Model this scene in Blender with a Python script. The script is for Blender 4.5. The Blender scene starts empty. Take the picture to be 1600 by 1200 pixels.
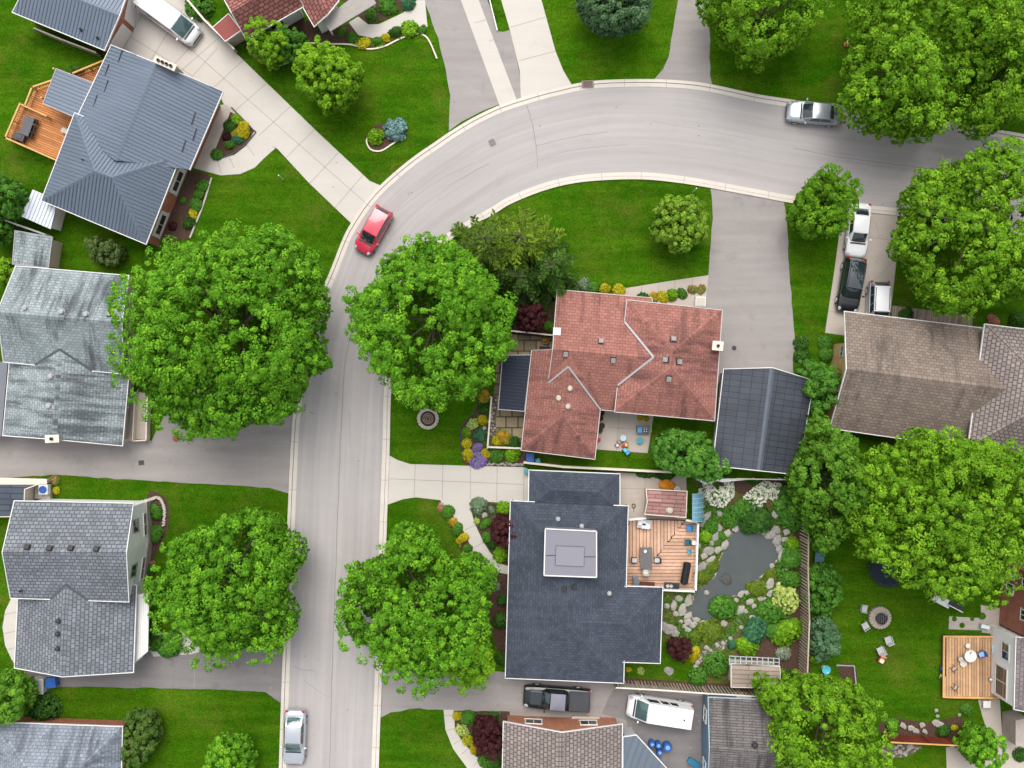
import bpy, bmesh, math, random
import numpy as np
from mathutils import Vector, Matrix, noise as mnoise
R = math.radians
scene = bpy.context.scene
COL = scene.collection

# ------------------------------------------------------------------ camera, sky, sun, exposure
S, H = 18.0, 90.0                      # photo pixels per metre on the ground; flying height
cam_data = bpy.data.cameras.new('camera'); cam = bpy.data.objects.new('camera', cam_data); COL.objects.link(cam)
cam.location = (0, 0, H); cam.rotation_euler = (0, 0, 0)
cam_data.sensor_width = 36.0; cam_data.lens = 36.0 * H / (1600 / S); cam_data.clip_start = 0.5; cam_data.clip_end = 3000
scene.camera = cam
SUN_EL, SUN_AZ = R(62), R(-8)          # azimuth clockwise from +Y (top of the photo)
world = bpy.data.worlds.new('World'); scene.world = world; world.use_nodes = True
wn = world.node_tree; wn.nodes.clear()
sky = wn.nodes.new('ShaderNodeTexSky'); sky.sky_type = 'NISHITA'; sky.sun_disc = False
sky.sun_elevation = SUN_EL; sky.sun_rotation = SUN_AZ; sky.air_density = 1.6; sky.dust_density = 4.0
hs = wn.nodes.new('ShaderNodeHueSaturation'); hs.inputs['Saturation'].default_value = 0.3
bgn = wn.nodes.new('ShaderNodeBackground'); bgn.inputs['Strength'].default_value = 0.15
wo = wn.nodes.new('ShaderNodeOutputWorld')
wn.links.new(sky.outputs[0], hs.inputs['Color']); wn.links.new(hs.outputs[0], bgn.inputs['Color']); wn.links.new(bgn.outputs[0], wo.inputs[0])
sd = bpy.data.lights.new('sun', 'SUN'); sd.energy = 1.2; sd.angle = R(38); sd.color = (1.0, 0.965, 0.91)
so = bpy.data.objects.new('sun', sd); COL.objects.link(so)
sv = Vector((math.sin(SUN_AZ) * math.cos(SUN_EL), math.cos(SUN_AZ) * math.cos(SUN_EL), math.sin(SUN_EL)))
so.rotation_euler = (-sv).to_track_quat('-Z', 'Y').to_euler(); so.location = sv * 200
scene.view_settings.view_transform = 'Standard'; scene.view_settings.look = 'None'
scene.view_settings.exposure = 0.62; scene.view_settings.gamma = 1.0
scene.cycles.max_bounces = 5; scene.cycles.diffuse_bounces = 2; scene.cycles.transmission_bounces = 3
scene.cycles.use_adaptive_sampling = True

# ------------------------------------------------------------------ helpers
def W(px, py, z=0.0):
    k = (H - z) / H
    return Vector(((px - 800) / S * k, (600 - py) / S * k, z))
OFF = {}
def link(o, parent=None):
    COL.objects.link(o)
    if parent is not None: o.parent = parent
    return o
def tag(o, label=None, cat=None, group=None, kind=None):
    if label: o['label'] = label
    if cat: o['category'] = cat
    if group: o['group'] = group
    if kind: o['kind'] = kind
    return o
def thing(name, label, cat, loc=(0, 0, 0), rz=0.0, group=None):
    o = bpy.data.objects.new(name, None); o.empty_display_size = 0.3
    o.location = loc; o.rotation_euler = (0, 0, rz); link(o); OFF[o.name] = Vector(loc)
    return tag(o, label, cat, group)
def copy_tree(o, parent=None):
    c = o.copy(); COL.objects.link(c)
    if parent is not None: c.parent = parent
    for ch in list(o.children): copy_tree(ch, c)
    return c

class MB:
    """collects polygons; build() links them as one mesh object"""
    def __init__(s): s.v = []; s.f = []; s.m = []; s.uv = []; s.t = []
    def add(s, pts, faces, m=0, uv=None, tint=0.5):
        b = len(s.v); s.v += [tuple(p) for p in pts]
        for i, f in enumerate(faces):
            s.f.append([b + k for k in f]); s.m.append(m); s.t.append(tint)
            s.uv.append(uv[i] if uv else None)
        return s
    def box(s, c, d, rz=0.0, m=0, tint=0.5, M=None):
        x, y, z = d[0] / 2, d[1] / 2, d[2] / 2
        P = [Vector(p) for p in ((-x,-y,-z),(x,-y,-z),(x,y,-z),(-x,y,-z),(-x,-y,z),(x,-y,z),(x,y,z),(-x,y,z))]
        Q = Matrix.Rotation(rz, 3, 'Z') if M is None else M
        P = [Q @ p + Vector(c) for p in P]
        return s.add(P, [(3,2,1,0),(4,5,6,7),(0,1,5,4),(1,2,6,5),(2,3,7,6),(3,0,4,7)], m, None, tint)
    def bar(s, a, b, w, h, m=0, tint=0.5, up=Vector((0,0,1))):
        a = Vector(a); b = Vector(b); d = b - a; L = d.length
        if L < 1e-5: return s
        x = d / L; y = up.cross(x)
        if y.length < 1e-4: y = Vector((0,1,0)).cross(x)
        y.normalize(); z = x.cross(y)
        M = Matrix((x, y, z)).transposed()
        return s.box((a + b) / 2, (L, w, h), 0, m, tint, M)
    def cyl(s, c, r, h, n=20, m=0, r2=None, caps=True, tint=0.5, sx=1.0, M=None):
        r2 = r if r2 is None else r2
        P = []
        for k, (rr, z) in enumerate(((r, 0), (r2, h))):
            for i in range(n):
                a = 2 * math.pi * i / n; p = Vector((rr * math.cos(a) * sx, rr * math.sin(a), z))
                P.append((M @ p if M is not None else p) + Vector(c))
        F = [(i, (i + 1) % n, n + (i + 1) % n, n + i) for i in range(n)]
        if caps: F += [tuple(range(n))[::-1], tuple(range(n, 2 * n))]
        return s.add(P, F, m, None, tint)
    def lathe(s, c, prof, n=24, m=0, M=None, tint=0.5):
        P = []
        for r, z in prof:
            for i in range(n):
                a = 2 * math.pi * i / n; p = Vector((r * math.cos(a), r * math.sin(a), z))
                P.append((M @ p if M is not None else p) + Vector(c))
        F = []
        for k in range(len(prof) - 1):
            for i in range(n):
                j = (i + 1) % n; F.append((k*n+i, k*n+j, (k+1)*n+j, (k+1)*n+i))
        F.append(tuple(range((len(prof)-1)*n, len(prof)*n)))
        return s.add(P, F, m, None, tint)
    def tube(s, pts, radii, n=8, m=0, tint=0.5):
        pts = [Vector(p) for p in pts]; P = []; F = []
        for k, p in enumerate(pts):
            d = (pts[min(k+1, len(pts)-1)] - pts[max(k-1, 0)]).normalized()
            a = d.cross(Vector((0.31, 0.95, 0.07))).normalized(); b = d.cross(a)
            for i in range(n):
                t = 2 * math.pi * i / n; P.append(p + (a * math.cos(t) + b * math.sin(t)) * radii[k])
        for k in range(len(pts) - 1):
            for i in range(n):
                j = (i + 1) % n; F.append((k*n+i, k*n+j, (k+1)*n+j, (k+1)*n+i))
        F += [tuple(range(n))[::-1], tuple(range((len(pts)-1)*n, len(pts)*n))]
        return s.add(P, F, m, None, tint)
    def prism(s, poly, z0, z1, m=0, tint=0.5):
        poly = ccw(poly); n = len(poly)
        P = [(p[0], p[1], z0) for p in poly] + [(p[0], p[1], z1) for p in poly]
        F = [(i, (i+1) % n, n + (i+1) % n, n + i) for i in range(n)] + [tuple(range(n))[::-1], tuple(range(n, 2*n))]
        return s.add(P, F, m, None, tint)
    def build(s, name, mats, parent=None, world=True, smooth=False, bevel=0.0):
        me = bpy.data.meshes.new(name)
        off = Vector((0, 0, 0))
        if world and parent is not None: off = OFF.get(parent.name, off)
        me.from_pydata([(v[0]-off[0], v[1]-off[1], v[2]-off[2]) for v in s.v], [], s.f)
        mats = mats if isinstance(mats, (list, tuple)) else [mats]
        for mm in mats: me.materials.append(mm)
        me.polygons.foreach_set('material_index', s.m)
        if any(u is not None for u in s.uv):
            l = me.uv_layers.new(name='UVMap'); k = 0
            for f, u in zip(s.f, s.uv):
                for i in range(len(f)):
                    l.data[k].uv = u[i] if u is not None else (0, 0); k += 1
        at = me.attributes.new('tint', 'FLOAT', 'FACE'); at.data.foreach_set('value', s.t)
        if smooth: me.polygons.foreach_set('use_smooth', [True] * len(s.f))
        me.validate(); me.update()
        if smooth:
            try: me.set_sharp_from_angle(angle=R(38))
            except Exception: pass
        o = bpy.data.objects.new(name, me); link(o, parent)
        if world: OFF[o.name] = off
        if bevel:
            b = o.modifiers.new('bevel', 'BEVEL'); b.width = bevel; b.segments = 2; b.limit_method = 'ANGLE'; b.angle_limit = R(40)
        return o

def area2(poly):
    return sum(poly[i][0]*poly[(i+1) % len(poly)][1] - poly[(i+1) % len(poly)][0]*poly[i][1] for i in range(len(poly)))
def ccw(poly): return list(poly) if area2(poly) > 0 else list(poly)[::-1]
def inside(p, poly):
    c = False; n = len(poly)
    for i in range(n):
        a, b = poly[i], poly[(i+1) % n]
        if (a[1] > p[1]) != (b[1] > p[1]) and p[0] < (b[0]-a[0])*(p[1]-a[1])/(b[1]-a[1]) + a[0]: c = not c
    return c
def smooth_line(pts, n=8, closed=False):
    """Catmull-Rom through the points"""
    P = [Vector((p[0], p[1], 0)) for p in pts]; out = []; N = len(P)
    rng = range(N) if closed else range(N - 1)
    for i in rng:
        p0 = P[(i-1) % N] if closed or i > 0 else P[0]*2 - P[1]
        p1 = P[i]; p2 = P[(i+1) % N]
        p3 = P[(i+2) % N] if closed or i + 2 < N else P[-1]*2 - P[-2]
        for k in range(n):
            t = k / n
            out.append(0.5*((2*p1) + (p2-p0)*t + (2*p0-5*p1+4*p2-p3)*t*t + (3*p1-p0-3*p2+p3)*t**3))
    if not closed: out.append(P[-1])
    return [(p.x, p.y) for p in out]
def tri_poly(mb, poly, z, m=0, tint=0.5):
    """flat polygon (may be concave) as triangles"""
    from mathutils.geometry import tessellate_polygon
    P = [Vector((p[0], p[1], z)) for p in ccw(poly)]
    T = tessellate_polygon([P])
    F = []
    for t in T:
        a, b, c = (P[i] for i in t)
        F.append(tuple(t) if (b-a).cross(c-a).z > 0 else (t[0], t[2], t[1]))
    mb.add(P, F, m, None, tint)
def px_poly(pts, z=0.0): return [tuple(W(p[0], p[1], z)[:2]) for p in pts]
def offset_line(pts, d):
    """offset an open polyline to its left by d"""
    out = []
    for i, p in enumerate(pts):
        a = Vector(pts[max(i-1, 0)]); b = Vector(pts[min(i+1, len(pts)-1)])
        t = (b - a).normalized(); out.append((p[0] - t.y*d, p[1] + t.x*d))
    return out
def clip_range(poly, axis, at):
    """intervals of the other axis where the line axis==at lies inside poly"""
    hits = []; n = len(poly); o = 1 - axis
    for i in range(n):
        a, b = poly[i], poly[(i+1) % n]
        if (a[axis] > at) != (b[axis] > at):
            t = (at - a[axis]) / (b[axis] - a[axis]); hits.append(a[o] + t*(b[o]-a[o]))
    hits.sort()
    return [(hits[i], hits[i+1]) for i in range(0, len(hits) - 1, 2)]

# ------------------------------------------------------------------ materials
MATS = {}
class NT:
    def __init__(s, name, rough=0.8, metallic=0.0, spec=0.3):
        s.m = bpy.data.materials.new(name); s.m.use_nodes = True; s.t = s.m.node_tree; s.t.nodes.clear()
        s.out = s.n('ShaderNodeOutputMaterial'); s.p = s.n('ShaderNodeBsdfPrincipled')
        s.p.inputs['Roughness'].default_value = rough; s.p.inputs['Metallic'].default_value = metallic
        s.p.inputs['Specular IOR Level'].default_value = spec
        s.l(s.p.outputs[0], s.out.inputs[0]); MATS[name] = s.m
    def n(s, t, **kw):
        x = s.t.nodes.new(t)
        for k, v in kw.items():
            if hasattr(x, k): setattr(x, k, v)
            else: x.inputs[k.replace('_', ' ')].default_value = v
        return x
    def l(s, a, b): s.t.links.new(a, b)
    def pos(s, scale=(1, 1, 1), src='pos', rot=(0, 0, 0)):
        if src == 'pos': g = s.n('ShaderNodeNewGeometry').outputs['Position']
        elif src == 'uv': g = s.n('ShaderNodeTexCoord').outputs['UV']
        else: g = s.n('ShaderNodeTexCoord').outputs['Object']
        mp = s.n('ShaderNodeMapping'); mp.inputs['Scale'].default_value = scale; mp.inputs['Rotation'].default_value = rot
        s.l(g, mp.inputs['Vector']); return mp.outputs[0]
    def noise(s, scale, vec=None, detail=4.0, rough=0.55, dist=0.0):
        x = s.n('ShaderNodeTexNoise'); x.inputs['Scale'].default_value = scale; x.inputs['Detail'].default_value = detail
        x.inputs['Roughness'].default_value = rough; x.inputs['Distortion'].default_value = dist
        if vec is not None: s.l(vec, x.inputs['Vector'])
        return x.outputs['Fac']
    def ramp(s, fac, stops):
        x = s.n('ShaderNodeValToRGB'); e = x.color_ramp.elements
        while len(e) < len(stops): e.new(0.5)
        for el, (p, c) in zip(e, stops):
            el.position = p; el.color = (c, c, c, 1) if isinstance(c, (int, float)) else (*c, 1)
        s.l(fac, x.inputs[0]); return x.outputs[0]
    def mix(s, fac, a, b, mode='MIX'):
        x = s.n('ShaderNodeMix'); x.data_type = 'RGBA'; x.blend_type = mode
        for sock, v in ((x.inputs[0], fac), (x.inputs[6], a), (x.inputs[7], b)):
            if isinstance(v, (int, float)): sock.default_value = v if sock.type == 'VALUE' else (v, v, v, 1)
            elif isinstance(v, tuple): sock.default_value = (*v, 1)
            else: s.l(v, sock)
        return x.outputs[2]
    def math(s, op, a, b=0.0):
        x = s.n('ShaderNodeMath'); x.operation = op
        for sock, v in ((x.inputs[0], a), (x.inputs[1], b)):
            if isinstance(v, (int, float)): sock.default_value = v
            else: s.l(v, sock)
        return x.outputs[0]
    def base(s, c):
        if isinstance(c, tuple): s.p.inputs['Base Color'].default_value = (*c, 1)
        else: s.l(c, s.p.inputs['Base Color'])
        return s
    def bump(s, h, strength=0.3, dist=0.02):
        b = s.n('ShaderNodeBump'); b.inputs['Strength'].default_value = strength; b.inputs['Distance'].default_value = dist
        s.l(h, b.inputs['Height']); s.l(b.outputs[0], s.p.inputs['Normal']); return s
def sc(c, k): return tuple(min(1.0, x * k) for x in c)

def m_plain(name, c, rough=0.7, metallic=0.0, spec=0.3, var=0.18, scale=3.0, src='obj'):
    if name in MATS: return MATS[name]
    a = NT(name, rough, metallic, spec); v = a.pos(src=src)
    f = a.noise(scale, v, 5.0, 0.6)
    a.base(a.mix(f, sc(c, 1 - var), sc(c, 1 + var))); return a.m

def m_grass():
    a = NT('lawn_grass', 0.95, 0, 0.0); v = a.pos()
    big = a.ramp(a.noise(0.09, v, 3, 0.6), [(0.35, 0.0), (0.68, 1.0)])
    mid = a.ramp(a.noise(0.45, v, 5, 0.65, 0.6), [(0.38, 0.0), (0.66, 1.0)])
    fine = a.noise(6.0, v, 5, 0.75); vf = a.noise(1.6, a.pos((1, 1.5, 1), rot=(0, 0, 0.5)), 5, 0.7)
    c = a.mix(big, (0.021, 0.083, 0.002), (0.040, 0.112, 0.003))
    c = a.mix(a.math('MULTIPLY', mid, 0.55), c, (0.066, 0.116, 0.006))
    c = a.mix(1.0, c, a.ramp(fine, [(0.3, 0.5), (0.7, 1.5)]), 'MULTIPLY')
    c = a.mix(1.0, c, a.ramp(vf, [(0.3, 0.8), (0.7, 1.2)]), 'MULTIPLY')
    mow = a.noise(1.0, a.pos((0.12, 1.1, 1), rot=(0, 0, 1.1)), 2, 0.5); c = a.mix(1.0, c, a.ramp(mow, [(0.35, 0.84), (0.65, 1.15)]), 'MULTIPLY')
    worn = a.ramp(a.noise(0.22, a.pos((1, 1, 1), rot=(0, 0, 1)), 6, 0.7), [(0.52, 0.0), (0.72, 1.0)])
    c = a.mix(a.math('MULTIPLY', worn, 0.5), c, a.mix(1.0, (0.125, 0.122, 0.02), a.ramp(fine, [(0.3, 0.6), (0.7, 1.4)]), 'MULTIPLY'))
    a.base(c); a.bump(fine, 0.5, 0.05); return a.m
def m_paving(name, c, streak=0.12, blotch=0.12, speck=0.1, stain=(0.5, 0.5, 0.5), stain_amt=0.25, rough=0.9, lanes=False):
    a = NT(name, rough, 0, 0.2); v = a.pos()
    b = a.noise(0.25, v, 5, 0.6); f = a.noise(14.0, v, 3, 0.7)
    s1 = a.noise(0.8, a.pos((0.18, 1.6, 1), rot=(0, 0, 1.35)), 4, 0.6)
    col = a.mix(b, sc(c, 1 - blotch), sc(c, 1 + blotch))
    col = a.mix(1.0, col, a.ramp(f, [(0.2, 1 - speck), (0.8, 1 + speck)]), 'MULTIPLY')
    col = a.mix(1.0, col, a.ramp(s1, [(0.3, 1 - streak), (0.7, 1 + streak * 0.5)]), 'MULTIPLY')
    st = a.ramp(a.noise(0.55, a.pos((1, 1, 1), rot=(0, 0, 0.4)), 6, 0.65), [(0.56, 0.0), (0.75, 1.0)])
    col = a.mix(a.math('MULTIPLY', st, stain_amt), col, a.mix(1.0, col, stain, 'MULTIPLY'))
    spots = a.ramp(a.noise(1.7, v, 2, 0.5), [(0.74, 0.0), (0.79, 1.0)])
    col = a.mix(a.math('MULTIPLY', spots, 0.35), col, sc(c, 0.5))
    if lanes:   # traffic wear running along the road: u across the road in metres, v along it
        l1 = a.noise(1.0, a.pos((2.2, 0.035, 1), 'uv'), 4, 0.65); l2 = a.noise(1.0, a.pos((0.7, 0.05, 1), 'uv'), 4, 0.6)
        col = a.mix(1.0, col, a.ramp(l1, [(0.3, 0.92), (0.7, 1.07)]), 'MULTIPLY'); col = a.mix(1.0, col, a.ramp(l2, [(0.35, 0.93), (0.65, 1.05)]), 'MULTIPLY')
        oil = a.ramp(a.noise(1.0, a.pos((1.3, 0.16, 1), 'uv'), 6, 0.75), [(0.6, 0.0), (0.78, 1.0)])
        col = a.mix(a.math('MULTIPLY', oil, 0.5), col, sc(c, 0.72))
    a.base(col); a.bump(f, 0.25, 0.01); return a.m
def m_shingle(name, c, row=0.26, wid=0.42, mortar=0.035, var=0.16, line=0.5, streak=None, streak_amt=0.0, spread=(0.45, 0.68), lo=0.0, speck=0.12, src='uv', off=0.5):
    a = NT(name, 0.88, 0, 0.25); uv = a.pos(src=src)
    br = a.n('ShaderNodeTexBrick'); br.offset = off; br.inputs['Scale'].default_value = 1.0; br.inputs['Brick Width'].default_value = wid
    br.inputs['Row Height'].default_value = row; br.inputs['Mortar Size'].default_value = mortar; br.inputs['Mortar Smooth'].default_value = 0.3
    br.inputs['Color1'].default_value = (*sc(c, 1 - var), 1); br.inputs['Color2'].default_value = (*sc(c, 1 + var), 1)
    br.inputs['Mortar'].default_value = (*sc(c, line), 1); a.l(uv, br.inputs['Vector'])
    col = br.outputs['Color']
    b = a.noise(0.35, a.pos(), 5, 0.65); col = a.mix(1.0, col, a.ramp(b, [(0.3, 0.84), (0.7, 1.14)]), 'MULTIPLY')
    f = a.noise(9.0, a.pos(), 4, 0.75); col = a.mix(1.0, col, a.ramp(f, [(0.25, 1 - speck), (0.75, 1 + speck)]), 'MULTIPLY')
    if streak:
        s1 = a.noise(0.5, a.pos((2.6, 0.3, 1), 'uv'), 6, 0.72); s2 = a.noise(0.16, a.pos(), 3, 0.5)
        k = a.math('ADD', a.math('MULTIPLY', s1, 0.65), a.math('MULTIPLY', s2, 0.35))
        k = a.ramp(k, [(spread[0], 0.0), (spread[1], 1.0)])
        col = a.mix(a.math('MULTIPLY', k, streak_amt), col, a.mix(0.9, col, streak))
    a.base(col); a.bump(br.outputs['Fac'], -0.5 if False else 0.35, -0.02); return a.m
def m_metal_sheet(name, c, rough=0.45):
    a = NT(name, rough, 0.25, 0.4); v = a.pos()
    b = a.noise(0.5, v, 4, 0.6); s1 = a.noise(1.0, a.pos((3.0, 0.25, 1), 'uv'), 4, 0.6)
    col = a.mix(b, sc(c, 0.9), sc(c, 1.1)); col = a.mix(1.0, col, a.ramp(s1, [(0.3, 0.9), (0.7, 1.1)]), 'MULTIPLY')
    a.base(col); return a.m
def m_boards(name, c, var=0.3, rough=0.75):
    """timber: each board carries its own tint; grain along the object"""
    a = NT(name, rough, 0, 0.25); t = a.n('ShaderNodeAttribute', attribute_name='tint')
    g = a.noise(2.5, a.pos((1, 1, 1)), 6, 0.7, 1.0); b = a.noise(0.4, a.pos(), 4, 0.6)
    col = a.mix(t.outputs['Fac'], sc(c, 1 - var), sc(c, 1 + var))
    col = a.mix(1.0, col, a.ramp(g, [(0.3, 0.84), (0.7, 1.14)]), 'MULTIPLY')
    col = a.mix(1.0, col, a.ramp(b, [(0.3, 0.86), (0.7, 1.12)]), 'MULTIPLY')
    a.base(col); return a.m
def m_brick(name, c, mortar=(0.35, 0.3, 0.27)):
    a = NT(name, 0.85, 0, 0.2)
    br = a.n('ShaderNodeTexBrick'); br.inputs['Scale'].default_value = 1.0; br.inputs['Brick Width'].default_value = 0.24
    br.inputs['Row Height'].default_value = 0.085; br.inputs['Mortar Size'].default_value = 0.006
    br.inputs['Color1'].default_value = (*sc(c, 0.8), 1); br.inputs['Color2'].default_value = (*sc(c, 1.2), 1); br.inputs['Mortar'].default_value = (*mortar, 1)
    a.l(a.pos(src='uv'), br.inputs['Vector']); a.base(a.mix(1.0, br.outputs['Color'], a.ramp(a.noise(1.2, a.pos(), 4), [(0.3, 0.85), (0.7, 1.1)]), 'MULTIPLY')); return a.m
def m_siding(name, c, pitch=0.18):
    a = NT(name, 0.6, 0, 0.3); uv = a.pos(src='uv'); sx = a.n('ShaderNodeSeparateXYZ'); a.l(uv, sx.inputs[0])
    fr = a.math('FRACT', a.math('DIVIDE', sx.outputs[1], pitch))
    a.base(a.mix(a.ramp(fr, [(0.0, 1.0), (0.1, 0.0)]), a.mix(a.noise(0.8, a.pos(), 4), sc(c, 0.92), sc(c, 1.05)), sc(c, 0.55))); return a.m
def m_leaf(name, c, hi=None, trans=0.1, rough=0.6):
    a = NT(name, rough, 0, 0.08); t = a.n('ShaderNodeAttribute', attribute_name='tint')
    hi = hi or (c[0]*1.9, c[1]*1.5, c[2]*1.3)
    n = a.noise(0.5, a.pos(), 3, 0.5)
    f = a.math('ADD', a.math('MULTIPLY', t.outputs['Fac'], 0.75), a.math('MULTIPLY', n, 0.25))
    col = a.ramp(f, [(0.15, sc(c, 0.55)), (0.5, c), (0.85, hi)])
    a.base(col)
    tr = a.n('ShaderNodeBsdfTranslucent'); a.l(a.mix(1.0, col, (1.25, 1.15, 0.5), 'MULTIPLY'), tr.inputs['Color'])
    mx = a.n('ShaderNodeMixShader'); mx.inputs[0].default_value = trans
    a.l(a.p.outputs[0], mx.inputs[1]); a.l(tr.outputs[0], mx.inputs[2]); a.l(mx.outputs[0], a.out.inputs[0]); return a.m
def m_glass(name, c=(0.02, 0.03, 0.035), rough=0.04):
    a = NT(name, rough, 0, 0.8); a.base(c); a.p.inputs['Coat Weight'].default_value = 0.6; a.p.inputs['Coat Roughness'].default_value = 0.02; return a.m
def m_paint(name, c, metallic=0.0, rough=0.3, coat=1.0):
    a = NT(name, rough, metallic, 0.5); a.p.inputs['Coat Weight'].default_value = coat; a.p.inputs['Coat Roughness'].default_value = 0.06
    a.base(a.mix(a.noise(2.0, a.pos(src='obj'), 5, 0.65), sc(c, 0.93), sc(c, 1.05))); return a.m

# ------------------------------------------------------------------ the materials of the place
grass_m = m_grass()
road_m = m_paving('road_asphalt', (0.36, 0.335, 0.326), streak=0.02, blotch=0.05, speck=0.06, stain=(0.8, 0.78, 0.78), stain_amt=0.3, lanes=True)
drive_m = m_paving('drive_asphalt', (0.285, 0.26, 0.247), streak=0.12, blotch=0.1, speck=0.1, stain=(0.62, 0.6, 0.6), stain_amt=0.5)
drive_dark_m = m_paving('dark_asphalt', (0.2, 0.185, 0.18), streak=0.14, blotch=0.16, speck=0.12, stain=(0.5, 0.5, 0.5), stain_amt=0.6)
conc_m = m_paving('pale_concrete', (0.49, 0.455, 0.41), streak=0.04, blotch=0.05, speck=0.03, stain=(0.86, 0.82, 0.78), stain_amt=0.4)
conc2_m = m_paving('warm_concrete', (0.43, 0.375, 0.325), streak=0.06, blotch=0.08, speck=0.05, stain=(0.75, 0.7, 0.68), stain_amt=0.4)
kerb_m = m_paving('kerb_concrete', (0.56, 0.51, 0.45), streak=0.06, blotch=0.08, speck=0.07, stain=(0.75, 0.72, 0.7), stain_amt=0.4)
joint_m = m_plain('joint_dark', (0.29, 0.265, 0.24), 0.9)
crack_m = m_plain('crack_sealant', (0.23, 0.21, 0.2), 0.8)
mulch_m = NT('mulch', 0.95, 0, 0.1); _v = mulch_m.pos(); _f = mulch_m.noise(9, _v, 5, 0.8)
mulch_m.base(mulch_m.ramp(_f, [(0.3, (0.03, 0.018, 0.013)), (0.55, (0.085, 0.05, 0.036)), (0.8, (0.2, 0.13, 0.095))])); mulch_m.bump(_f, 0.8, 0.05); mulch_m = mulch_m.m
soil_m = NT('garden_ground_cover', 0.95, 0, 0.1); _v = soil_m.pos(); _f = soil_m.noise(3, _v, 6, 0.8); _g = soil_m.noise(0.5, _v, 4, 0.6)
soil_m.base(soil_m.mix(soil_m.ramp(_g, [(0.42, 0.0), (0.55, 1.0)]), soil_m.ramp(_f, [(0.3, (0.03, 0.06, 0.008)), (0.6, (0.075, 0.12, 0.015)), (0.8, (0.14, 0.16, 0.03))]),
                      soil_m.ramp(_f, [(0.3, (0.05, 0.035, 0.02)), (0.55, (0.1, 0.09, 0.03)), (0.8, (0.2, 0.16, 0.1))]))); soil_m.bump(_f, 0.8, 0.06); soil_m = soil_m.m
stone_m = m_plain('pale_stone', (0.42, 0.385, 0.33), 0.85, var=0.4, scale=4.0)
greystone_m = m_plain('grey_stone', (0.27, 0.26, 0.245), 0.85, var=0.4, scale=4.0)
gravel_m = NT('gravel', 0.95, 0, 0.1); _v = gravel_m.pos(); _x = gravel_m.n('ShaderNodeTexVoronoi'); _x.inputs['Scale'].default_value = 4.5; gravel_m.l(_v, _x.inputs['Vector'])
gravel_m.base(gravel_m.mix(gravel_m.ramp(_x.outputs['Distance'], [(0.35, 0.0), (0.6, 1.0)]), gravel_m.ramp(_x.outputs['Color'], [(0.25, (0.2, 0.165, 0.13)), (0.75, (0.42, 0.37, 0.31))]), (0.1, 0.085, 0.07))); gravel_m = gravel_m.m
pave_m = m_shingle('slab_paving', (0.26, 0.21, 0.13), row=0.95, wid=1.05, mortar=0.06, var=0.28, line=0.25, src='pos')
gutter_m = m_plain('gutter_grey', (0.44, 0.42, 0.4), 0.5, var=0.15, scale=1.5)
white_m = m_plain('white_paint', (0.66, 0.65, 0.63), 0.5, var=0.12, scale=1.5)
cream_m = m_plain('cream_paint', (0.66, 0.58, 0.48), 0.6, var=0.08)
grey_m = m_plain('grey_paint', (0.33, 0.33, 0.34), 0.5, var=0.08)
dark_m = m_plain('dark_metal', (0.03, 0.03, 0.033), 0.45, var=0.15)
black_m = m_plain('black_rubber', (0.018, 0.018, 0.019), 0.75, var=0.15)
chrome_m = m_plain('steel', (0.55, 0.56, 0.58), 0.3, 0.8, var=0.05)
glass_m = m_glass('window_glass')
cedar_m = m_boards('orange_cedar', (0.50, 0.205, 0.072), 0.2)
cedarrail_m = m_boards('cedar_rail', (0.58, 0.32, 0.12), 0.12)
deck_m = m_boards('salmon_deck', (0.54, 0.33, 0.225), 0.16)
tan_deck_m = m_boards('tan_deck', (0.5, 0.30, 0.165), 0.22)
fence_m = m_boards('weathered_fence', (0.27, 0.215, 0.165), 0.25)
redfence_m = m_boards('red_fence', (0.19, 0.035, 0.02), 0.15)
bark_m = m_plain('bark', (0.06, 0.045, 0.033), 0.95, var=0.4, scale=5.0)

# ------------------------------------------------------------------ ground, road, kerbs, drives
def structure(name, mb, mats, **k): return tag(mb.build(name, mats, **k), kind='structure')
g = MB(); n = 24
for i in range(n):
    for j in range(n):
        x0 = -360 + 720*i/n; y0 = -360 + 720*j/n; d = 720/n
        g.add([(x0, y0, 0), (x0+d, y0, 0), (x0+d, y0+d, 0), (x0, y0+d, 0)], [(0, 1, 2, 3)])
structure('ground', g, grass_m)

outer = [(425,2600),(430,1700),(433,1300),(436,1200),(440,1080),(443,1000),(448,850),(455,690),(461,620),(468,565),(478,510),(494,468),(512,433),(535,375),(548,350),(570,317),(597,287),(640,250),(680,222),(705,205),(740,184),(780,165),(825,150),(870,138),(925,127),(1000,124),(1060,126),(1110,132),(1180,147),(1230,155),(1330,170),(1420,182),(1495,193),(1600,210),(1900,262),(2700,400)]
inner = [(575,2600),(585,1500),(592,1200),(597,1060),(602,900),(606,780),(609,700),(611,620),(617,550),(630,485),(655,428),(695,382),(745,350),(775,333),(800,318),(850,298),(900,286),(960,281),(1010,281),(1060,286),(1110,294),(1180,307),(1240,318),(1330,330),(1400,337),(1500,352),(1600,368),(1900,415),(2700,550)]
LO = smooth_line(px_poly(outer), 6); LI = smooth_line(px_poly(inner), 6)
def resample(L, n):
    P = np.array(L); s_ = np.concatenate([[0], np.cumsum(np.hypot(*np.diff(P, axis=0).T))]); t = np.linspace(0, s_[-1], n)
    return np.stack([np.interp(t, s_, P[:, 0]), np.interp(t, s_, P[:, 1])], 1)
rd = MB(); RA = resample(offset_line(LO, -0.3), 260); RB = resample(offset_line(LI, 0.3), 260); vv = np.concatenate([[0], np.cumsum(np.hypot(*np.diff((RA + RB)/2, axis=0).T))])
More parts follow.
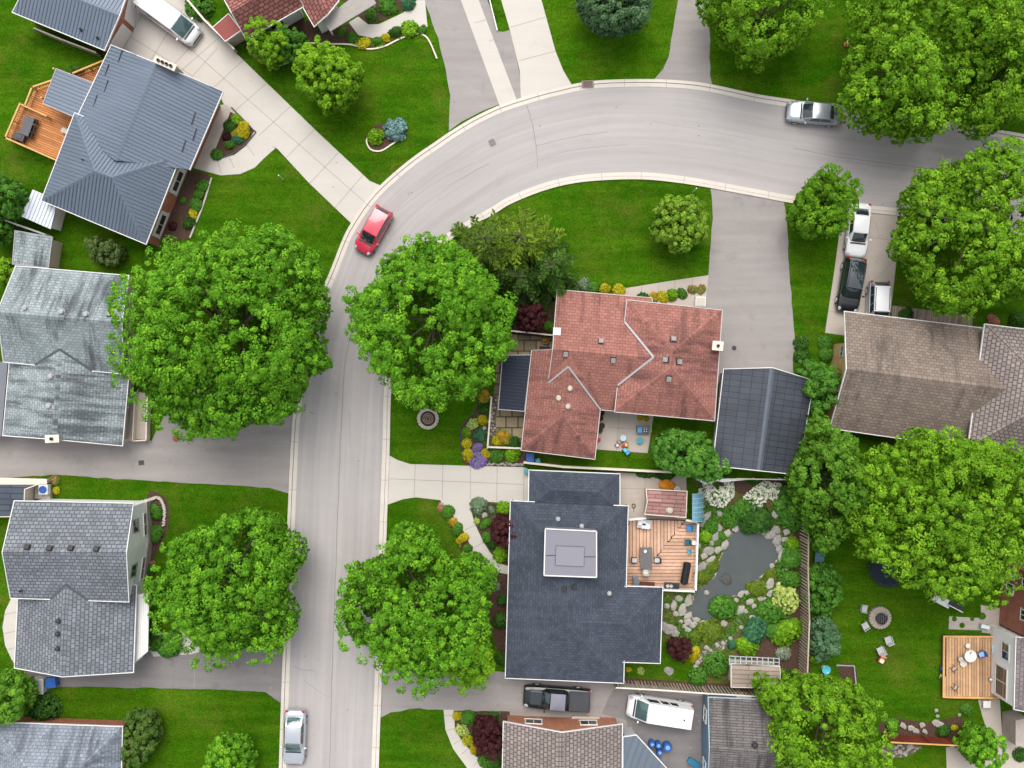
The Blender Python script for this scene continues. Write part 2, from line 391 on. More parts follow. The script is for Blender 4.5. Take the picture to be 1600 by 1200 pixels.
for i in range(259):
    rd.add([(*RB[i], .012), (*RB[i+1], .012), (*RA[i+1], .012), (*RA[i], .012)], [(0, 1, 2, 3)], 0, [[(0, vv[i]), (0, vv[i+1]), (8, vv[i+1]), (8, vv[i])]])
def strip(mb, pts, w, z, m=0):
    a = offset_line(pts, w/2); b = offset_line(pts, -w/2)
    for i in range(len(pts) - 1):
        mb.add([(*b[i], z), (*b[i+1], z), (*a[i+1], z), (*a[i], z)], [(0, 1, 2, 3)], m)
def wob(pts, n=5, amp=0.05, seed=1):
    r = random.Random(seed); L = smooth_line(px_poly(pts), n)
    return [(x + r.uniform(-amp, amp), y + r.uniform(-amp, amp)) for x, y in L]
# centre joint and cracks in the asphalt
for k, (pts, w) in enumerate([([(512,1300),(515,1200),(518,1080),(522,960),(528,800),(534,650),(540,560),(556,500)], 0.07), ([(823,165),(832,195),(838,232)], 0.07), ([(838,232),(840,262)], 0.04),
        ([(838,228),(890,215),(950,206)], 0.04), ([(700,290),(740,268),(765,256)], 0.04), ([(1240,232),(1310,245),(1370,253),(1460,266)], 0.06), ([(840,250),(900,234),(980,226)], 0.03),
        ([(460,1041),(475,1047),(490,1046)], 0.05), ([(475,1063),(495,1078),(515,1090)], 0.03), ([(1020,190),(1110,205),(1180,220)], 0.025), ([(620,330),(680,285),(740,255)], 0.03), ([(545,640),(548,700)], 0.03)]):
    strip(rd, wob(pts, 6, 0.03, k), w, 0.016, 1)
rr = random.Random(4)
for (x, y) in [(963,168),(844,197),(1092,197),(638,303),(643,301),(1092,212),(543,1109),(655,1098),(1379,320),(476,1025),(525,615),(486,645),(490,646),(560,720)]:
    c = W(x, y); q = []
    for i in range(7):
        a = i*2*math.pi/7; q.append((c.x + math.cos(a)*rr.uniform(.05, .11), c.y + math.sin(a)*rr.uniform(.05, .11)))
    tri_poly(rd, q, 0.017, 1)
structure('road', rd, [road_m, crack_m])

def kerb(line, side, name):
    prof = [(0.0, 0.0), (0.0, 0.11), (0.26, 0.11), (0.31, 0.04), (0.64, 0.03), (0.64, 0.0)]
    mb = MB(); rows = [offset_line(line, -side*d) for d, z in prof]
    for k in range(len(prof) - 1):
        for i in range(len(line) - 1):
            q = [(*rows[k][i], prof[k][1]), (*rows[k][i+1], prof[k][1]), (*rows[k+1][i+1], prof[k+1][1]), (*rows[k+1][i], prof[k+1][1])]
            mb.add(q if side < 0 else q[::-1], [(0, 1, 2, 3)], 1 if k == 2 else 0)
    L = 0
    for i in range(1, len(line)):
        L += (Vector(line[i]) - Vector(line[i-1])).length
        if L > 3.4:
            L = 0; t = (Vector(line[i]) - Vector(line[i-1])).normalized()
            for k in (1, 3):
                a = Vector(rows[k][i]); b = Vector(rows[k+1][i]); z0, z1 = prof[k][1] + .003, prof[k+1][1] + .003
                mb.add([(*(a - t*.02), z0), (*(a + t*.02), z0), (*(b + t*.02), z1), (*(b - t*.02), z1)], [(0, 1, 2, 3)], 1)
    structure(name, mb, [kerb_m, joint_m])
kerb(LO, 1, 'kerb'); kerb(LI, -1, 'kerb')

def paving(name, poly, m, z=0.02, joints=(), jw=0.05, cracks=(), jm=None, smooth=0, spots=0):
    mb = MB(); P = px_poly(poly)
    if smooth: P = smooth_line(P, smooth, True)
    if m in (drive_m, drive_dark_m):      # worn, slightly ragged asphalt edge
        Q = []; r0 = random.Random(len(poly)*13 + int(abs(poly[0][0])))
        for i in range(len(P)):
            a, b = Vector(P[i]), Vector(P[(i+1) % len(P)]); k = max(1, int((b - a).length/.7))
            for j in range(k):
                q = a + (b - a)*j/k; Q.append((q.x + r0.uniform(-.05, .05), q.y + r0.uniform(-.05, .05)))
        P = Q
    tri_poly(mb, P, z)
    for a, b in joints:
        a, b = Vector(W(*a)[:2]), Vector(W(*b)[:2]); hits = [0.0, 1.0]; n = len(P)
        for i in range(n):
            p, q = Vector(P[i]), Vector(P[(i+1) % n]); e = q - p; d = b - a; c = d.x*e.y - d.y*e.x
            if abs(c) > 1e-6:
                t = ((p.x-a.x)*e.y - (p.y-a.y)*e.x)/c; u = ((p.x-a.x)*d.y - (p.y-a.y)*d.x)/c
                if 0 < t < 1 and 0 <= u <= 1: hits.append(t)
        hits.sort()
        for t0, t1 in zip(hits, hits[1:]):
            if t1 - t0 > .01 and inside(a + (b-a)*(t0+t1)/2, P): strip(mb, [tuple(a + (b-a)*t0), tuple(a + (b-a)*t1)], jw, z + .004, 1)
    for k, pts in enumerate(cracks): strip(mb, wob(pts, 5, 0.05, k + len(poly)), 0.04, z + .005, 1)
    r = random.Random(int(abs(poly[0][0]*7 + poly[0][1])) + len(poly))
    xs = [p[0] for p in P]; ys = [p[1] for p in P]; k = 0
    while k < spots:
        c = (r.uniform(min(xs), max(xs)), r.uniform(min(ys), max(ys)))
        if inside(c, P):
            q = [(c[0] + math.cos(i*math.pi/3)*r.uniform(.03, .13), c[1] + math.sin(i*math.pi/3)*r.uniform(.03, .1)) for i in range(6)]
            tri_poly(mb, q, z + .006, 1)
        k += 1
    return structure(name, mb, [m, jm or joint_m])

# pale concrete drive of the metal-roofed house, its flags cut by joints
D1 = [(552,352),(600,292),(578,283),(500,210),(378,92),(330,40),(285,-30),(200,-30),(180,60),(170,85),(250,110),(345,152),(352,168),(400,205),(412,222),(420,230),(427,229),(434,233),(482,285)]
j1 = []
for k, t in enumerate([0.06, .2, .34, .48, .62, .76, .9]):
    a = (330 + (600-330)*t, 40 + (292-40)*t); b = (250 + (552-250)*t, 100 + (352-100)*t)
    if t < .3: b = (a[0] - 110 + t*40, a[1] + 95)
    j1.append((a, (a[0]*.0 + b[0], b[1])))
j1 += [((290, 70), (577, 322)), ((215, 10), (300, 80)), ((240, -10), (195, 72)), ((285, 15), (235, 95)), ((310, 60), (262, 112)), ((340, 75), (296, 125)), ((200, 55), (300, 118))]
paving('driveway', D1, conc_m, .02, j1, .05, spots=5)
paving('path', [(398,204),(430,232),(414,246),(398,262),(375,272),(345,274),(322,268),(330,247),(345,246),(366,242),(384,228)], conc_m, .024, [((385, 225), (398, 244)), ((358, 245), (366, 262)), ((340, 250), (346, 272))])
paving('porch_slab', [(352,163),(362,170),(330,250),(322,268),(300,262),(340,165)], conc2_m, .028)
# asphalt drives at the top, with the pale slab strip between
paving('driveway', [(640,-60),(662,0),(685,60),(697,110),(703,150),(701,205),(722,190),(750,176),(781,163),(722,0),(700,-60)], drive_m, .016, spots=14, cracks=[[(690, 60), (700, 90), (705, 130)]])
paving('path', [(698,-60),(720,0),(781,166),(807,155),(748,0),(728,-60)], conc_m, .024, [((720+23*k*1.02-2, 8+27.5*k*1.02), (750+22*k, 0+27*k)) for k in range(1, 6)])
paving('driveway', [(726,-60),(748,0),(806,156),(814,153),(812,110),(797,48),(778,48),(762,0),(745,-60)], drive_m, .016, spots=3)
paving('driveway', [(765,-60),(783,0),(797,48),(812,110),(814,154),(840,146),(893,132),(880,110),(868,80),(846,0),(835,-60)], conc_m, .02, [((797, 43), (852, 27)), ((811, 95), (868, 80))])
paving('driveway', [(1065,-60),(1060,0),(1051,50),(1045,90),(1035,108),(1022,125),(1060,127),(1114,134),(1110,118),(1109,90),(1109,20),(1100,-60)], drive_m, .016, spots=12)
# long asphalt drive beside the red-roofed house
paving('driveway', [(1110,292),(1114,330),(1106,440),(1101,482),(1120,490),(1112,600),(1240,600),(1239,560),(1243,540),(1239,500),(1234,430),(1229,340),(1224,312),(1170,304)], drive_m, .016, spots=40, cracks=[[(1150, 300), (1155, 350), (1152, 420)]])
paving('path', [(1107,430),(1101,485),(1000,480),(960,462),(979,450),(1040,440)], conc2_m, .022, [((1082, 434), (1080, 462)), ((1055, 438), (1053, 462)), ((1030, 442), (1028, 462)), ((1003, 446), (1001, 470)), ((982, 449), (980, 464))])
# concrete drive of the brown-roofed house
paving('driveway', [(1340,327),(1402,337),(1404,372),(1402,395),(1397,440),(1390,500),(1345,505),(1318,524),(1289,520),(1295,480),(1304,420),(1312,360),(1330,340)], conc2_m, .02,
       [((1330, 366), (1403, 377)), ((1298, 467), (1312, 470)), ((1294, 486), (1330, 492))], cracks=[[(1366, 438), (1380, 424), (1402, 402)], [(1368, 345), (1374, 372)]], spots=6)
# left drives
paving('driveway', [(-300,690),(-60,684),(0,678),(190,670),(200,655),(236,690),(262,640),(300,600),(462,615),(455,700),(457,772),(440,768),(420,762),(300,755),(180,748),(80,742),(0,748),(-300,752)], drive_m, .016,
       [((403, 640), (400, 762))], .06, spots=26, cracks=[[(60, 705), (75, 720), (70, 735)], [(215, 690), (225, 712)]])
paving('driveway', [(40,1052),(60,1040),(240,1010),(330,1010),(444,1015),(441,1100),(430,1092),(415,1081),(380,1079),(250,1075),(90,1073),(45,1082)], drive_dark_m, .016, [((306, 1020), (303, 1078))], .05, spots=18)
paving('path', [(225,1000),(240,990),(300,985),(340,1010),(300,1022),(240,1026)], conc_m, .021)
paving('patio', [(34,925),(18,934),(8,955),(4,980),(8,1008),(18,1030),(28,1045),(60,1040),(60,930)], conc_m, .02, [((8, 960), (30, 955)), ((5, 990), (30, 985)), ((12, 1015), (30, 1010))])
# pale drive and curved walk of the blue-roofed house
paving('driveway', [(605,710),(622,719),(641,725),(740,728),(819,730),(830,735),(840,790),(795,786),(740,783),(692,782),(650,777),(630,780),(604,789)], conc_m, .02,
       [((649, 725), (647, 777)), ((692, 726), (691, 781)), ((735, 727), (735, 782)), ((777, 729), (776, 784)), ((819, 730), (818, 785)), ((608, 748), (819, 757))], .05)
paving('path', [(688,781),(736,783),(737,800),(743,820),(755,845),(768,866),(782,880),(797,886),(800,897),(778,894),(760,886),(744,870),(732,846),(716,815)], conc_m, .024, [((726, 828), (746, 819)), ((740, 856), (756, 847)), ((758, 882), (772, 869))], smooth=3)
paving('patio', [(964,738),(1072,744),(1074,800),(1070,812),(976,812),(964,795)], conc2_m, .02, [((968, 763), (1010, 764)), ((1008, 745), (1008, 765))])
paving('driveway', [(596,1048),(640,1045),(720,1045),(790,1050),(900,1052),(975,1060),(1105,1085),(1110,1260),(1050,1260),(985,1165),(968,1135),(796,1135),(796,1112),(694,1110),(655,1107),(640,1107),(610,1114),(595,1121)], drive_m, .016, spots=26)
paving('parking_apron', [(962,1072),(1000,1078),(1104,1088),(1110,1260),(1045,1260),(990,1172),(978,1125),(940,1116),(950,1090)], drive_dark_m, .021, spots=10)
paving('path', [(693,1109),(709,1109),(711,1140),(722,1158),(742,1180),(770,1205),(795,1240),(760,1240),(730,1200),(708,1170),(696,1140)], conc_m, .022, [((694, 1118), (709, 1118)), ((697, 1142), (712, 1138)), ((709, 1163), (724, 1152)), ((722, 1178), (736, 1166)), ((740, 1196), (750, 1186))])
# patio of the red house, side strip, stone slabs
paving('patio', [(936,640),(975,630),(1021,650),(1012,708),(930,702)], conc2_m, .02, [((968, 645), (963, 704)), ((950, 668), (990, 670))])
paving('patio', [(772,520),(868,528),(862,560),(840,700),(808,694),(768,695),(764,660),(775,590)], pave_m, .02)
paving('paved_strip', [(767,620),(777,620),(774,697),(762,697)], gravel_m, .026)
paving('paved_strip', [(1483,963),(1540,966),(1538,985),(1482,983)], m_paving('limestone_slabs', (0.4, 0.36, 0.32)), .02)
paving('paved_strip', [(1532,945),(1562,950),(1560,992),(1534,988)], conc2_m, .024)
for k, (x, y, rx) in enumerate([(1491, 967, 4), (1503, 977, 4.5), (1519, 967, 3.5)]):
    structure('lawn_patch', MB().add([W(x+rx*math.cos(a*.7), y+rx*math.sin(a*.7)) + Vector((0, 0, .03)) for a in range(9)][::-1], [tuple(range(9))]), grass_m)
# paths and beds
def bed(poly, m=mulch_m, z=.014, smooth=3, name='flower_bed'):
    mb = MB(); P = smooth_line(px_poly(poly), smooth, True) if smooth else px_poly(poly)
    tri_poly(mb, P, z); return structure(name, mb, m)
def edging(pts, m=cream_m, w=.12, h=.12, smooth=4):
    L = smooth_line(px_poly(pts), smooth) if smooth else px_poly(pts); mb = MB(); a = offset_line(L, w/2); b = offset_line(L, -w/2)
    for i in range(len(L) - 1):
        z = h
        mb.add([(*b[i], z), (*b[i+1], z), (*a[i+1], z), (*a[i], z), (*b[i], 0), (*b[i+1], 0), (*a[i+1], 0), (*a[i], 0)], [(0, 1, 2, 3), (4, 5, 1, 0), (6, 7, 3, 2)])
    return structure('bed_edging', mb, m)
bed([(362,168),(372,180),(388,195),(400,208),(386,226),(368,240),(340,246),(330,240),(342,205)], smooth=0); edging([(362,168),(400,207),(384,226),(366,240),(345,247)], dark_m, .1, .14, 0)
bed([(296,266),(322,270),(330,280),(318,320),(306,350),(296,372),(255,380),(250,372)], smooth=0); edging([(331,278),(318,320),(306,350),(297,372)], stone_m, .14)
bed([(386,60),(470,30),(505,50),(545,38),(560,60),(575,72),(612,62),(640,52),(665,54),(678,75),(684,92),(668,62),(650,54),(625,62),(600,74),(570,77),(548,70),(510,70),(474,66),(460,90),(430,103),(405,98),(385,80)])
edging([(683,92),(668,60),(650,53),(625,61),(600,73),(575,77),(548,70),(510,69),(475,67)], cream_m); edging([(410,98),(430,104),(455,95),(462,85)], cream_m)
bed([(528,0),(560,-20),(655,-30),(652,0),(625,18),(585,36),(572,34),(560,24),(580,5)])
paving('path', [(545,35),(560,26),(575,38),(592,38),(630,20),(652,0),(664,0),(668,42),(640,45),(605,55),(585,60),(560,55)], conc_m, .02)
bed([(584,198),(605,192),(628,195),(634,205),(622,216),(606,228),(590,236),(577,232),(573,218)]); edging([(577,210),(573,222),(580,234),(595,236),(612,226),(632,212)], cream_m)
bed([(748,612),(768,612),(764,660),(772,695),(820,700),(818,729),(740,727),(722,718),(720,668),(736,650),(746,632)]); edging([(746,612),(746,632),(736,650),(721,667),(720,690),(722,718)], dark_m, .07, .08)
bed([(684,790),(692,786),(702,796),(716,815),(732,846),(744,870),(760,886),(742,885),(728,878),(712,842),(700,815)]); bed([(737,784),(800,783),(800,886),(784,880),(768,866),(755,845),(743,820),(738,800)], smooth=0)
bed([(770,900),(800,898),(795,1010),(775,1010),(765,950)])
bed([(868,455),(980,460),(990,474),(860,470)], smooth=0); bed([(985,455),(1100,445),(1100,490),(990,480)], m=conc2_m, z=.023, smooth=0, name='path')
bed([(709,1112),(800,1112),(800,1240),(790,1230),(770,1200),(742,1175),(722,1150),(711,1138)], smooth=0)
bed([(780,380),(830,390),(870,430),(880,455),(866,470),(860,530),(800,520),(790,470)])
bed([(224,788),(260,780),(262,830),(235,890),(225,990),(290,1005),(285,1022),(228,1020)])
bed([(970,925),(1082,925),(1095,800),(1095,765),(1075,750),(1120,748),(1240,748),(1262,800),(1262,1070),(1100,1090),(1040,1080),(1030,1070),(1030,1035),(1035,925)], soil_m, .012, 0, 'garden_ground')
bed([(1205,985),(1240,960),(1262,960),(1262,1080),(1215,1085),(1150,1020),(1180,1005)], mulch_m, .018); bed([(1240,795),(1255,795),(1256,960),(1254,1070),(1238,1070),(1240,960)], mulch_m, .02, 0); bed([(950,1057),(1098,1066),(1225,1074),(1225,1083),(1098,1076),(950,1066)], mulch_m, .022, 0); bed([(1125,750),(1250,750),(1240,770),(1180,775),(1150,768)], mulch_m, .018)
bed([(980,1035),(1030,1000),(1085,1030),(1100,1060),(1080,1075),(980,1064)], grass_m, .016, 3, 'lawn_patch')
bed([(1095,1020),(1105,1005),(1130,990),(1150,965),(1165,955),(1180,950),(1172,965),(1150,990),(1130,1015),(1105,1030),(1090,1035)], gravel_m, .024, 3, 'garden_path')
bed([(1385,1122),(1450,1128),(1500,1120),(1500,1152),(1382,1150)], mulch_m, .014); bed([(1380,1165),(1440,1165),(1420,1180),(1395,1184),(1380,1182)], gravel_m, .016)
bed([(1310,1040),(1335,1040),(1338,1070),(1320,1075)], mulch_m); edging([(1306,1039),(1334,1040),(1337,1070)], grey_m, .1, .15, 0)
bed([(1478,1168),(1540,1150),(1600,1150),(1600,1230),(1480,1230)], conc2_m, .018, 0, 'patio')

# pond
pond = [(1157,826),(1174,829),(1190,828),(1194,838),(1204,838),(1211,850),(1218,863),(1212,874),(1202,888),(1174,912),(1154,928),(1132,932),(1118,938),(1110,951),(1118,968),(1108,975),(1090,968),(1082,962),(1072,950),(1082,942),(1088,923),(1102,914),(1118,900),(1122,882),(1132,860),(1140,840)]
water_m = NT('pond_water', 0.08, 0, 0.5); _f = water_m.noise(0.5, water_m.pos(), 4, 0.6)
water_m.base(water_m.mix(_f, (0.048, 0.058, 0.064), (0.075, 0.086, 0.076))); water_m.bump(water_m.noise(2.5, water_m.pos(), 3), 0.12, 0.02); water_m = water_m.m
bed([(800 + (x-800) + (x-1145)*.09, y + (y-890)*.09) for x, y in pond], gravel_m, .02, 3, 'pond_bank')
mb = MB(); tri_poly(mb, smooth_line(px_poly(pond), 3, True), .03); structure('water', mb, water_m)

# ------------------------------------------------------------------ houses
def newell(P):
    n = Vector((0, 0, 0))
    for i in range(len(P)):
        a, b = P[i], P[(i+1) % len(P)]
        n += Vector(((a.y-b.y)*(a.z+b.z), (a.z-b.z)*(a.x+b.x), (a.x-b.x)*(a.y+b.y)))
    return n.normalized()
def seg_inter(p, d, q, e):
    c = d.x*e.y - d.y*e.x
    if abs(c) < 0.06: return None
    t = ((q.x-p.x)*e.y - (q.y-p.y)*e.x) / c
    return p + d*t
class Wing:
    def __init__(s, house, V, faces, outline, roofm, wallm, oh=0.42, trim=None, ribs=None, thick=0.15, caps=True, windows=True, base=0.0, ohs=None, walls=True, capm=None, trim_w=0.065, notrim=(), wh=1.15, wz=1.55, roof_name='roof'):
        s.house = house; s.P = {k: W(*p) for k, p in V.items()}; s.planes = []
        mb = MB(); seams = {}
        mats = [roofm] + ([ribs[1]] if ribs else []) + [capm or roofm]; capi = len(mats) - 1
        for f in faces:
            P = [s.P[k] for k in f]; ks = list(f)
            n = newell(P)
            if n.z < 0: P = P[::-1]; ks = ks[::-1]; n = -n
            c = sum(P, Vector()) / len(P); s.planes.append((P, n, c))
            g = Vector((n.x, n.y, 0))
            if g.length < 0.02: e = Vector((1, 0, 0)); v = Vector((0, 1, 0))
            else:
                g.normalize(); e = Vector((-g.y, g.x, 0)); v = n.cross(e).normalized()
                if v.z < 0: v = -v
            uv = [(p.dot(e), p.dot(v)) for p in P]
            mb.add(P, [tuple(range(len(P)))], 0, [uv])
            mb.add([p - Vector((0, 0, thick)) for p in P], [tuple(range(len(P)))[::-1]], 0)
            for i in range(len(ks)): seams.setdefault(frozenset((ks[i], ks[(i+1) % len(ks)])), []).append((n, c))
            if ribs:
                us = [q[0] for q in uv]; u = math.ceil(min(us) / ribs[0]) * ribs[0]
                while u < max(us):
                    for a, b in clip_range(uv, 0, u):
                        if b - a > 0.3:
                            p0 = c + e*(u - c.dot(e)) + v*(a + .03 - c.dot(v)); p1 = c + e*(u - c.dot(e)) + v*(b - .03 - c.dot(v))
                            mb.bar(p0 + n*.015, p1 + n*.015, .06, .05, 1, up=n)
                    u += ribs[0]
        O = [s.P[k] for k in outline]
        if area2(O) < 0: O = O[::-1]; outline = list(outline)[::-1]
        s.O = O; N = len(O)
        for i in range(N):
            a, b = O[i], O[(i+1) % N]; d = Vector((0, 0, thick)); mb.add([a - d, b - d, b, a], [(0, 1, 2, 3)], 0, [[(0, 0), (.1, 0), (.1, .1), (0, .1)]])
        if caps:
            for k, L in seams.items():
                if len(L) == 2 and len(k) == 2:
                    a, b = (s.P[q] for q in k); (n1, c1), (n2, c2) = L; d = (b - a).normalized()
                    if (c2 - a).dot(n1) > -0.02: continue
                    w = .22; up = (n1 + n2).normalized() * .035
                    o1 = n1.cross(d); o1 = o1 if (c1 - a).dot(o1) > 0 else -o1; o2 = n2.cross(d); o2 = o2 if (c2 - a).dot(o2) > 0 else -o2
                    u0, u1 = a.dot(d), b.dot(d)
                    for o_, flip in ((o1, 1), (o2, -1)):
                        nn = n1 if flip == 1 else n2
                        q = [a + up, b + up, b + o_*w + nn*.012, a + o_*w + nn*.012]; u = [(u0, 0), (u1, 0), (u1, w), (u0, w)]
                        if newell(q).z < 0: q = q[::-1]; u = u[::-1]
                        mb.add(q, [(0, 1, 2, 3)], capi, [u])
        s.roof = mb.build(roof_name, mats, house)
        if trim:
            Q = s.inset([-trim_w]*N); t = MB()
            for i in range(N):
                if frozenset((outline[i], outline[(i+1) % N])) in notrim: continue
                j = (i+1) % N; a, b, c2, d2 = O[i], O[j], Vector((*Q[j], O[j].z)), Vector((*Q[i], O[i].z)); u = Vector((0, 0, .025)); dn = Vector((0, 0, -.17))
                t.add([a+u, b+u, c2+u, d2+u, c2+dn, d2+dn, a+dn, b+dn], [(3, 2, 1, 0), (2, 3, 5, 4), (4, 5, 6, 7)])
            s.gutter = t.build('gutter', trim, house)
        s.segs = []
        if walls:
            Q = s.inset([(ohs or {}).get(frozenset((outline[i], outline[(i+1) % N])), oh) for i in range(N)]); w = MB(); T = [s.z(q) - thick - .01 for q in Q]; acc = 0
            for i in range(N):
                j = (i+1) % N; a, b = Q[i], Q[j]; L = (Vector(b) - Vector(a)).length
                w.add([(*a, base), (*b, base), (*b, T[j]), (*a, T[i])], [(0, 1, 2, 3)], 0, [[(acc, 0), (acc+L, 0), (acc+L, T[j]), (acc, T[i])]]); acc += L
                s.segs.append((Vector((*a, 0)), Vector((*b, 0)), min(T[i], T[j])))
            s.wall = w.build('wall', wallm, house)
            if windows:
                for k in range(N):
                    a, b, top = s.segs[k]; L = (b - a).length; nrm = Vector(((b-a).y, -(b-a).x, 0)).normalized(); mid = (a + b)/2
                    if L > 3.4 and nrm.dot(-mid.normalized()) > 0.25:
                        for q in range(int(L // 3.4)):
                            t = (q + .5) / int(L // 3.4)
                            s.window(k, t, wz, 1.25, wh)
    def inset(s, ds):
        O = s.O; N = len(O); out = []
        for i in range(N):
            p0, p, p1 = (Vector(O[(i+k) % N][:2]) for k in (-1, 0, 1)); d0 = (p - p0).normalized(); d1 = (p1 - p).normalized()
            n0 = Vector((-d0.y, d0.x)); n1 = Vector((-d1.y, d1.x)); a = p + n0*ds[(i-1) % N]; b = p + n1*ds[i]
            q = seg_inter(a, d0, b, d1); q = (a + b)/2 if q is None else q
            out.append((q.x, q.y))
        return out
    def z(s, q):
        best = None
        for P, n, c in s.planes:
            zz = c.z - (n.x*(q[0]-c.x) + n.y*(q[1]-c.y)) / n.z
            if inside(q, P): return zz
            d = (Vector(q) - Vector(c[:2])).length
            if best is None or d < best[0]: best = (d, zz)
        return best[1]
    def at(s, px, py):
        z = 3.0
        for _ in range(5): z = s.z(W(px, py, z)[:2])
        p = W(px, py, z)
        for P, n, c in s.planes:
            if inside(p, P): return p, n
        return p, Vector((0, 0, 1))
    def window(s, k, t, zc, w, h, frame=None, split=True, name='window', pane=None, fw=.09):
        a, b, top = s.segs[k]; d = (b - a).normalized(); n = Vector((d.y, -d.x, 0)); c = a + (b - a)*t + Vector((0, 0, zc))
        M = Matrix((d, n, Vector((0, 0, 1)))).transposed(); fr = MB()
        for dx, dz, sx, sz in ((0, h/2, w, fw), (0, -h/2, w + .1, fw), (-w/2 + fw/2, 0, fw, h - fw), (w/2 - fw/2, 0, fw, h - fw)):
            fr.box(c + d*dx + Vector((0, 0, dz)) + n*.03, (sx, .1, sz), M=M)
        if split: fr.box(c + n*.03, (.05, .09, h - fw), M=M)
        f = fr.build(name, frame or white_m, s.house)
        g = MB().box(c + n*.02, (w - 2*fw, .04, h - fw), M=M).build('pane', pane or glass_m, f); return f
    def vent(s, px, py, size=.42, kind='box', m=None):
        p, n = s.at(px, py); v = MB()
        if kind == 'box':
            M = Vector((0, 0, 1)).rotation_difference(n).to_matrix() @ Matrix.Rotation(R(-5), 3, 'Z')
            v.box(p + n*.03, (size*1.25, size*1.25, .05), M=M, m=1); v.box(p + n*.13, (size*.85, size*.85, .16), M=M)
            v.box(p + n*.225, (size, size, .03), M=M)
        elif kind == 'round':
            v.lathe(p, [(size*.62, -.1), (size*.62, .06), (size*.5, .09), (size*.32, .1), (size*.32, .2), (size*.5, .22), (size*.46, .3), (0.02, .34)], 14)
        else:
            v.lathe(p, [(size*.5, -.1), (size*.45, .05), (size*.16, .1), (size*.16, .45), (size*.12, .45), (size*.12, .3)], 12)
        return v.build('roof_vent', [m or greystone_m, dark_m], s.roof)
    def chimney(s, px, py, sx, sy, h, rz=0, m=None, cap=None, pots=1, down=1.2):
        p, n = s.at(px, py); c = MB().box(p + Vector((0, 0, h/2 - down/2)), (sx, sy, h + down), rz); o = c.build('chimney', m or brick_m, s.roof)
        k = MB().box(p + Vector((0, 0, h + .05)), (sx + .14, sy + .14, .1), rz)
        d = Vector((math.cos(rz), math.sin(rz), 0))
        for i in range(pots):
            t = (i + .5)/pots - .5; k.lathe(p + d*(t*sx*.85) + Vector((0, 0, h + .1)), [(.13, 0), (.13, .22), (.09, .22), (.09, .05)], 12, 1)
        k.build('chimney_cap', [cap or cream_m, dark_m], o); return o

def valley(up, lo, rk, ek, m):
    """flashing where the lower wing's roof runs into the upper wing's slope"""
    a, b = lo.P[rk[0]], lo.P[rk[1]]; top = None
    for i in range(201):
        p = a.lerp(b, i/200)
        if up.z(p[:2]) <= p.z: top = p; break
    e0, e1 = up.P[ek[0]], up.P[ek[1]]; hit = []; prev = None
    for i in range(401):
        p = e0.lerp(e1, i/400); s = lo.z(p[:2]) - p.z
        if prev is not None and s*prev < 0: hit.append(p)
        prev = s
    f = MB()
    for q in hit: f.bar(q + Vector((0, 0, .03)), top + Vector((0, 0, .03)), .2, .05)
    f.build('valley_flashing', m, up.house)
brick_m = m_brick('red_brick', (0.34, 0.095, 0.05)); brick2_m = m_brick('brown_brick', (0.22, 0.1, 0.07))
tan_brick_m = m_brick('buff_brick', (0.42, 0.27, 0.1), (0.4, 0.33, 0.22)); siding_m = m_siding('white_siding', (0.86, 0.86, 0.86)); beige_siding_m = m_siding('beige_siding', (0.5, 0.42, 0.34))
blue_siding_m = m_siding('blue_siding', (0.13, 0.2, 0.26)); grey_siding_m = m_siding('grey_siding', (0.4, 0.41, 0.42))
metal_m = m_metal_sheet('grey_metal_roof', (0.135, 0.165, 0.212)); seam_m = m_plain('metal_seam', (0.1, 0.122, 0.158), 0.5, 0.2)
metal2_m = m_metal_sheet('slate_metal_roof', (0.13, 0.155, 0.185))
sh_weather = m_shingle('weathered_green_shingle', (0.265, 0.305, 0.315), row=.26, wid=.4, streak=(0.03, 0.033, 0.042), streak_amt=.85, spread=(0.45, 0.56), line=.62)
sh_grey = m_shingle('grey_shingle', (0.17, 0.183, 0.205), row=.32, wid=.42, mortar=.04, line=.42, var=.2)
sh_hip = m_shingle('streaked_grey_shingle', (0.235, 0.265, 0.31), row=.28, wid=.4, streak=(0.055, 0.06, 0.08), streak_amt=.85, spread=(0.47, 0.58), line=.6)
sh_red = m_shingle('red_shingle', (0.30, 0.13, 0.105), row=.28, wid=.45, mortar=.03, streak=(0.065, 0.03, 0.03), streak_amt=.8, spread=(0.5, 0.62), line=.62, var=.13, speck=.16)
sh_tile = m_shingle('brown_red_shingle', (0.25, 0.10, 0.085), row=.34, wid=.5, mortar=.05, line=.35, var=.25)
sh_blue = m_shingle('slate_blue_shingle', (0.049, 0.058, 0.077), row=.24, wid=.4, mortar=.03, line=.7, var=.2, speck=.3, streak=(0.08, 0.098, 0.13), streak_amt=.5, spread=(0.5, 0.7))
sh_taupe = m_shingle('taupe_shingle', (0.215, 0.17, 0.14), row=.28, wid=.45, streak=(0.06, 0.05, 0.045), streak_amt=.8, spread=(0.5, 0.62), line=.6, speck=.18)
sh_taupe2 = m_shingle('taupe_grid_shingle', (0.24, 0.2, 0.185), row=.34, wid=.4, mortar=.05, line=.4)
sh_dark = m_shingle('dark_grey_shingle', (0.15, 0.134, 0.132), row=.22, wid=1.1, mortar=.035, line=.45, streak=(0.035, 0.033, 0.036), streak_amt=.9, spread=(0.47, 0.58))
sh_slate = m_shingle('blue_slate_sheet', (0.07, 0.085, 0.11), row=.5, wid=2.4, mortar=.05, line=.5)
solar_m = m_shingle('solar_panel', (0.054, 0.06, 0.073), row=.9, wid=.5, mortar=.03, line=.5, var=.07, off=0.0); solar_m.node_tree.nodes['Principled BSDF'].inputs['Roughness'].default_value = .22
sh_white = m_metal_sheet('white_sheet', (0.62, 0.66, 0.72))
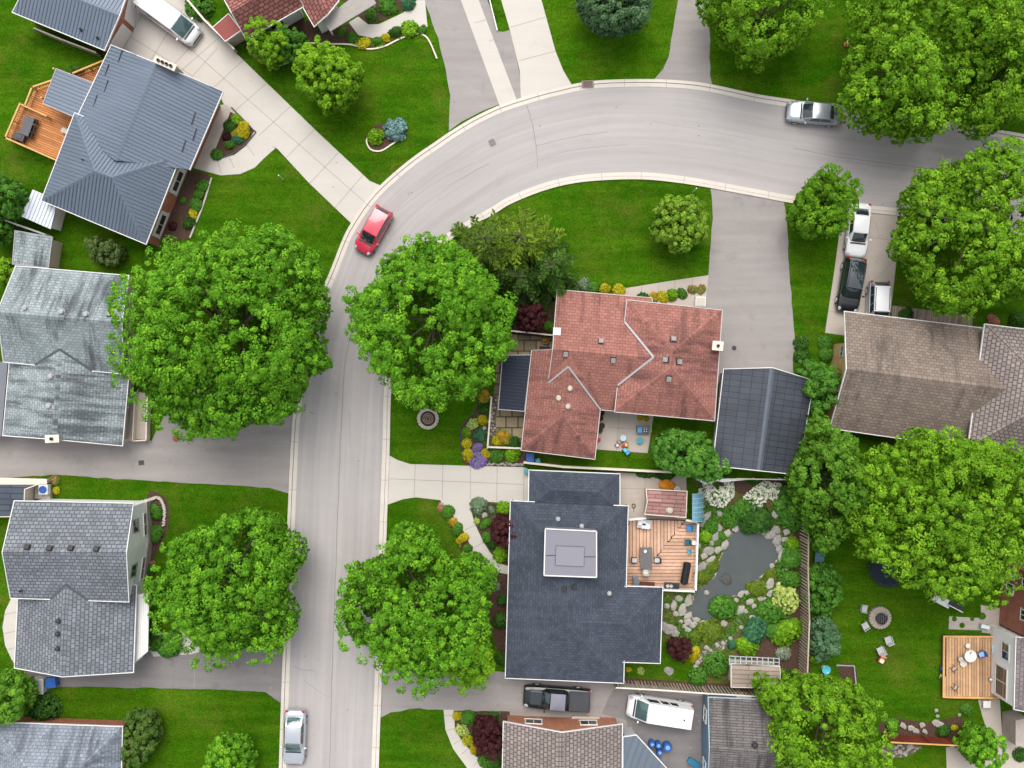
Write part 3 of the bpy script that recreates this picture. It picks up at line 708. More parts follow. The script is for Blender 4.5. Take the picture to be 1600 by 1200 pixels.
flat_m = m_paving('flat_roof', (0.16, 0.165, 0.185), streak=.05)

# --- metal-roofed house, top left
h = thing('house', 'house with blue grey standing seam metal roof and red brick walls beside an orange deck', 'house', W(180, 230))
w1 = Wing(h, dict(a=(174,71,3.0), r=(244,99,5.0), b=(348,143,3.0), c=(296,265,3.0), s=(180,250,4.95), d=(112,202,3.0)), ['arsd', 'rbcs'], 'arbcsd', metal_m, brick_m, .75, white_m, (.31, seam_m), windows=False, notrim={frozenset('cs'), frozenset('sd')})
w1.chimney(263, 104, 1.75, .42, .75, R(-24), brick_m, cream_m, 4)
for x, y in [(188,88),(167,110),(166,135),(149,158),(302,185),(304,210),(287,228)]: 
    p, n = w1.at(x, y); MB().bar(p + n*.03 + Vector((-.15, -.5, 0)) , p + n*.03 + Vector((.18, .5, 0)), .09, .06, up=n).build('snow_guard', dark_m, w1.roof)
w2 = Wing(h, dict(a=(117,177,3.2), b=(282,243,3.2), c=(228,381,3.2), d=(65,313,3.2), r=(147,267,5.5), s=(175,277,5.5)), ['absr', 'bcs', 'cdrs', 'dar'], 'abcd', metal_m, m_brick('orange_brick', (.42, .125, .06)), .14, white_m, (.31, seam_m), windows=False)
w2.vent(130, 250, .2, 'pipe', dark_m)
for k, (a, b, t) in enumerate(w2.segs):
    mid = (a + b)/2
    if (mid - W(258, 312)).length < 4:
        for t_ in (.24, .76): w2.window(k, t_, 1.35, 2.3, 1.5, fw=.3)
w3 = Wing(h, dict(a=(88,108,2.6), b=(148,131,2.95), c=(124,186,2.95), d=(68,161,2.6)), ['abcd'], 'abcd', metal_m, brick_m, .3, grey_m, (.31, seam_m), walls=False, roof_name='porch_roof')
for x, y in ((91, 112), (72, 157)): MB().box(W(x, y, 1.6) , (.14, .14, 1.9)).build('porch_post', cedarrail_m, h)
# its garage
h = thing('garage', 'garage with blue grey ribbed metal roof and two white garage doors divided by brick', 'garage', W(110, 30))
w1 = Wing(h, dict(a=(20,19,3.0), b=(163,78,3.0), c=(205,-28,3.0), r=(186,24,4.0), q=(46,-32,4.0), d=(66,-86,3.0)), ['abrq', 'qrcd'], 'abrcdq', metal_m, brick_m, .3, white_m, (.31, seam_m), windows=False)
for k, (a, b, t) in enumerate(w1.segs):
    mid = (a + b)/2; nn = Vector(((b-a).y, -(b-a).x, 0)).normalized()
    if nn.x > .5 and (b-a).length > 1.5:
        d = (b-a).normalized(); c = (a+b)/2
        M = Matrix((d, nn, Vector((0, 0, 1)))).transposed(); L = (b-a).length
        g = MB()
        for q in range(4): g.box(c + nn*.05 + Vector((0, 0, .33 + .56*q)), (L*.86, .06, .54), M=M)
        g.build('garage_door', white_m, h)
for x, y in ((127, 47), (153, 60)): w1.vent(x, y, .3, 'pipe', dark_m)

# --- weathered house, left edge
h = thing('house', 'house with pale green weathered shingles streaked black, between the big maple and the photo edge', 'house', W(90, 550))
w1 = Wing(h, dict(a=(25,416,3.4), r=(-4,488,6.0), b=(6,565,3.6), c=(193,584,3.6), s=(190,504,6.0), d=(201,431,3.4)), ['adsr', 'rscb'], 'adscbr', sh_weather, beige_siding_m, .4, white_m)
for x, y in ((40, 481), (97, 487), (135, 491)): w1.vent(x, y, .42, 'round', grey_m)
w1.vent(171, 493, .3, 'box')
w2 = Wing(h, dict(a=(17,545,2.6), r=(95,520,4.5), b=(203,560,2.6), c=(191,696,2.6), s=(84,686,4.5), d=(5,680,2.6)), ['arsd', 'rbcs'], 'arbcsd', sh_weather, beige_siding_m, .4, white_m)
valley(w1, w2, 'rs', 'bc', m_plain('dark_flashing', (.07, .08, .09), .6))
for x, y in ((80, 588), (77, 634)): w2.vent(x, y, .42, 'round', grey_m)
w2.chimney(86, 685, 1.0, .5, .5, R(3), stone_m, cream_m, 1)
st = MB(); st.prism(px_poly([(196,612),(216,612),(212,688),(190,690)]), 0, .45); st.prism(px_poly([(218,612),(236,616),(234,686),(213,686)]), 0, .3); st.build('porch_step', conc2_m, h)
rl = MB()
for a, b in (((217, 612), (213, 688)), ((236, 616), (234, 686)), ((213, 688), (234, 687))): rl.bar(W(*a) + Vector((0, 0, .5)), W(*b) + Vector((0, 0, .5)), .1, .9)
rl.build('porch_rail', cream_m, h)
h = thing('shed', 'flat roofed grey shed with dark blotches, north of the weathered house', 'shed', W(52, 390))
Wing(h, dict(a=(24,361,2.5), b=(81,371,2.5), c=(75,418,2.4), d=(20,412,2.4)), ['abcd'], 'abcd', sh_weather, beige_siding_m, .15, grey_m, windows=False)
h = thing('lean_to', 'dark flat roofed lean-to at the left edge beside the weathered house', 'lean-to', W(-10, 620))
Wing(h, dict(a=(-60,560,2.4), b=(12,566,2.4), c=(2,682,2.4), d=(-60,682,2.4)), ['abcd'], 'abcd', flat_m, beige_siding_m, .15, None, windows=False)
h = thing('shed', 'small white corrugated shed roof beside the metal-roofed house', 'shed', W(60, 328))
Wing(h, dict(a=(51,296,2.3), b=(90,313,2.3), c=(79,358,2.1), d=(33,338,2.1)), ['abcd'], 'abcd', sh_white, siding_m, .1, None, (.3, m_plain('white_seam', (.4, .43, .48), .5)), windows=False)

# --- grey shingled house with white gable
h = thing('house', 'two storey house with grey shingle roof and white siding gable facing the street', 'house', W(110, 910))
w1 = Wing(h, dict(a=(23,783,4.7), r=(4,863,6.7), b=(17,934,4.7), c=(201,940,4.7), s=(197,863,6.7), d=(208,787,4.7)), ['adsr', 'rscb'], 'adscbr', sh_grey, siding_m, .3, white_m, windows=False)
for x, y in ((43, 855), (78, 857), (111, 857), (151, 858)): w1.vent(x, y, .4, 'box', dark_m)
w1.vent(33, 923, .28, 'pipe', dark_m)
for k, (a, b, t) in enumerate(w1.segs):
    nn = Vector(((b-a).y, -(b-a).x, 0)).normalized()
    if nn.x > .7: w1.window(k, .5, 3.6, 1.1, 1.25, frame=grey_m); w1.window(k, .45, 1.2, 2.0, 1.1)
bs = MB()
for k, (a, b, t) in enumerate(w1.segs):
    nn = Vector(((b-a).y, -(b-a).x, 0)).normalized()
    if nn.x > .7: bs.bar(a + nn*.07 + Vector((0, 0, .55)), b + nn*.07 + Vector((0, 0, .55)), .14, 1.1)
bs.build('brick_base', brick_m, h)
w2 = Wing(h, dict(a=(29,922,3.3), r=(104,895,5.35), b=(213,915,3.3), c=(208,1050,3.3), s=(97,1057,5.35), d=(23,1043,3.3)), ['arsd', 'rbcs'], 'arbcsd', sh_grey, siding_m, .35, white_m)
valley(w1, w2, 'rs', 'bc', MATS['dark_flashing'])
for x, y in ((92, 970), (91, 990), (91, 1013)): w2.vent(x, y, .38, 'round', dark_m)
pr = MB(); pr.prism([tuple(W(x, y, 2.7)[:2]) for x, y in ((213,930),(233,925),(231,1018),(209,1036))], 2.55, 2.7)
for k in range(6): 
    a = W(214.5 + k*3.2, 928, 2.72); b = W(212 + k*3.3, 1030 - k*2.2, 2.72); pr.bar(a, b, .05, .05)
pr.build('porch_roof', white_m, h)
for x, y in ((230, 928), (229, 1014)): MB().box(W(x, y, 1.28), (.14, .14, 2.55)).build('porch_post', white_m, h)
h = thing('shed', 'low dark slate roofed outbuilding with cream side, north of the grey shingled house', 'shed', W(20, 780))
w1 = Wing(h, dict(a=(-40,757,2.5), b=(57,757,2.5), c=(38,764,2.5), e=(36,806,2.4), d=(-40,808,2.4)), ['abced'], 'abced', sh_slate, cream_m, .12, cream_m, windows=False)

# --- hipped grey house, bottom left
h = thing('house', 'house with streaked blue grey hip roof and red brick wall, bottom left corner', 'house', W(90, 1200))
w1 = Wing(h, dict(a=(-8,1129,2.9), b=(191,1136,2.9), c=(187,1290,2.9), d=(-12,1285,2.9), r=(42,1206,5.0), s=(120,1208,5.0)), ['absr', 'bcs', 'cdrs', 'dar'], 'abcd', sh_hip, brick_m, .42, white_m, windows=False)

# --- brown-red roofed house, top
h = thing('house', 'house with brown red tiled roof and white wall at the top edge', 'house', W(430, -10))
w1 = Wing(h, dict(a=(385,61,3.0), b=(474,10,3.0), s=(452,-34,4.8), r=(362,20,4.8), c=(428,-85,3.0), d=(335,-30,3.0)), ['abs' 'r', 'rscd'], 'abscdr', sh_tile, siding_m, .4, white_m)
w2 = Wing(h, dict(a=(472,8,3.0), b=(491,41,3.0), r=(512,22,3.9), c=(529,1,3.0), d=(508,-40,3.0), s=(490,-25,3.9), e=(465,-10,3.0)), ['abrse', 'rcds'], 'abrcdse', sh_tile, siding_m, .3, white_m, windows=False)
cp = MB(); cp.prism([tuple(W(x, y, 2.6)[:2]) for x, y in ((503,31),(516,49),(588,5),(572,-20))], 2.45, 2.6); cp.build('porch_roof', m_plain('grey_membrane', (.3, .27, .25), .8), h)
for x, y in ((508, 38), (516, 47), (583, 4)): MB().box(W(x, y, 1.2), (.14, .14, 2.4)).build('porch_post', white_m, h)
h = thing('shed', 'small lean-to with rust red sheet roof beside the tiled house', 'shed', W(355, 42))
Wing(h, dict(a=(333,43,2.2), b=(357,22,2.4), c=(376,47,2.4), d=(352,64,2.2)), ['abcd'], 'abcd', m_metal_sheet('rust_sheet', (.2, .045, .035)), beige_siding_m, .1, white_m, windows=False)

# --- red-roofed house, centre
h = thing('house', 'house with salmon red shingle hip roofs and many small roof vents, centre of the block', 'house', W(960, 570))
w1 = Wing(h, dict(a=(871,453,2.8), b=(1018,466,2.8), s=(1026,560,5.2), c=(1008,646,2.8), d=(852,632,2.8), r=(864,546,5.2)), ['absr', 'rscd'], 'abscdr', sh_red, brick2_m, .35, gutter_m)
for x, y in ((939, 534), (884, 552), (958, 562)): w1.vent(x, y, .38)
p, n = w1.at(870, 518); MB().box(p + Vector((0, 0, .12)), (.62, .62, .3), R(-3)).build('skylight', white_m, w1.roof)
w2 = Wing(h, dict(a=(980,469,3.8), b=(1128,485,3.8), c=(1116,657,3.8), d=(961,643,3.8), r=(1051,552,6.1), s=(1049,575,6.1)), ['abr', 'bcsr', 'cds', 'dars'], 'abcd', sh_red, brick2_m, .4, gutter_m)
for x, y in ((1052, 531), (1041, 562), (1060, 565), (1045, 591)): w2.vent(x, y, .4)
w2.chimney(1118, 541, .75, .62, .9, R(-5), brick2_m, cream_m, 1)
fl = MB(); q = [W(976, 503, 3.95), W(1021, 558, 5.22), W(965, 602, 3.95)]
for a, b in zip(q, q[1:]): fl.bar(a + Vector((0, 0, .05)), b + Vector((0, 0, .05)), .17, .05)
q = [W(857, 598, 4.0), W(888, 573, 5.08), W(938, 640, 2.92)]
w3 = Wing(h, dict(a=(831,548,2.8), b=(891,545,5.05), c=(943,588,2.85), d=(929,717,2.8), e=(815,703,2.8), r=(880,652,5.05)), ['abre', 'bcdr', 'erd'], 'abcde', sh_red, brick2_m, .4, gutter_m)
for a, b in zip(q, q[1:]): fl.bar(a + Vector((0, 0, .06)), b + Vector((0, 0, .06)), .14, .05)
fl.build('valley_flashing', grey_m, h)
for x, y in ((890, 607), (873, 622), (887, 635)): w3.vent(x, y, .4, 'round', stone_m)
h = thing('pergola', 'dark navy corrugated pergola roof beside the red-roofed house', 'pergola', W(805, 600))
Wing(h, dict(a=(786,556,2.4), b=(829,555,2.6), c=(819,642,2.6), d=(779,639,2.4)), ['abcd'], 'abcd', m_metal_sheet('navy_sheet', (.015, .02, .036), .7), None, 0, grey_m, (.28, m_plain('navy_rib', (.028, .036, .055), .7)), walls=False)
for x, y in ((788, 559), (781, 636)): MB().box(W(x, y, 1.15), (.13, .13, 2.3)).build('post', cream_m, h)
h = thing('garage', 'garage covered with dark solar panels at the end of the asphalt drive', 'garage', W(1190, 655))
Wing(h, dict(a=(1131,577,2.9), r=(1207,575,4.3), b=(1271,595,2.9), c=(1246,741,2.9), s=(1187,735,4.3), d=(1114,727,2.9)), ['arsd', 'rbcs'], 'arbcsd', solar_m, grey_siding_m, .3, white_m, capm=m_plain('ridge_metal', (.105, .12, .145), .4, .3))

# --- brown house, right
h = thing('house', 'house with taupe brown shingle roof and buff brick gable at the right edge', 'house', W(1420, 590))
w1 = Wing(h, dict(a=(1320,487,2.9), b=(1560,516,2.9), s=(1600,612,5.6), c=(1530,702,2.9), d=(1297,669,2.9), r=(1323,577,5.6)), ['absr', 'rscd'], 'abscdr', sh_taupe, tan_brick_m, .35, white_m, windows=False, ohs={frozenset('ab'): 2.6})
w2 = Wing(h, dict(a=(1539,507,4.4), b=(1720,529,4.4), c=(1695,727,4.4), d=(1513,699,4.4), r=(1634,598,7.0), s=(1622,640,7.0)), ['abr', 'bcsr', 'cds', 'dars'], 'abcd', sh_taupe2, tan_brick_m, .4, white_m)
for k, (a, b, t) in enumerate(w1.segs):
    nn = Vector(((b-a).y, -(b-a).x, 0)).normalized()
    if nn.x < -.7 and (b - a).length > 2: w1.window(k, .3, 2.6, .95, .75, frame=grey_m)

# --- blue-roofed house, centre bottom
h = thing('house', 'large house with dark slate blue low roof and grey rooftop box, centre bottom', 'house', W(910, 900))
w0 = Wing(h, dict(a=(827,735,2.8), b=(968,741,2.8), c=(968,800,2.8), d=(826,795,2.8), r=(860,766,3.5), s=(935,769,3.5)), ['absr', 'bcs', 'cdrs', 'dar'], 'abcd', sh_blue, grey_siding_m, .35, white_m)
w1 = Wing(h, dict(a=(798,783,3.0), b=(981,791,3.0), c=(974,1067,3.0), d=(790,1059,3.0), r=(887,872,4.2), s=(882,975,4.2)), ['abr', 'bcsr', 'cds', 'dars'], 'abcd', sh_blue, grey_siding_m, .35, white_m)
w2 = Wing(h, dict(a=(885,914,3.0), b=(1035,918,3.0), c=(1031,1036,3.0), d=(883,1031,3.0), r=(893,973,3.9), s=(980,976,3.9)), ['absr', 'bcs', 'cdrs', 'dar'], 'abcd', sh_blue, grey_siding_m, .6, white_m)
for x, y in ((872, 811), (909, 822), (952, 927)): w1.vent(x, y, .32, 'round', grey_m)
for x, y in ((882, 920), (897, 917)): w1.vent(x, y, .34, 'box', dark_m)
bx = MB(); P0 = [W(x, y, 5.0) for x, y in ((852,826),(932,830),(932,902),(850,899))]
bx.prism([tuple(p[:2]) for p in P0], 3.3, 5.0); o = bx.build('roof_box', m_plain('grey_violet_membrane', (.19, .185, .215), .55, var=.08, scale=.6), h)
rim = MB(); 
for i in range(4):
    a, b = P0[i], P0[(i+1) % 4]; rim.bar(a + Vector((0, 0, .03)), b + Vector((0, 0, .03)), .09, .08)
rim.build('roof_box_rim', white_m, o)
hp = MB(); Q0 = [W(x, y, 5.02) for x, y in ((869,853),(913,855),(912,885),(868,883))]
hp.prism([tuple(p[:2]) for p in Q0], 4.9, 5.1)
for i in range(4): hp.bar(Q0[i], Q0[(i+1) % 4], .06, .05, 1)
hp.bar(W(853, 868, 5.01), W(868, 868, 5.01), .05, .04, 1); hp.bar(W(913, 870, 5.01), W(931, 870, 5.01), .05, .04, 1)
hp.build('roof_hatch', [m_plain('grey_violet_hatch', (.205, .2, .23), .5, var=.06), dark_m], o)

# --- taupe house, bottom centre, and its neighbours
h = thing('house', 'house with taupe ridged shingle roof and rust brick gable end, bottom centre', 'house', W(880, 1200))
w1 = Wing(h, dict(a=(787,1128,2.8), r=(878,1145,4.9), b=(972,1132,2.8), c=(971,1300,2.8), s=(878,1310,4.9), d=(783,1300,2.8)), ['arsd', 'rbcs'], 'arbcsd', sh_taupe2, m_brick('rust_brick', (.36, .12, .05)), .3, white_m, windows=False)
for k, (a, b, t) in enumerate(w1.segs):
    nn = Vector(((b-a).y, -(b-a).x, 0)).normalized()
    if nn.y > .7: w1.window(k, .5, 1.5, 1.5, 1.2)
sl = MB(); sl.prism(px_poly([(893,1117),(936,1118),(938,1126),(893,1124)]), 0, .4); sl.build('porch_step', conc2_m, h)
h = thing('lean_to', 'small lean-to with blue grey ribbed metal roof behind the taupe house', 'lean-to', W(1000, 1180))
Wing(h, dict(a=(974,1152,2.6), b=(994,1149,2.6), c=(1045,1205,2.6), d=(1060,1300,2.4), e=(974,1300,2.4)), ['abcde'], 'abcde', metal2_m, grey_siding_m, .12, white_m, (.55, m_plain('blue_seam', (.1, .14, .19), .5)), windows=False)
h = thing('house', 'house with dark stained shingle roof and blue grey wall, bottom edge below the wooden fence', 'house', W(1165, 1160))
w1 = Wing(h, dict(a=(1107,1090,3.0), b=(1225,1095,3.0), s=(1236,1179,4.6), c=(1225,1262,3.0), d=(1105,1260,3.0), r=(1109,1169,4.6)), ['absr', 'rscd'], 'abscdr', sh_dark, blue_siding_m, .12, m_plain('blue_trim', (.3, .4, .46), .5))
w1.vent(1179, 1164, .45, 'round', dark_m)

# --- brick and white house, lower right edge
h = thing('house', 'brick and white walled house at the lower right edge behind the tan deck', 'house', W(1640, 1010))
w1 = Wing(h, dict(a=(1588,996,4.8), b=(1760,1010,4.8), c=(1750,1140,4.8), d=(1585,1108,4.8), r=(1670,1060,6.4), s=(1668,1065,6.4)), ['abr', 'bcsr', 'cds', 'dars'], 'abcd', m_shingle('purple_grey_shingle', (.2, .165, .17), row=.3, wid=.4, line=.5), siding_m, .08, white_m, windows=False)
w0 = Wing(h, dict(a=(1612,895,5.4), b=(1760,895,5.4), c=(1760,1001,5.4), d=(1606,1001,5.4), r=(1690,940,7.4), s=(1690,960,7.4)), ['abr', 'bcsr', 'cds', 'dars'], 'abcd', sh_taupe2, brick_m, .15, white_m, windows=False)
for ww, spots in ((w1, [(.74, 2.3, 2.6, 2.0), (.27, 2.9, 1.5, 1.3)]), (w0, [(.12, 1.7, .95, 1.2), (.36, 1.7, .95, 1.2), (.2, 4.2, .95, .9), (.68, 4.2, .95, .9)])):
    for k, (a, b, t) in enumerate(ww.segs):
        nn = Vector(((b-a).y, -(b-a).x, 0)).normalized()
        if nn.x < -.7:
            for s_ in spots: ww.window(k, *s_)
ba = MB(); ba.prism(px_poly([(1566,1112),(1584,1108),(1584,1150),(1566,1150)]), 0, 2.4); ba.build('brick_bay', m_brick('rust_brick_bay', (.3, .08, .035)), h)

# --- shed, greenhouse and lattice shed of the pond garden
h = thing('shed', 'small shed with pale red shingle roof beside the salmon deck', 'shed', W(1040, 785))
w1 = Wing(h, dict(a=(1010,765,2.3), b=(1073,768,2.3), c=(1071,808,2.2), d=(1008,803,2.2), r=(1012,784,2.6), s=(1072,788,2.6)), ['absr', 'rscd'], 'abscdr', m_shingle('pale_red_shingle', (.32, .17, .15), row=.32, wid=1.2, line=.4), beige_siding_m, .1, cream_m, windows=False, caps=False)
w1.vent(1046, 797, .5, 'round', stone_m)
h = thing('greenhouse', 'greenhouse with curved teal glazed barrel roof next to the small red shed', 'greenhouse', W(1085, 790))
gm = MB(); A = [W(1077, 768), W(1077, 811)]; L = (A[1] - A[0]).length
for i in range(8):
    for j in range(6):
        def P(i, j):
            t = i/8*math.pi/2; return Vector((A[0].x - .1 + 1.3*math.sin(t), A[0].y - L*j/6, .25 + 1.75*math.cos(t)))
        gm.add([P(i, j), P(i, j+1), P(i+1, j+1), P(i+1, j)], [(0, 1, 2, 3)])
gm.build('glazing', m_glass('teal_glazing', (.12, .26, .33), .12), h)
fr = MB()
for j in range(7):
    fr.tube([Vector((A[0].x - .1 + 1.32*math.sin(i/8*math.pi/2), A[0].y - L*j/6, .25 + 1.77*math.cos(i/8*math.pi/2))) for i in range(9)], [.025 if j != 3 else .045]*9, 6)
fr.build('frame', m_plain('teal_frame', (.3, .45, .5), .4), h)
h = thing('shed', 'garden shed with tan shingle roof and white lattice screen beside the wooden fence', 'shed', W(1180, 1055))
Wing(h, dict(a=(1143,1038,2.3), b=(1218,1042,2.3), c=(1219,1075,2.0), d=(1143,1073,2.0)), ['abcd'], 'abcd', m_shingle('tan_grit_shingle', (.34, .27, .22), row=.4, wid=3.0, line=.4), beige_siding_m, .12, cream_m, windows=False)
lt = MB()
for k in range(10):
    x = 1140 + k*8.6; lt.bar(W(x, 1026 + abs(k - 4)*.4, 2.0), W(x, 1039, 2.3), .07, .05)
for t in (0, .55, 1): lt.bar(W(1139, 1025 + 13*t, 2.0 + .3*t), W(1218, 1029 + 11*t, 2.0 + .3*t), .07, .05)
lt.build('lattice', m_plain('lattice_paint', (.32, .38, .39), .5), h)

# ------------------------------------------------------------------ foliage
rng = np.random.default_rng(11)
def quads_mesh(name, C, N, U, size, asp, tint, mats, mi=None, loc=None, extra=None):
    """leaf quads (rhombi, slightly folded) at C facing N with long axis near U"""
    n = len(C); N = N / np.maximum(np.linalg.norm(N, axis=1, keepdims=True), 1e-6)
    U = U - N * np.sum(U*N, axis=1, keepdims=True); U = U / np.maximum(np.linalg.norm(U, axis=1, keepdims=True), 1e-6)
    V = np.cross(N, U); a = (size/2)[:, None]; b = a*asp
    v = np.empty((n, 4, 3)); v[:, 0] = C - U*a; v[:, 1] = C + V*b - N*a*.18 ; v[:, 2] = C + U*a - N*a*.3; v[:, 3] = C - V*b - N*a*.18
    me = bpy.data.meshes.new(name); me.vertices.add(4*n); me.loops.add(4*n); me.polygons.add(n)
    me.vertices.foreach_set('co', v.reshape(-1).astype(np.float32)); me.loops.foreach_set('vertex_index', np.arange(4*n, dtype=np.int32))
    me.polygons.foreach_set('loop_start', np.arange(0, 4*n, 4, dtype=np.int32))
    for m in mats: me.materials.append(m)
    if mi is not None: me.polygons.foreach_set('material_index', mi.astype(np.int32))
    me.update(calc_edges=True)
    at = me.attributes.new('tint', 'FLOAT', 'FACE'); at.data.foreach_set('value', np.clip(tint, 0, 1).astype(np.float32))
    return me
def rand_dir(n, up=0.0):
    d = rng.normal(size=(n, 3)); d[:, 2] += up
    return d / np.linalg.norm(d, axis=1, keepdims=True)
def poisson2(fr, rmin, tries):
    """dart throwing: fr() gives a point; keeps those rmin apart (3-d)"""
    pts = []; cell = {}
    for _ in range(tries):
        p = fr()
        if p is None: continue
        k = tuple(int(math.floor(c/rmin)) for c in p); ok = True
        for dx in (-1, 0, 1):
            for dy in (-1, 0, 1):
                for dz in (-1, 0, 1):
                    for q in cell.get((k[0]+dx, k[1]+dy, k[2]+dz), ()):
                        if (p[0]-q[0])**2 + (p[1]-q[1])**2 + (p[2]-q[2])**2 < rmin*rmin: ok = False; break
                    if not ok: break
                if not ok: break
            if not ok: break
        if ok: pts.append(p); cell.setdefault(k, []).append(p)
    return np.array(pts)
def crown(outline, c, z0, z1, leaf, leaf_size=.19, floret=.46, step=.64, bough=2.9, gap=.5, per=62, floret_flat=.85):
    """outline: world xy points round the centre c. Boughs are lumps on a dome, florets sit on the boughs, leaves on the florets."""
    P = np.array(outline) - np.array(c[:2]); ang = np.arctan2(P[:, 1], P[:, 0]); o = np.argsort(ang); ang = ang[o]; rad = np.hypot(P[:, 0], P[:, 1])[o]
    ang = np.concatenate([ang - 2*np.pi, ang, ang + 2*np.pi]); rad = np.tile(rad, 3); Rm = rad.mean(); hgt = z1 - z0; zc = z0 + hgt*.38
    def Rf(t): return np.interp(t, ang, rad)
    def dome(t, r):
        return zc + (z1 - zc) * max(0.0, 1 - r**2.3)**.62
    def fb():
        t = rng.uniform(-np.pi, np.pi); r = math.sqrt(rng.uniform(0, 1)); Rr = Rf(t) - bough*.3
        return (r*Rr*math.cos(t), r*Rr*math.sin(t), dome(t, r))
    B = poisson2(fb, bough*.82, int(40 + 60*(Rm/bough)**2))
    per_m = Rm*6.28; tr_ = np.arange(0, 2*np.pi, bough*1.0/Rm) + rng.uniform(-.12, .12); tr_ = tr_ + rng.uniform(-.25, .25, len(tr_))*bough/Rm
    rim = np.stack([(np.array([Rf((t + np.pi) % (2*np.pi) - np.pi) for t in tr_]) - bough*.55)*f(tr_) for f in (np.cos, np.sin)] + [zc + rng.uniform(-.12, .1, len(tr_))*hgt], 1)
    B = np.concatenate([B, rim])
    Br = bough * rng.uniform(.62, .98, len(B)); keep = rng.random(len(B)) > .1; B, Br = B[keep], Br[keep]; Bz = rng.uniform(-1.2, .9, len(B)) * bough * .5
    holes = []
    if Rm > 3.0:      # limbs: a few big masses with clefts between them
        def fm():
            t = rng.uniform(-np.pi, np.pi); r = math.sqrt(rng.uniform(0, 1))*Rf(t)*.95; return (r*math.cos(t), r*math.sin(t), 0.0)
        Mc = poisson2(fm, max(2.6, Rm*.5), 220); dm = np.sort(np.linalg.norm(B[:, None, :2] - Mc[None, :, :2], axis=2), axis=1)
        cleft = np.clip(1 - (dm[:, 1] - dm[:, 0])/1.5, 0, 1) if len(Mc) > 1 else np.zeros(len(B))
        rim_ok = np.hypot(B[:, 0], B[:, 1]) > Rm*.8
        keep = (rng.random(len(B)) > cleft*.75) | rim_ok; B, Br, Bz, cleft = B[keep], Br[keep], Bz[keep], cleft[keep]
        Bz = Bz - cleft*bough*.75
        nh = int(rng.integers(3, 6)); ha = rng.uniform(-np.pi, np.pi, nh); hr = rng.uniform(.15, .68, nh)*np.array([Rf(t) for t in ha]); holes = [(r*math.cos(t), r*math.sin(t), rng.uniform(.42, .78), rng.uniform(.75, 1.55), rng.uniform(0, 3.14)) for t, r in zip(ha, hr)]
    Bc = B.copy(); Bc[:, 2] += Bz - Br*.35
    # florets on the upper part of every bough, kept where no other bough swallows them
    def ff():
        k = rng.integers(len(B)); d = rng.normal(size=3); d[2] = abs(d[2])*1.0 - .35*rng.random(); d /= np.linalg.norm(d)
        out = np.array([Bc[k][0], Bc[k][1], 0]) / max(Rm, .1); d = d + out*.35; d /= np.linalg.norm(d)
        p = Bc[k] + d * Br[k] * np.array([1, 1, .85]) * rng.uniform(.86, 1.12)
        dd = np.linalg.norm((Bc - p) / Br[:, None], axis=1)
        if (dd < .72).any(): return None
        if len(dd) > 2:
            e = np.partition(dd, 1)
            if e[1] - e[0] < .2 and rng.random() < .8: return None
        r = math.hypot(p[0], p[1]); t = math.atan2(p[1], p[0])
        for hx, hy, ra, rb2, rot in holes:
            ux = (p[0]-hx)*math.cos(rot) + (p[1]-hy)*math.sin(rot); uy = -(p[0]-hx)*math.sin(rot) + (p[1]-hy)*math.cos(rot)
            if (ux/rb2)**2 + (uy/ra)**2 < 1: return None
        if r > Rf(t)*rng.uniform(.92, 1.0) - .12: return None
        return tuple(p)
    F = poisson2(ff, step, int(len(B)*110*(bough/2.3)**2/max(.4, step/.72)**2))
    # skirt below the rim
    def fs():
        t = rng.uniform(-np.pi, np.pi); r = Rf(t)*rng.uniform(.66, .84); return (r*math.cos(t), r*math.sin(t), zc - rng.uniform(0, 1)*(zc - z0)*.9)
    Sk = poisson2(fs, step*1.35, int(30*Rm/step))
    nF = len(F); A = np.concatenate([F, Sk]) if len(Sk) else F
    n = len(A); fr = floret * rng.uniform(.6, 1.4, n); an = rng.uniform(.6, 1.35, (n, 3)); ft = rng.uniform(.25, .75, n)
    # outward axis of each floret
    cc = np.array([0, 0, zc - hgt*.35]); ax = (A - cc); ax[:, 2] = np.maximum(ax[:, 2], .2)*1.15; ax /= np.linalg.norm(ax, axis=1, keepdims=True)
    idx = np.repeat(np.arange(n), per); m = len(idx)
    d = rand_dir(m) + ax[idx]*.75 + np.array([0, 0, .25]); d /= np.linalg.norm(d, axis=1, keepdims=True)
    C = A[idx] + d * (fr[idx] * rng.uniform(.66, 1.12, m))[:, None] * an[idx]
    N = d*1.15 + rand_dir(m)*.4 + np.array([0, 0, .35]); U = rand_dir(m) + d*.4
    tint = ft[idx]*.55 + rng.uniform(0, .45, m); size = leaf_size*rng.uniform(.7, 1.35, m)
    # inner leaves fill the heart of the crown so that it is not hollow
    k = int(300*Rm*Rm*(.21/leaf_size)**0); t = rng.uniform(-np.pi, np.pi, k); r = rng.uniform(0, 1, k)**.45*.95; Rr = Rf(t)
    zi = np.array([dome(tt, q) for tt, q in zip(t, r)]) - (bough*.95 + 1.3*rng.uniform(0, 1.2, k))
    C2 = np.stack([r*Rr*np.cos(t), r*Rr*np.sin(t), np.maximum(zi, z0 + .2)], 1)
    for hx, hy, ra, rb2, rot in holes:
        inh = ((C2[:, 0]-hx)**2 + (C2[:, 1]-hy)**2) < (rb2*1.1)**2; C2[inh, 2] = z0 + .3 + rng.uniform(0, .8, inh.sum())
    C = np.concatenate([C, C2]); N = np.concatenate([N, rand_dir(k, .6)]); U = np.concatenate([U, rand_dir(k)]); tint = np.concatenate([tint, rng.uniform(.1, .7, k)]); size = np.concatenate([size, max(.3, leaf_size*1.7)*rng.uniform(.8, 1.4, k)])
    return quads_mesh('crown', C, N, U, size, .72, tint, [leaf]), B, Rm
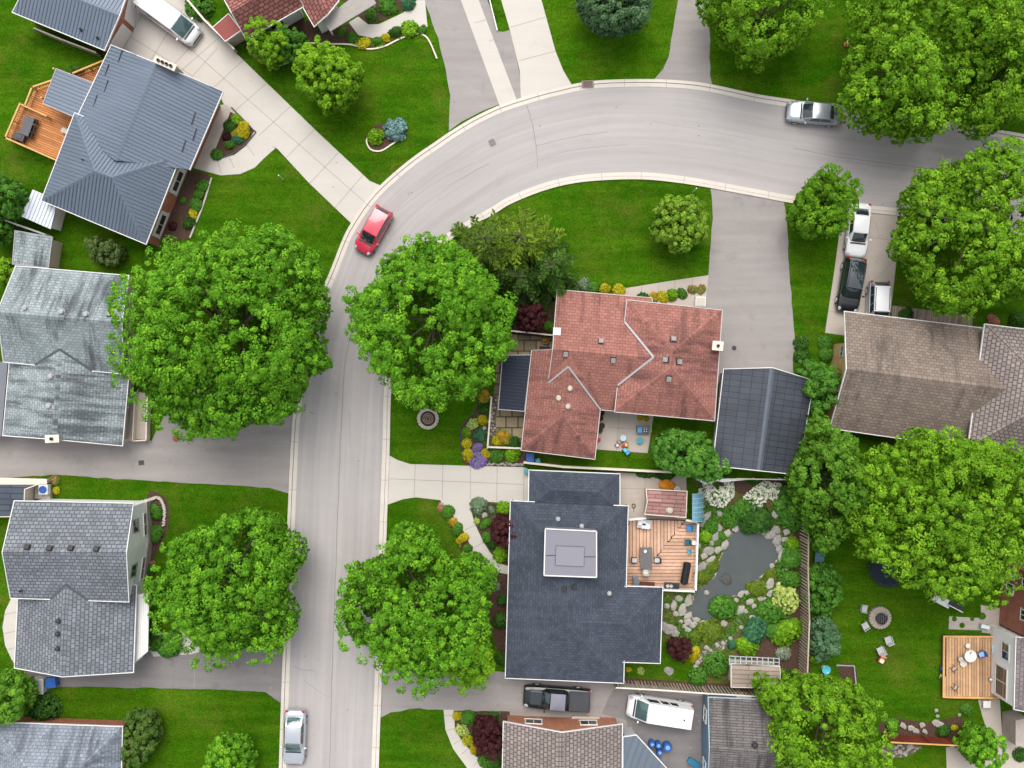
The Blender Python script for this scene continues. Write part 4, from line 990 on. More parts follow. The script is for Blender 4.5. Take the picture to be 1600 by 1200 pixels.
def tree(name, label, pts, z0, z1, leaf, group=None, cat='tree', px_r=None, **kw):
    zm = z0 + (z1 - z0)*.42
    if px_r: pts = [(pts[0] + px_r*(1 + .1*math.sin(5*a + pts[0]) + .06*math.sin(9*a))*math.cos(a), pts[1] + px_r*(1 + .1*math.sin(5*a + pts[0]) + .06*math.sin(9*a))*math.sin(a)) for a in [i*2*math.pi/18 for i in range(18)]]
    O = px_poly(pts, zm); c = Vector((sum(p[0] for p in O)/len(O), sum(p[1] for p in O)/len(O), 0))
    root = thing(name, label, cat, c, 0, group)
    me, B, Rm = crown(O, c, z0, z1, leaf, **kw)
    o = bpy.data.objects.new('crown', me); link(o, root)
    tr = MB(); rb = max(.06, Rm*.042); zt = z0 + (z1 - z0)*.45
    tr.tube([(0, 0, -.05), (.02, .03, z0*.4), (-.04, .06, z0*.9), (.03, 0, zt), (.02, .02, z1 - (z1 - z0)*.2)], [rb*1.5, rb, rb*.85, rb*.6, rb*.12], 9)
    for k in range(min(len(B), 11)):
        b = B[k*len(B)//min(len(B), 11)]; s0 = z0*.75 + (zt - z0*.75)*((k*7) % 11)/11
        tr.tube([(0, 0, s0), (b[0]*.4, b[1]*.4, s0 + (b[2]-s0)*.5), (b[0]*.92, b[1]*.92, b[2] - .35)], [rb*.42, rb*.28, rb*.07], 6)
    tr.build('trunk', bark_m, root, world=False, smooth=True); return root

maple = m_leaf('maple_leaf', (0.085, 0.245, 0.012), (0.26, 0.51, 0.026))
maple2 = m_leaf('bright_maple_leaf', (0.11, 0.255, 0.011), (0.29, 0.49, 0.026))
maple3 = m_leaf('deep_maple_leaf', (0.075, 0.19, 0.008), (0.19, 0.35, 0.02))
limeleaf = m_leaf('lime_leaf', (0.118, 0.265, 0.01), (0.28, 0.48, 0.022))
greyleaf = m_leaf('grey_green_leaf', (0.075, 0.15, 0.06), (0.17, 0.27, 0.13))
darkleaf = m_leaf('dark_leaf', (0.032, 0.095, 0.014), (0.08, 0.18, 0.025))
yewleaf = m_leaf('olive_needle', (0.11, 0.2, 0.013), (0.30, 0.42, 0.035), .2)
blueleaf = m_leaf('blue_needle', (0.125, 0.23, 0.22), (0.27, 0.42, 0.4), .15)
yellowleaf = m_leaf('golden_leaf', (0.42, 0.36, 0.012), (0.72, 0.6, 0.03), .3)
orangeleaf = m_leaf('orange_leaf', (0.5, 0.25, 0.03), (0.75, 0.45, 0.1), .3)
redleaf = m_leaf('burgundy_leaf', (0.055, 0.016, 0.018), (0.115, 0.035, 0.035), .2)
greenleaf = m_leaf('shrub_leaf', (0.055, 0.165, 0.018), (0.13, 0.29, 0.03))
tealleaf = m_leaf('teal_leaf', (0.04, 0.13, 0.06), (0.09, 0.24, 0.11))
silverleaf = m_leaf('silver_leaf', (0.24, 0.29, 0.2), (0.5, 0.54, 0.42), .2)
whiteflower = m_leaf('white_petal', (0.72, 0.71, 0.62), (0.85, 0.84, 0.78), .25); purpleflower = m_leaf('purple_petal', (0.22, 0.13, 0.38), (0.4, 0.28, 0.58), .25)
pinkflower = m_leaf('pink_petal', (0.5, 0.16, 0.14), (0.65, 0.3, 0.25), .25); paleflower = m_leaf('pale_green_petal', (0.42, 0.5, 0.12), (0.62, 0.68, 0.25), .25)

MG = 'street maples'
tree('maple_tree', 'largest broad green maple overhanging the weathered house and the left side of the road', [(440,352),(400,350),(345,362),(300,376),(255,395),(212,424),(190,450),(183,490),(192,530),(184,560),(190,600),(222,640),(250,665),(290,690),(350,688),(385,670),(402,672),(455,650),(468,620),(480,592),(522,572),(505,545),(490,520),(518,478),(505,440),(500,400),(470,375)], 4.2, 13.0, maple)
tree('maple_tree', 'broad green maple over the lawn with the stone planter ring, right of the road', [(640,368),(675,365),(700,372),(742,405),(775,430),(782,455),(815,478),(802,505),(805,540),(780,572),(765,600),(738,622),(700,632),(676,650),(640,642),(622,612),(597,592),(570,555),(545,505),(536,462),(560,448),(592,440),(586,400),(620,388)], 4.0, 12.2, maple)
tree('maple_tree', 'green maple on the lawn of the grey shingled house with the white gable', [(385,792),(405,800),(425,802),(445,830),(472,845),(478,870),(455,905),(440,930),(466,970),(450,1010),(425,1030),(380,1026),(345,1040),(310,1042),(285,1015),(260,985),(222,950),(216,920),(240,895),(245,862),(270,835),(290,838),(320,825),(340,815),(360,798)], 3.5, 10.6, maple)
tree('maple_tree', 'green maple beside the curved walk of the blue-roofed house, right of the road', [(620,815),(650,820),(672,828),(690,868),(715,880),(745,866),(778,892),(770,925),(760,960),(772,1010),(755,1045),(705,1072),(660,1080),(640,1065),(600,1058),(575,1030),(545,1020),(520,975),(530,920),(532,890),(570,880),(595,868),(600,840)], 3.6, 11.0, maple)
tree('round_tree', 'small lime green round tree at the foot of the maple by the bottom asphalt drive', (735, 1032), 2.0, 6.5, limeleaf, px_r=38, leaf_size=.2, floret=.42, step=.5, bough=1.3)
tree('maple_tree', 'large bright green maple reaching over the road beside the silver car', [(1350,-30),(1450,-50),(1520,-40),(1538,0),(1545,60),(1535,110),(1522,140),(1500,165),(1492,195),(1470,207),(1440,208),(1405,204),(1378,200),(1345,192),(1322,178),(1316,150),(1335,120),(1330,85),(1345,50),(1340,10)], 4.0, 12.5, maple2)
tree('maple_tree', 'large green maple in the top right corner, right of the one by the silver car', [(1520,-40),(1600,-60),(1700,-30),(1720,60),(1690,150),(1640,175),(1600,180),(1568,205),(1530,205),(1510,190),(1535,150),(1530,100),(1520,40)], 4.0, 12.0, maple2)
tree('maple_tree', 'bright green tree at the top edge over the lawn right of the asphalt drive', [(1092,-10),(1105,20),(1122,30),(1130,55),(1155,65),(1165,95),(1190,92),(1215,78),(1242,70),(1262,48),(1284,38),(1292,0),(1280,-60),(1190,-90),(1110,-60)], 3.5, 10.5, maple2)
tree('round_tree', 'grey green tree cut by the top edge on the striped lawn', [(898,-5),(912,22),(930,42),(958,50),(985,45),(1010,32),(1010,-20),(960,-55),(910,-40)], 2.0, 6.2, greyleaf, leaf_size=.22, floret=.42, step=.52, bough=1.3)
tree('ornamental_tree', 'light green tree with ragged crown on the front lawn beside the pale concrete drive', [(505,68),(520,68),(540,82),(550,98),(568,102),(560,125),(556,145),(540,168),(520,170),(505,178),(492,155),(478,145),(460,128),(466,112),(470,90),(488,74)], 1.8, 6.0, limeleaf, leaf_size=.22, floret=.36, step=.5, bough=1.2)
tree('round_tree', 'rounded lime green tree beside the tiled house at the top', (421, 70), 1.0, 4.2, limeleaf, px_r=32, leaf_size=.17, floret=.3, step=.4, bough=1.2)
tree('round_tree', 'darker green round bush tucked behind the lime green tree by the tiled house', (458, 70), .6, 3.0, greenleaf, px_r=24, leaf_size=.17, floret=.3, step=.4, bough=.9)
tree('round_tree', 'rounded tree with pink-tipped leaves on the corner lawn inside the road bend', (1062, 349), 1.6, 5.0, m_leaf('yellow_green_leaf', (.115, .235, .016), (.32, .42, .05)), px_r=44, leaf_size=.22, floret=.36, step=.48, bough=1.25)
tree('round_tree', 'dark green tree between the asphalt drive and the white parked car', [(1288,264),(1308,268),(1314,285),(1334,292),(1332,318),(1320,340),(1302,368),(1285,372),(1262,368),(1242,352),(1235,335),(1245,312),(1258,295),(1275,275)], 2.2, 7.0, maple3, leaf_size=.22, floret=.4, step=.5, bough=1.3)
tree('maple_tree', 'large bright green maple at the right edge hiding a white vehicle, above the brown roof', [(1460,252),(1490,262),(1505,240),(1535,230),(1580,215),(1640,230),(1690,330),(1670,440),(1610,470),(1585,478),(1550,455),(1535,470),(1520,490),(1480,495),(1455,470),(1440,440),(1430,410),(1400,392),(1402,375),(1425,330),(1418,295),(1440,275)], 4.0, 12.0, maple2)
tree('maple_tree', 'huge yellow green maple over the back lawn with the fire pit at right', [(1440,662),(1475,668),(1500,690),(1540,684),(1580,690),(1640,720),(1690,800),(1650,880),(1600,885),(1580,925),(1555,945),(1505,955),(1475,930),(1420,928),(1405,895),(1350,878),(1345,840),(1330,810),(1345,770),(1335,740),(1360,715),(1385,690),(1410,695)], 4.5, 14.0, maple2)
tree('small_tree', 'yellow green tree between the solar-panelled garage and the huge maple', [(1270,640),(1300,675),(1335,685),(1340,705),(1325,745),(1330,790),(1310,850),(1280,862),(1262,825),(1250,790),(1235,745),(1250,715),(1262,690)], 2.2, 8.5, m_leaf('hedge_tree_leaf', (.072, .185, .014), (.19, .35, .03)), leaf_size=.22, floret=.42, step=.52, bough=1.4)
tree('maple_tree', 'yellow green maple at the bottom edge beside the wooden fence corner', [(1270,1064),(1298,1066),(1325,1070),(1345,1078),(1365,1085),(1382,1118),(1385,1160),(1388,1200),(1370,1250),(1300,1270),(1225,1250),(1205,1190),(1210,1130),(1180,1070),(1190,1055),(1215,1070),(1245,1075),(1258,1066)], 3.2, 9.5, maple2)
tree('small_tree', 'bushy bright green tree behind the red house patio beside the solar garage', [(1045,670),(1070,672),(1100,680),(1112,705),(1110,730),(1135,738),(1130,752),(1090,745),(1075,742),(1045,735),(1025,722),(1018,700),(1028,680)], 1.8, 5.6, m_leaf('ash_leaf', (.06, .18, .02), (.17, .34, .045)), leaf_size=.2, floret=.36, step=.46, bough=1.2)
tree('small_tree', 'green bush tree behind the corner of the solar-panelled garage by the brown house', [(1255,562),(1280,562),(1305,580),(1300,610),(1285,640),(1268,655),(1262,620),(1245,585)], 1.2, 4.4, greenleaf, leaf_size=.19, floret=.36, step=.46, bough=1.0)
tree('small_tree', 'green bush at the bottom edge below the left lawn', (358, 1188), 1.4, 5.0, maple, px_r=38, leaf_size=.22, floret=.36, step=.48, bough=1.1)
tree('small_tree', 'bright leafy tree at the left edge above the oval clipped shrub', [(0,1052),(25,1058),(45,1072),(48,1095),(35,1118),(10,1128),(-30,1120),(-30,1060)], 1.5, 5.5, m_leaf('left_tree_leaf', (.085, .22, .018), (.2, .38, .03)), leaf_size=.22, floret=.4, step=.5, bough=1.1)
tree('small_tree', 'round green tree at the left edge beside the white corrugated shed', (8, 310), 1.2, 4.6, greenleaf, px_r=32, leaf_size=.2, floret=.36, step=.46, bough=1.0)
tree('small_tree', 'green bush on the left edge just below the dark boundary fence', (-4, 362), 1.0, 3.6, greenleaf, px_r=20, leaf_size=.2, floret=.34, step=.46, bough=.9)
tree('small_tree', 'yellow green bush on the left edge beside the blotched grey shed', (2, 425), 1.0, 3.6, limeleaf, px_r=20, leaf_size=.2, floret=.34, step=.46, bough=.9)
tree('small_tree', 'round green tree in the lower right corner beside the red boundary fence', (1532, 1166), 1.4, 5.0, maple, px_r=31, leaf_size=.2, floret=.34, step=.46, bough=1.0)
tree('small_tree', 'mottled green bush beside the hipped house in the lower left', [(205,1108),(235,1110),(248,1130),(248,1150),(235,1175),(222,1198),(200,1198),(198,1160),(200,1130)], .8, 3.0, m_leaf('mottled_leaf', (.06, .13, .02), (.16, .2, .05)), leaf_size=.18, floret=.32, step=.42, bough=.8)
tree('small_tree', 'olive shrub with open top on the side lawn between the two left houses', [(138,372),(152,368),(165,378),(185,382),(195,398),(188,410),(168,415),(148,408),(140,392)], .4, 2.2, m_leaf('olive_leaf', (.07, .12, .03), (.16, .21, .07)), leaf_size=.16, floret=.28, step=.36, bough=.6)

def conifer(name, label, px, py, R_, z1, leaf, nb=8, tiers=5, droop=.3, tw=.42):
    c = W(px, py, z1*.4); c.z = 0; root = thing(name, label, 'tree', c)
    C = []; N = []; U = []; sz = []; ti = []
    tr = MB(); tr.tube([(0, 0, 0), (0, 0, z1*.5), (0, 0, z1)], [.2, .12, .02], 8)
    for k in range(tiers):
        f = k/(tiers - 1); z = .9 + (z1 - 1.3)*f; L = R_*(1 - f*.72); n = nb - int(f*3)
        for b in range(n):
            a = 2*math.pi*(b + rng.uniform(-.35, .35) + k*.37)/n; l = L*rng.uniform(.62, 1.18); d = np.array([math.cos(a), math.sin(a), 0]); s_ = np.array([-d[1], d[0], 0]); tt = rng.uniform(.1, .8)
            # twigs leave the branch on both sides and carry the needles
            nt = int(l*5)
            for q in range(nt):
                t = .12 + .88*(q + rng.random())/nt; sd = 1 if q % 2 else -1; tl = l*.32*(1.05 - t*.8)*rng.uniform(.7, 1.2)
                base = d*t*l + np.array([0, 0, z + .25*l*t - (droop + .1)*l*t*t*1.5]); td = d*.75 + s_*sd*.75 + np.array([0, 0, -.3]); td /= np.linalg.norm(td)
                m = max(6, int(tl*24)); u = rng.uniform(0, 1, m)
                C.append(base + np.outer(u*tl, td) + rng.normal(size=(m, 3))*.035); U.append(td + rng.normal(size=(m, 3))*.35); N.append(np.array([0, 0, 1.0]) + rng.normal(size=(m, 3))*.45)
                sz.append(tw*rng.uniform(.7, 1.3, m)); ti.append(np.clip(tt*.55 + rng.uniform(0, .45, m), 0, 1))
            tr.tube([(0, 0, z), tuple(d*l*.5 + np.array([0, 0, z + .06*l])), tuple(d*l*.95 + np.array([0, 0, z + .25*l*.95 - (droop + .1)*l*1.35]))], [.04, .03, .012], 4)
    me = quads_mesh('crown', np.concatenate(C), np.concatenate(N), np.concatenate(U), np.concatenate(sz), .34, np.concatenate(ti), [leaf])
    link(bpy.data.objects.new('crown', me), root); tr.build('trunk', bark_m, root, world=False); return root
conifer('conifer_tree', 'olive brown conifer at the road bend, left one of the two drooping conifers', 760, 384, 4.6, 9.0, m_leaf('bronze_needle', (.085, .16, .017), (.21, .31, .04), .2))
conifer('conifer_tree', 'yellow green conifer with long drooping branches on the corner lawn', 812, 382, 4.7, 9.5, yewleaf, droop=.35)
conifer('conifer_tree', 'dark green conifer close to the north-west corner of the red roof', 858, 420, 3.7, 7.0, m_leaf('dark_needle', (.055, .14, .017), (.17, .30, .04), .2), droop=.3)
conifer('conifer_tree', 'deep shade green conifer in the middle of the conifer group', 812, 438, 3.9, 6.0, m_leaf('deep_needle', (.045, .11, .017), (.12, .21, .035), .2), droop=.3)
tree('japanese_maple', 'dark burgundy maple in the shade beside the red roof', [(815,476),(838,470),(852,485),(848,505),(835,518),(815,515),(808,495)], .8, 3.4, redleaf, leaf_size=.17, floret=.3, step=.4, bough=.8)
tree('japanese_maple', 'dark burgundy maple against the west wall of the blue-roofed house', [(775,808),(797,806),(800,850),(785,855),(770,838),(768,820)], .6, 3.0, redleaf, leaf_size=.14, floret=.28, step=.36, bough=.8)
tree('japanese_maple', 'dark burgundy maple in the front bed of the taupe house', [(745,1122),(772,1125),(783,1150),(780,1172),(762,1180),(742,1160),(738,1140)], .6, 3.2, redleaf, leaf_size=.15, floret=.28, step=.36, bough=.8)
tree('japanese_maple', 'dark burgundy maple on the lawn near the pond', [(1048,998),(1062,1003),(1078,1000),(1078,1020),(1066,1036),(1052,1030)], .5, 2.4, redleaf, leaf_size=.13, floret=.25, step=.32, bough=.6)

tree('hedge', 'dense bright green hedge right of the slatted fence below the teal table', [(1266,884),(1285,880),(1303,884),(1306,920),(1302,958),(1285,964),(1268,960),(1263,920)], .3, 2.0, greenleaf, cat='hedge', leaf_size=.2, floret=.36, step=.42, bough=.8)
tree('hedge', 'silvery green flowering hedge right of the slatted fence above the bird baths', [(1270,968),(1286,962),(1302,972),(1306,1000),(1298,1022),(1284,1032),(1270,1028),(1265,1000)], .3, 2.0, m_leaf('silver_hedge_leaf', (.085, .18, .08), (.22, .36, .2), .2), cat='hedge', leaf_size=.18, floret=.34, step=.42, bough=.8)
# --- shrubs and flowers: one mesh per kind and variant, copies share it
SH = {}
def shrub_mesh(kind, var):
    key = (kind, var)
    if key in SH: return SH[key]
    leaf, flower, frac, hk, ls, lump = KIND[kind]
    n = 620; nl = 26 if KIND[kind][5] > .25 else 260
    L = rand_dir(nl, .55); L[:, 2] = np.abs(L[:, 2]); L = L / np.linalg.norm(L, axis=1, keepdims=True); lt = rng.uniform(.15, .85, nl)
    k = rng.integers(0, nl, n); d = rand_dir(n) + L[k]*.6; d[:, 2] = np.abs(d[:, 2])*.9 + .05; d /= np.linalg.norm(d, axis=1, keepdims=True)
    C = L[k]*(1 - lump) + d*lump*rng.uniform(.8, 1.08, n)[:, None]; C[:, 2] = C[:, 2]*hk + .04
    N = d*.7 + L[k]*.4 + rand_dir(n)*.45 + np.array([0, 0, .3]); tint = lt[k]*.5 + rng.uniform(0, .5, n); size = ls*rng.uniform(.7, 1.3, n); mi = np.zeros(n)
    if flower is not None:
        m = int(n*frac); pk = rng.choice(np.where(C[:, 2] > hk*.25)[0], m, replace=False); mi[pk] = 1; N[pk] = np.array([0, 0, 1.0]) + d[pk]*.4 + rand_dir(m)*.3; C[pk] += d[pk]*.07; size[pk] *= 1.15
    k2 = 120; C2 = rand_dir(k2, .4)*rng.uniform(.2, .8, k2)[:, None]; C2[:, 2] = np.abs(C2[:, 2])*hk
    me = quads_mesh('shrub_foliage', np.concatenate([C, C2]), np.concatenate([N, rand_dir(k2, .5)]), rand_dir(n + k2), np.concatenate([size, np.full(k2, ls*1.6)]), .7, np.concatenate([tint, np.full(k2, .3)]), [leaf] + ([flower] if flower else []), np.concatenate([mi, np.zeros(k2)]))
    SH[key] = me; return me
KIND = dict(green=(greenleaf, None, 0, .95, .27, .5), dark=(darkleaf, None, 0, .95, .27, .5), lime=(limeleaf, None, 0, .9, .25, .45), clipped=(greenleaf, None, 0, .95, .2, .18), darkclip=(darkleaf, None, 0, .9, .2, .15),
    yellow=(yellowleaf, None, 0, .85, .25, .4), orange=(orangeleaf, limeleaf, .1, .8, .28, .5), gold=(limeleaf, yellowleaf, .5, .8, .27, .5), rust=(m_leaf('rust_leaf', (.38, .2, .08), (.55, .34, .16), .3), greenleaf, .15, .8, .27, .5),
    purple=(greenleaf, purpleflower, .62, .7, .24, .5), blue=(blueleaf, None, 0, .9, .23, .35), teal=(tealleaf, None, 0, .9, .27, .5), silver=(silverleaf, None, 0, .7, .24, .5), burgundy=(redleaf, None, 0, .8, .24, .5),
    white=(greenleaf, whiteflower, .4, .7, .23, .45), palefl=(greenleaf, paleflower, .45, .85, .24, .5), pink=(greenleaf, pinkflower, .35, .7, .26, .5), moss=(m_leaf('moss_leaf', (.11, .17, .016), (.21, .28, .035), .2), None, 0, .4, .24, .4), sedge=(m_leaf('grey_sage_leaf', (.13, .2, .11), (.28, .36, .22), .2), None, 0, .7, .26, .5))
def shrub(name, px, py, r, kind, label, group=None, sx=1.0, rot=None, cat=None, h=None):
    m = r/S; c = W(px, py, m*.4); c.z = 0; me = shrub_mesh(kind, rng.integers(0, 2))
    o = bpy.data.objects.new(name, me); o.location = c; o.scale = (m*sx, m, (h or m)); o.rotation_euler = (0, 0, rot if rot is not None else (0 if sx != 1 else float(rng.uniform(0, 6.28)))); link(o)
    return tag(o, label, cat or ('flowers' if kind in ('purple', 'white', 'pink', 'palefl') and r < 14 else 'shrub'), group)
for a in [
  # triangular bed by the pale concrete drive
  ('shrub', 338, 241, 10, 'clipped', 'bright green round shrub at the tip of the triangular bed beside the pale drive'), ('shrub', 359, 196, 11, 'dark', 'dark green shrub near the top of the triangular bed by the metal-roofed house'),
  ('shrub', 369, 186, 8, 'lime', 'small lime shrub at the top corner of the triangular bed'), ('shrub', 380, 202, 13, 'yellow', 'yellow shrub in the triangular bed beside the pale drive'), ('shrub', 366, 207, 7, 'orange', 'small orange shrub touching the yellow one in the triangular bed'),
  ('shrub', 371, 217, 9, 'teal', 'blue green shrub below the yellow one in the triangular bed'), ('shrub', 359, 226, 9, 'green', 'green shrub between the round one and the blue green one in the triangular bed'), ('shrub', 354, 213, 7, 'burgundy', 'small reddish shrub amid the triangular bed'),
  # bed below the porch of the metal-roofed house
  ('shrub', 317, 290, 9, 'green', 'green shrub at the path end of the bed under the brick porch wall'), ('shrub', 311, 303, 10, 'green', 'second green shrub from the path in the bed under the brick porch wall'), ('shrub', 305, 319, 10, 'green', 'green shrub half way along the bed under the brick porch wall'),
  ('shrub', 302, 333, 7, 'gold', 'yellowish shrub in the bed under the brick porch wall'), ('shrub', 295, 348, 11, 'dark', 'dark green shrub at the maple end of the bed under the brick porch wall'), ('shrub', 286, 313, 5, 'green', 'smallest green shrub close to the brick porch wall'), ('shrub', 270, 353, 7, 'burgundy', 'low reddish shrub near the corner of the brick porch wall'),
  # beds by the tiled house
  ('shrub', 534, 49, 7, 'green', 'small round shrub nearest the canopy in the tiled house bed'), ('shrub', 549, 57, 9, 'green', 'green shrub in the tiled house bed just left of the yellow green one'), ('shrub', 568, 67, 10, 'gold', 'yellow green shrub at the curved edging of the tiled house bed'),
  ('shrub', 590, 63, 8, 'green', 'green shrub right of the yellow green one along the curved edging'), ('shrub', 603, 59, 8, 'yellow', 'yellow shrub along the curved edging of the tiled house bed'), ('shrub', 617, 49, 10, 'dark', 'dark green shrub on the curved edging beside the pale walk'),
  ('shrub', 640, 44, 13, 'lime', 'largest lime shrub at the drive end of the curved bed'), ('shrub', 660, 46, 8, 'green', 'green shrub at the very drive end of the curved bed'), ('shrub', 579, 23, 12, 'green', 'round green shrub on the far side of the pale walk at the top'),
  ('shrub', 604, 5, 14, 'green', 'leafy green shrub at the top edge above the pale walk'), ('shrub', 615, 14, 8, 'clipped', 'small clipped green ball at the top edge above the pale walk'), ('shrub', 637, 4, 13, 'teal', 'blue green shrub at the top edge beside the asphalt drive'),
  ('shrub', 310, 8, 24, 'clipped', 'rounded bright green bush at the top edge right of the white van'), 
  # island bed
  ('shrub', 587, 213, 14, 'lime', 'lime green shrub in the island bed on the front lawn'), ('shrub', 618, 201, 20, 'blue', 'blue green spruce shrub in the island bed on the front lawn'),
  # bed beside the stone planter lawn
  ('shrub', 756, 619, 10, 'orange', 'orange flowering shrub at the top of the flower bed by the planter lawn'), ('shrub', 757, 639, 10, 'dark', 'dark green shrub under the topmost orange one by the planter lawn'), ('shrub', 739, 662, 8, 'palefl', 'speckled pale green shrub at the lawn edge left of the upper yellow disc'),
  ('shrub', 754, 656, 9, 'yellow', 'upper clipped yellow disc shrub in the flower bed by the planter lawn'), ('shrub', 749, 680, 11, 'teal', 'large clipped green disc shrub in the middle of the flower bed'), ('shrub', 729, 676, 9, 'lime', 'lime shrub at the lawn edge left of the large green disc'),
  ('shrub', 730, 693, 9, 'gold', 'yellow green shrub at the lawn edge above the deep yellow one'), ('shrub', 731, 711, 11, 'yellow', 'deep yellow shrub at the lower lawn edge of the flower bed'), ('flower_clump', 746, 699, 8, 'purple', 'small clump of violet flowers below the large green disc'),
  ('flower_clump', 747, 719, 11, 'purple', 'larger clump of lilac flowers spilling onto the pale drive'), ('shrub', 759, 709, 9, 'yellow', 'lower clipped yellow disc shrub beside the lilac flowers'), ('shrub', 777, 712, 12, 'green', 'round green shrub between the lower yellow disc and the lime ball'),
  ('shrub', 801, 710, 12, 'lime', 'round lime ball shrub at the corner of the red-roofed house'), ('shrub', 787, 684, 12, 'orange', 'orange shrub on the stone slabs below the navy pergola'), ('shrub', 776, 688, 8, 'gold', 'small yellow shrub left of the orange one on the stone slabs'), ('shrub', 803, 692, 11, 'darkclip', 'dark green low hedge by the stone slabs at the house wall'),
  # beds of the curved walk
  ('shrub', 690, 793, 7, 'pink', 'small pink shrub at the top of the bed left of the curved walk'), ('shrub', 700, 800, 10, 'green', 'green shrub at the top of the bed left of the curved walk'), ('shrub', 708, 816, 8, 'orange', 'small orange shrub in the bed left of the curved walk'),
  ('shrub', 715, 828, 10, 'green', 'green shrub below the orange one left of the curved walk'), ('shrub', 722, 842, 10, 'yellow', 'yellow shrub in the bed left of the curved walk'), ('shrub', 731, 857, 9, 'green', 'green shrub below the yellow one left of the curved walk'), ('shrub', 742, 872, 11, 'dark', 'dark green shrub at the foot of the curved walk bed'), ('shrub', 768, 896, 12, 'green', 'green shrub below the foot of the curved walk'),
  ('shrub', 748, 791, 13, 'sedge', 'silvery green shrub at the corner of drive and curved walk'), ('shrub', 768, 797, 8, 'sedge', 'small silvery shrub next to the burgundy maple by the curved walk'), ('shrub', 788, 794, 13, 'lime', 'lime green shrub against the north-west corner of the blue roof'),
  ('shrub', 758, 819, 9, 'green', 'green round shrub right of the curved walk'), ('shrub', 761, 840, 10, 'green', 'green shrub right of the walk beside the burgundy maple'), ('shrub', 769, 850, 8, 'dark', 'dark shrub at the inner bend of the curved walk'), ('shrub', 783, 867, 14, 'lime', 'yellow green shrub at the end of the curved walk by the house'), ('shrub', 745, 814, 5, 'palefl', 'tiny pale flowering clump on the right rim of the curved walk'),
  ('shrub', 777, 918, 7, 'sedge', 'grey green ball in the shade west of the blue-roofed house'), ('shrub', 786, 938, 12, 'dark', 'dark shrub in the shade west of the blue-roofed house'), ('shrub', 783, 970, 14, 'dark', 'larger dark bush along the west wall of the blue-roofed house'), ('shrub', 784, 1030, 11, 'dark', 'dark bush at the south-west corner of the blue-roofed house'),
  # front hedge of the red-roofed house
  ('shrub', 912, 444, 13, 'sedge', 'blue grey flowering shrub at the north wall of the red-roofed house'), ('shrub', 927, 449, 10, 'green', 'green shrub right of the blue grey one at the north wall'), ('shrub', 946, 451, 11, 'yellow', 'bright yellow shrub at the north wall of the red-roofed house'), ('shrub', 967, 452, 11, 'gold', 'golden shrub right of the bright yellow one at the north wall'),
  ('shrub', 1005, 466, 9, 'dark', 'dark shrub at the left end of the hedge row beside the front walk'), ('shrub', 1021, 465, 9, 'orange', 'orange shrub in the hedge row beside the front walk'), ('shrub', 1036, 463, 9, 'gold', 'yellow green shrub in the hedge row right of the orange one'), ('shrub', 1050, 461, 10, 'lime', 'lime shrub in the hedge row beside the front walk'), ('shrub', 1066, 458, 10, 'green', 'green shrub at the right end of the hedge row beside the front walk'),
  ('shrub', 1082, 452, 8, 'rust', 'left rust coloured shrub in the planter by the asphalt drive'), ('shrub', 1096, 452, 8, 'rust', 'right rust coloured shrub in the planter by the asphalt drive'),
  ('shrub', 845, 490, 14, 'dark', 'dark green shrub between the burgundy maple and the red roof'), ('shrub', 858, 510, 10, 'green', 'green shrub under the skylight edge of the red roof'), ('shrub', 784, 526, 9, 'darkclip', 'dark shrub at the top of the slab patio by the navy pergola'),
  ('shrub', 1000, 653, 5, 'gold', 'small yellow potted plant at the patio wall of the red house'), ('shrub', 1010, 654, 5, 'yellow', 'second yellow potted plant at the patio wall of the red house'),
  # by the long drive
  ('shrub', 1252, 537, 13, 'darkclip', 'upper clipped dark green box shrub at the edge of the asphalt drive'), ('shrub', 1253, 556, 13, 'darkclip', 'lower clipped dark green box shrub at the edge of the asphalt drive'), ('shrub', 1290, 535, 11, 'green', 'green shrub at the buff brick gable, upper one'), ('shrub', 1291, 555, 11, 'green', 'green shrub at the buff brick gable, lower one'), ('shrub', 1292, 625, 14, 'green', 'green bush between the solar garage and the buff gable'), ('shrub', 1283, 660, 14, 'lime', 'lime bush below the buff gable beside the solar garage'),
  ('shrub', 1416, 491, 14, 'dark', 'dark shrub on the timber boards beside the brown roof'), ('shrub', 1553, 500, 9, 'pink', 'pink flowering shrub in the shade north of the brown house'), ('shrub', 1590, 500, 14, 'dark', 'dark shrub at the right edge north of the brown house'),
  # grey house with the white gable
  ('shrub', 243, 800, 13, 'green', 'upper green shrub inside the hose-edged bed by the white gable'), ('shrub', 242, 835, 15, 'green', 'middle green shrub by the white gable'), ('shrub', 232, 892, 13, 'dark', 'dark shrub at the lower corner of the white gable'), ('shrub', 240, 980, 11, 'green', 'green shrub by the white porch, left of the bushy one'), ('shrub', 264, 1006, 20, 'green', 'bushy green shrub at the corner of porch and asphalt drive'), ('shrub', 240, 1005, 13, 'green', 'green shrub in front of the white porch posts'), ('shrub', 238, 880, 4, 'pink', 'tiny red flower clump beside the white gable'),
  ('shrub', 85, 750, 8, 'rust', 'upper orange vine on the corner of the cream boundary wall'), ('shrub', 88, 766, 7, 'gold', 'lower yellow vine on the corner of the cream boundary wall'),
  ('shrub', 68, 1107, 26, 'darkclip', 'clipped dark green oval shrub beside the brick wall in the lower left'), ('shrub', 55, 1088, 10, 'green', 'green shrub between the oval shrub and the grey slab'),
  # taupe house bed
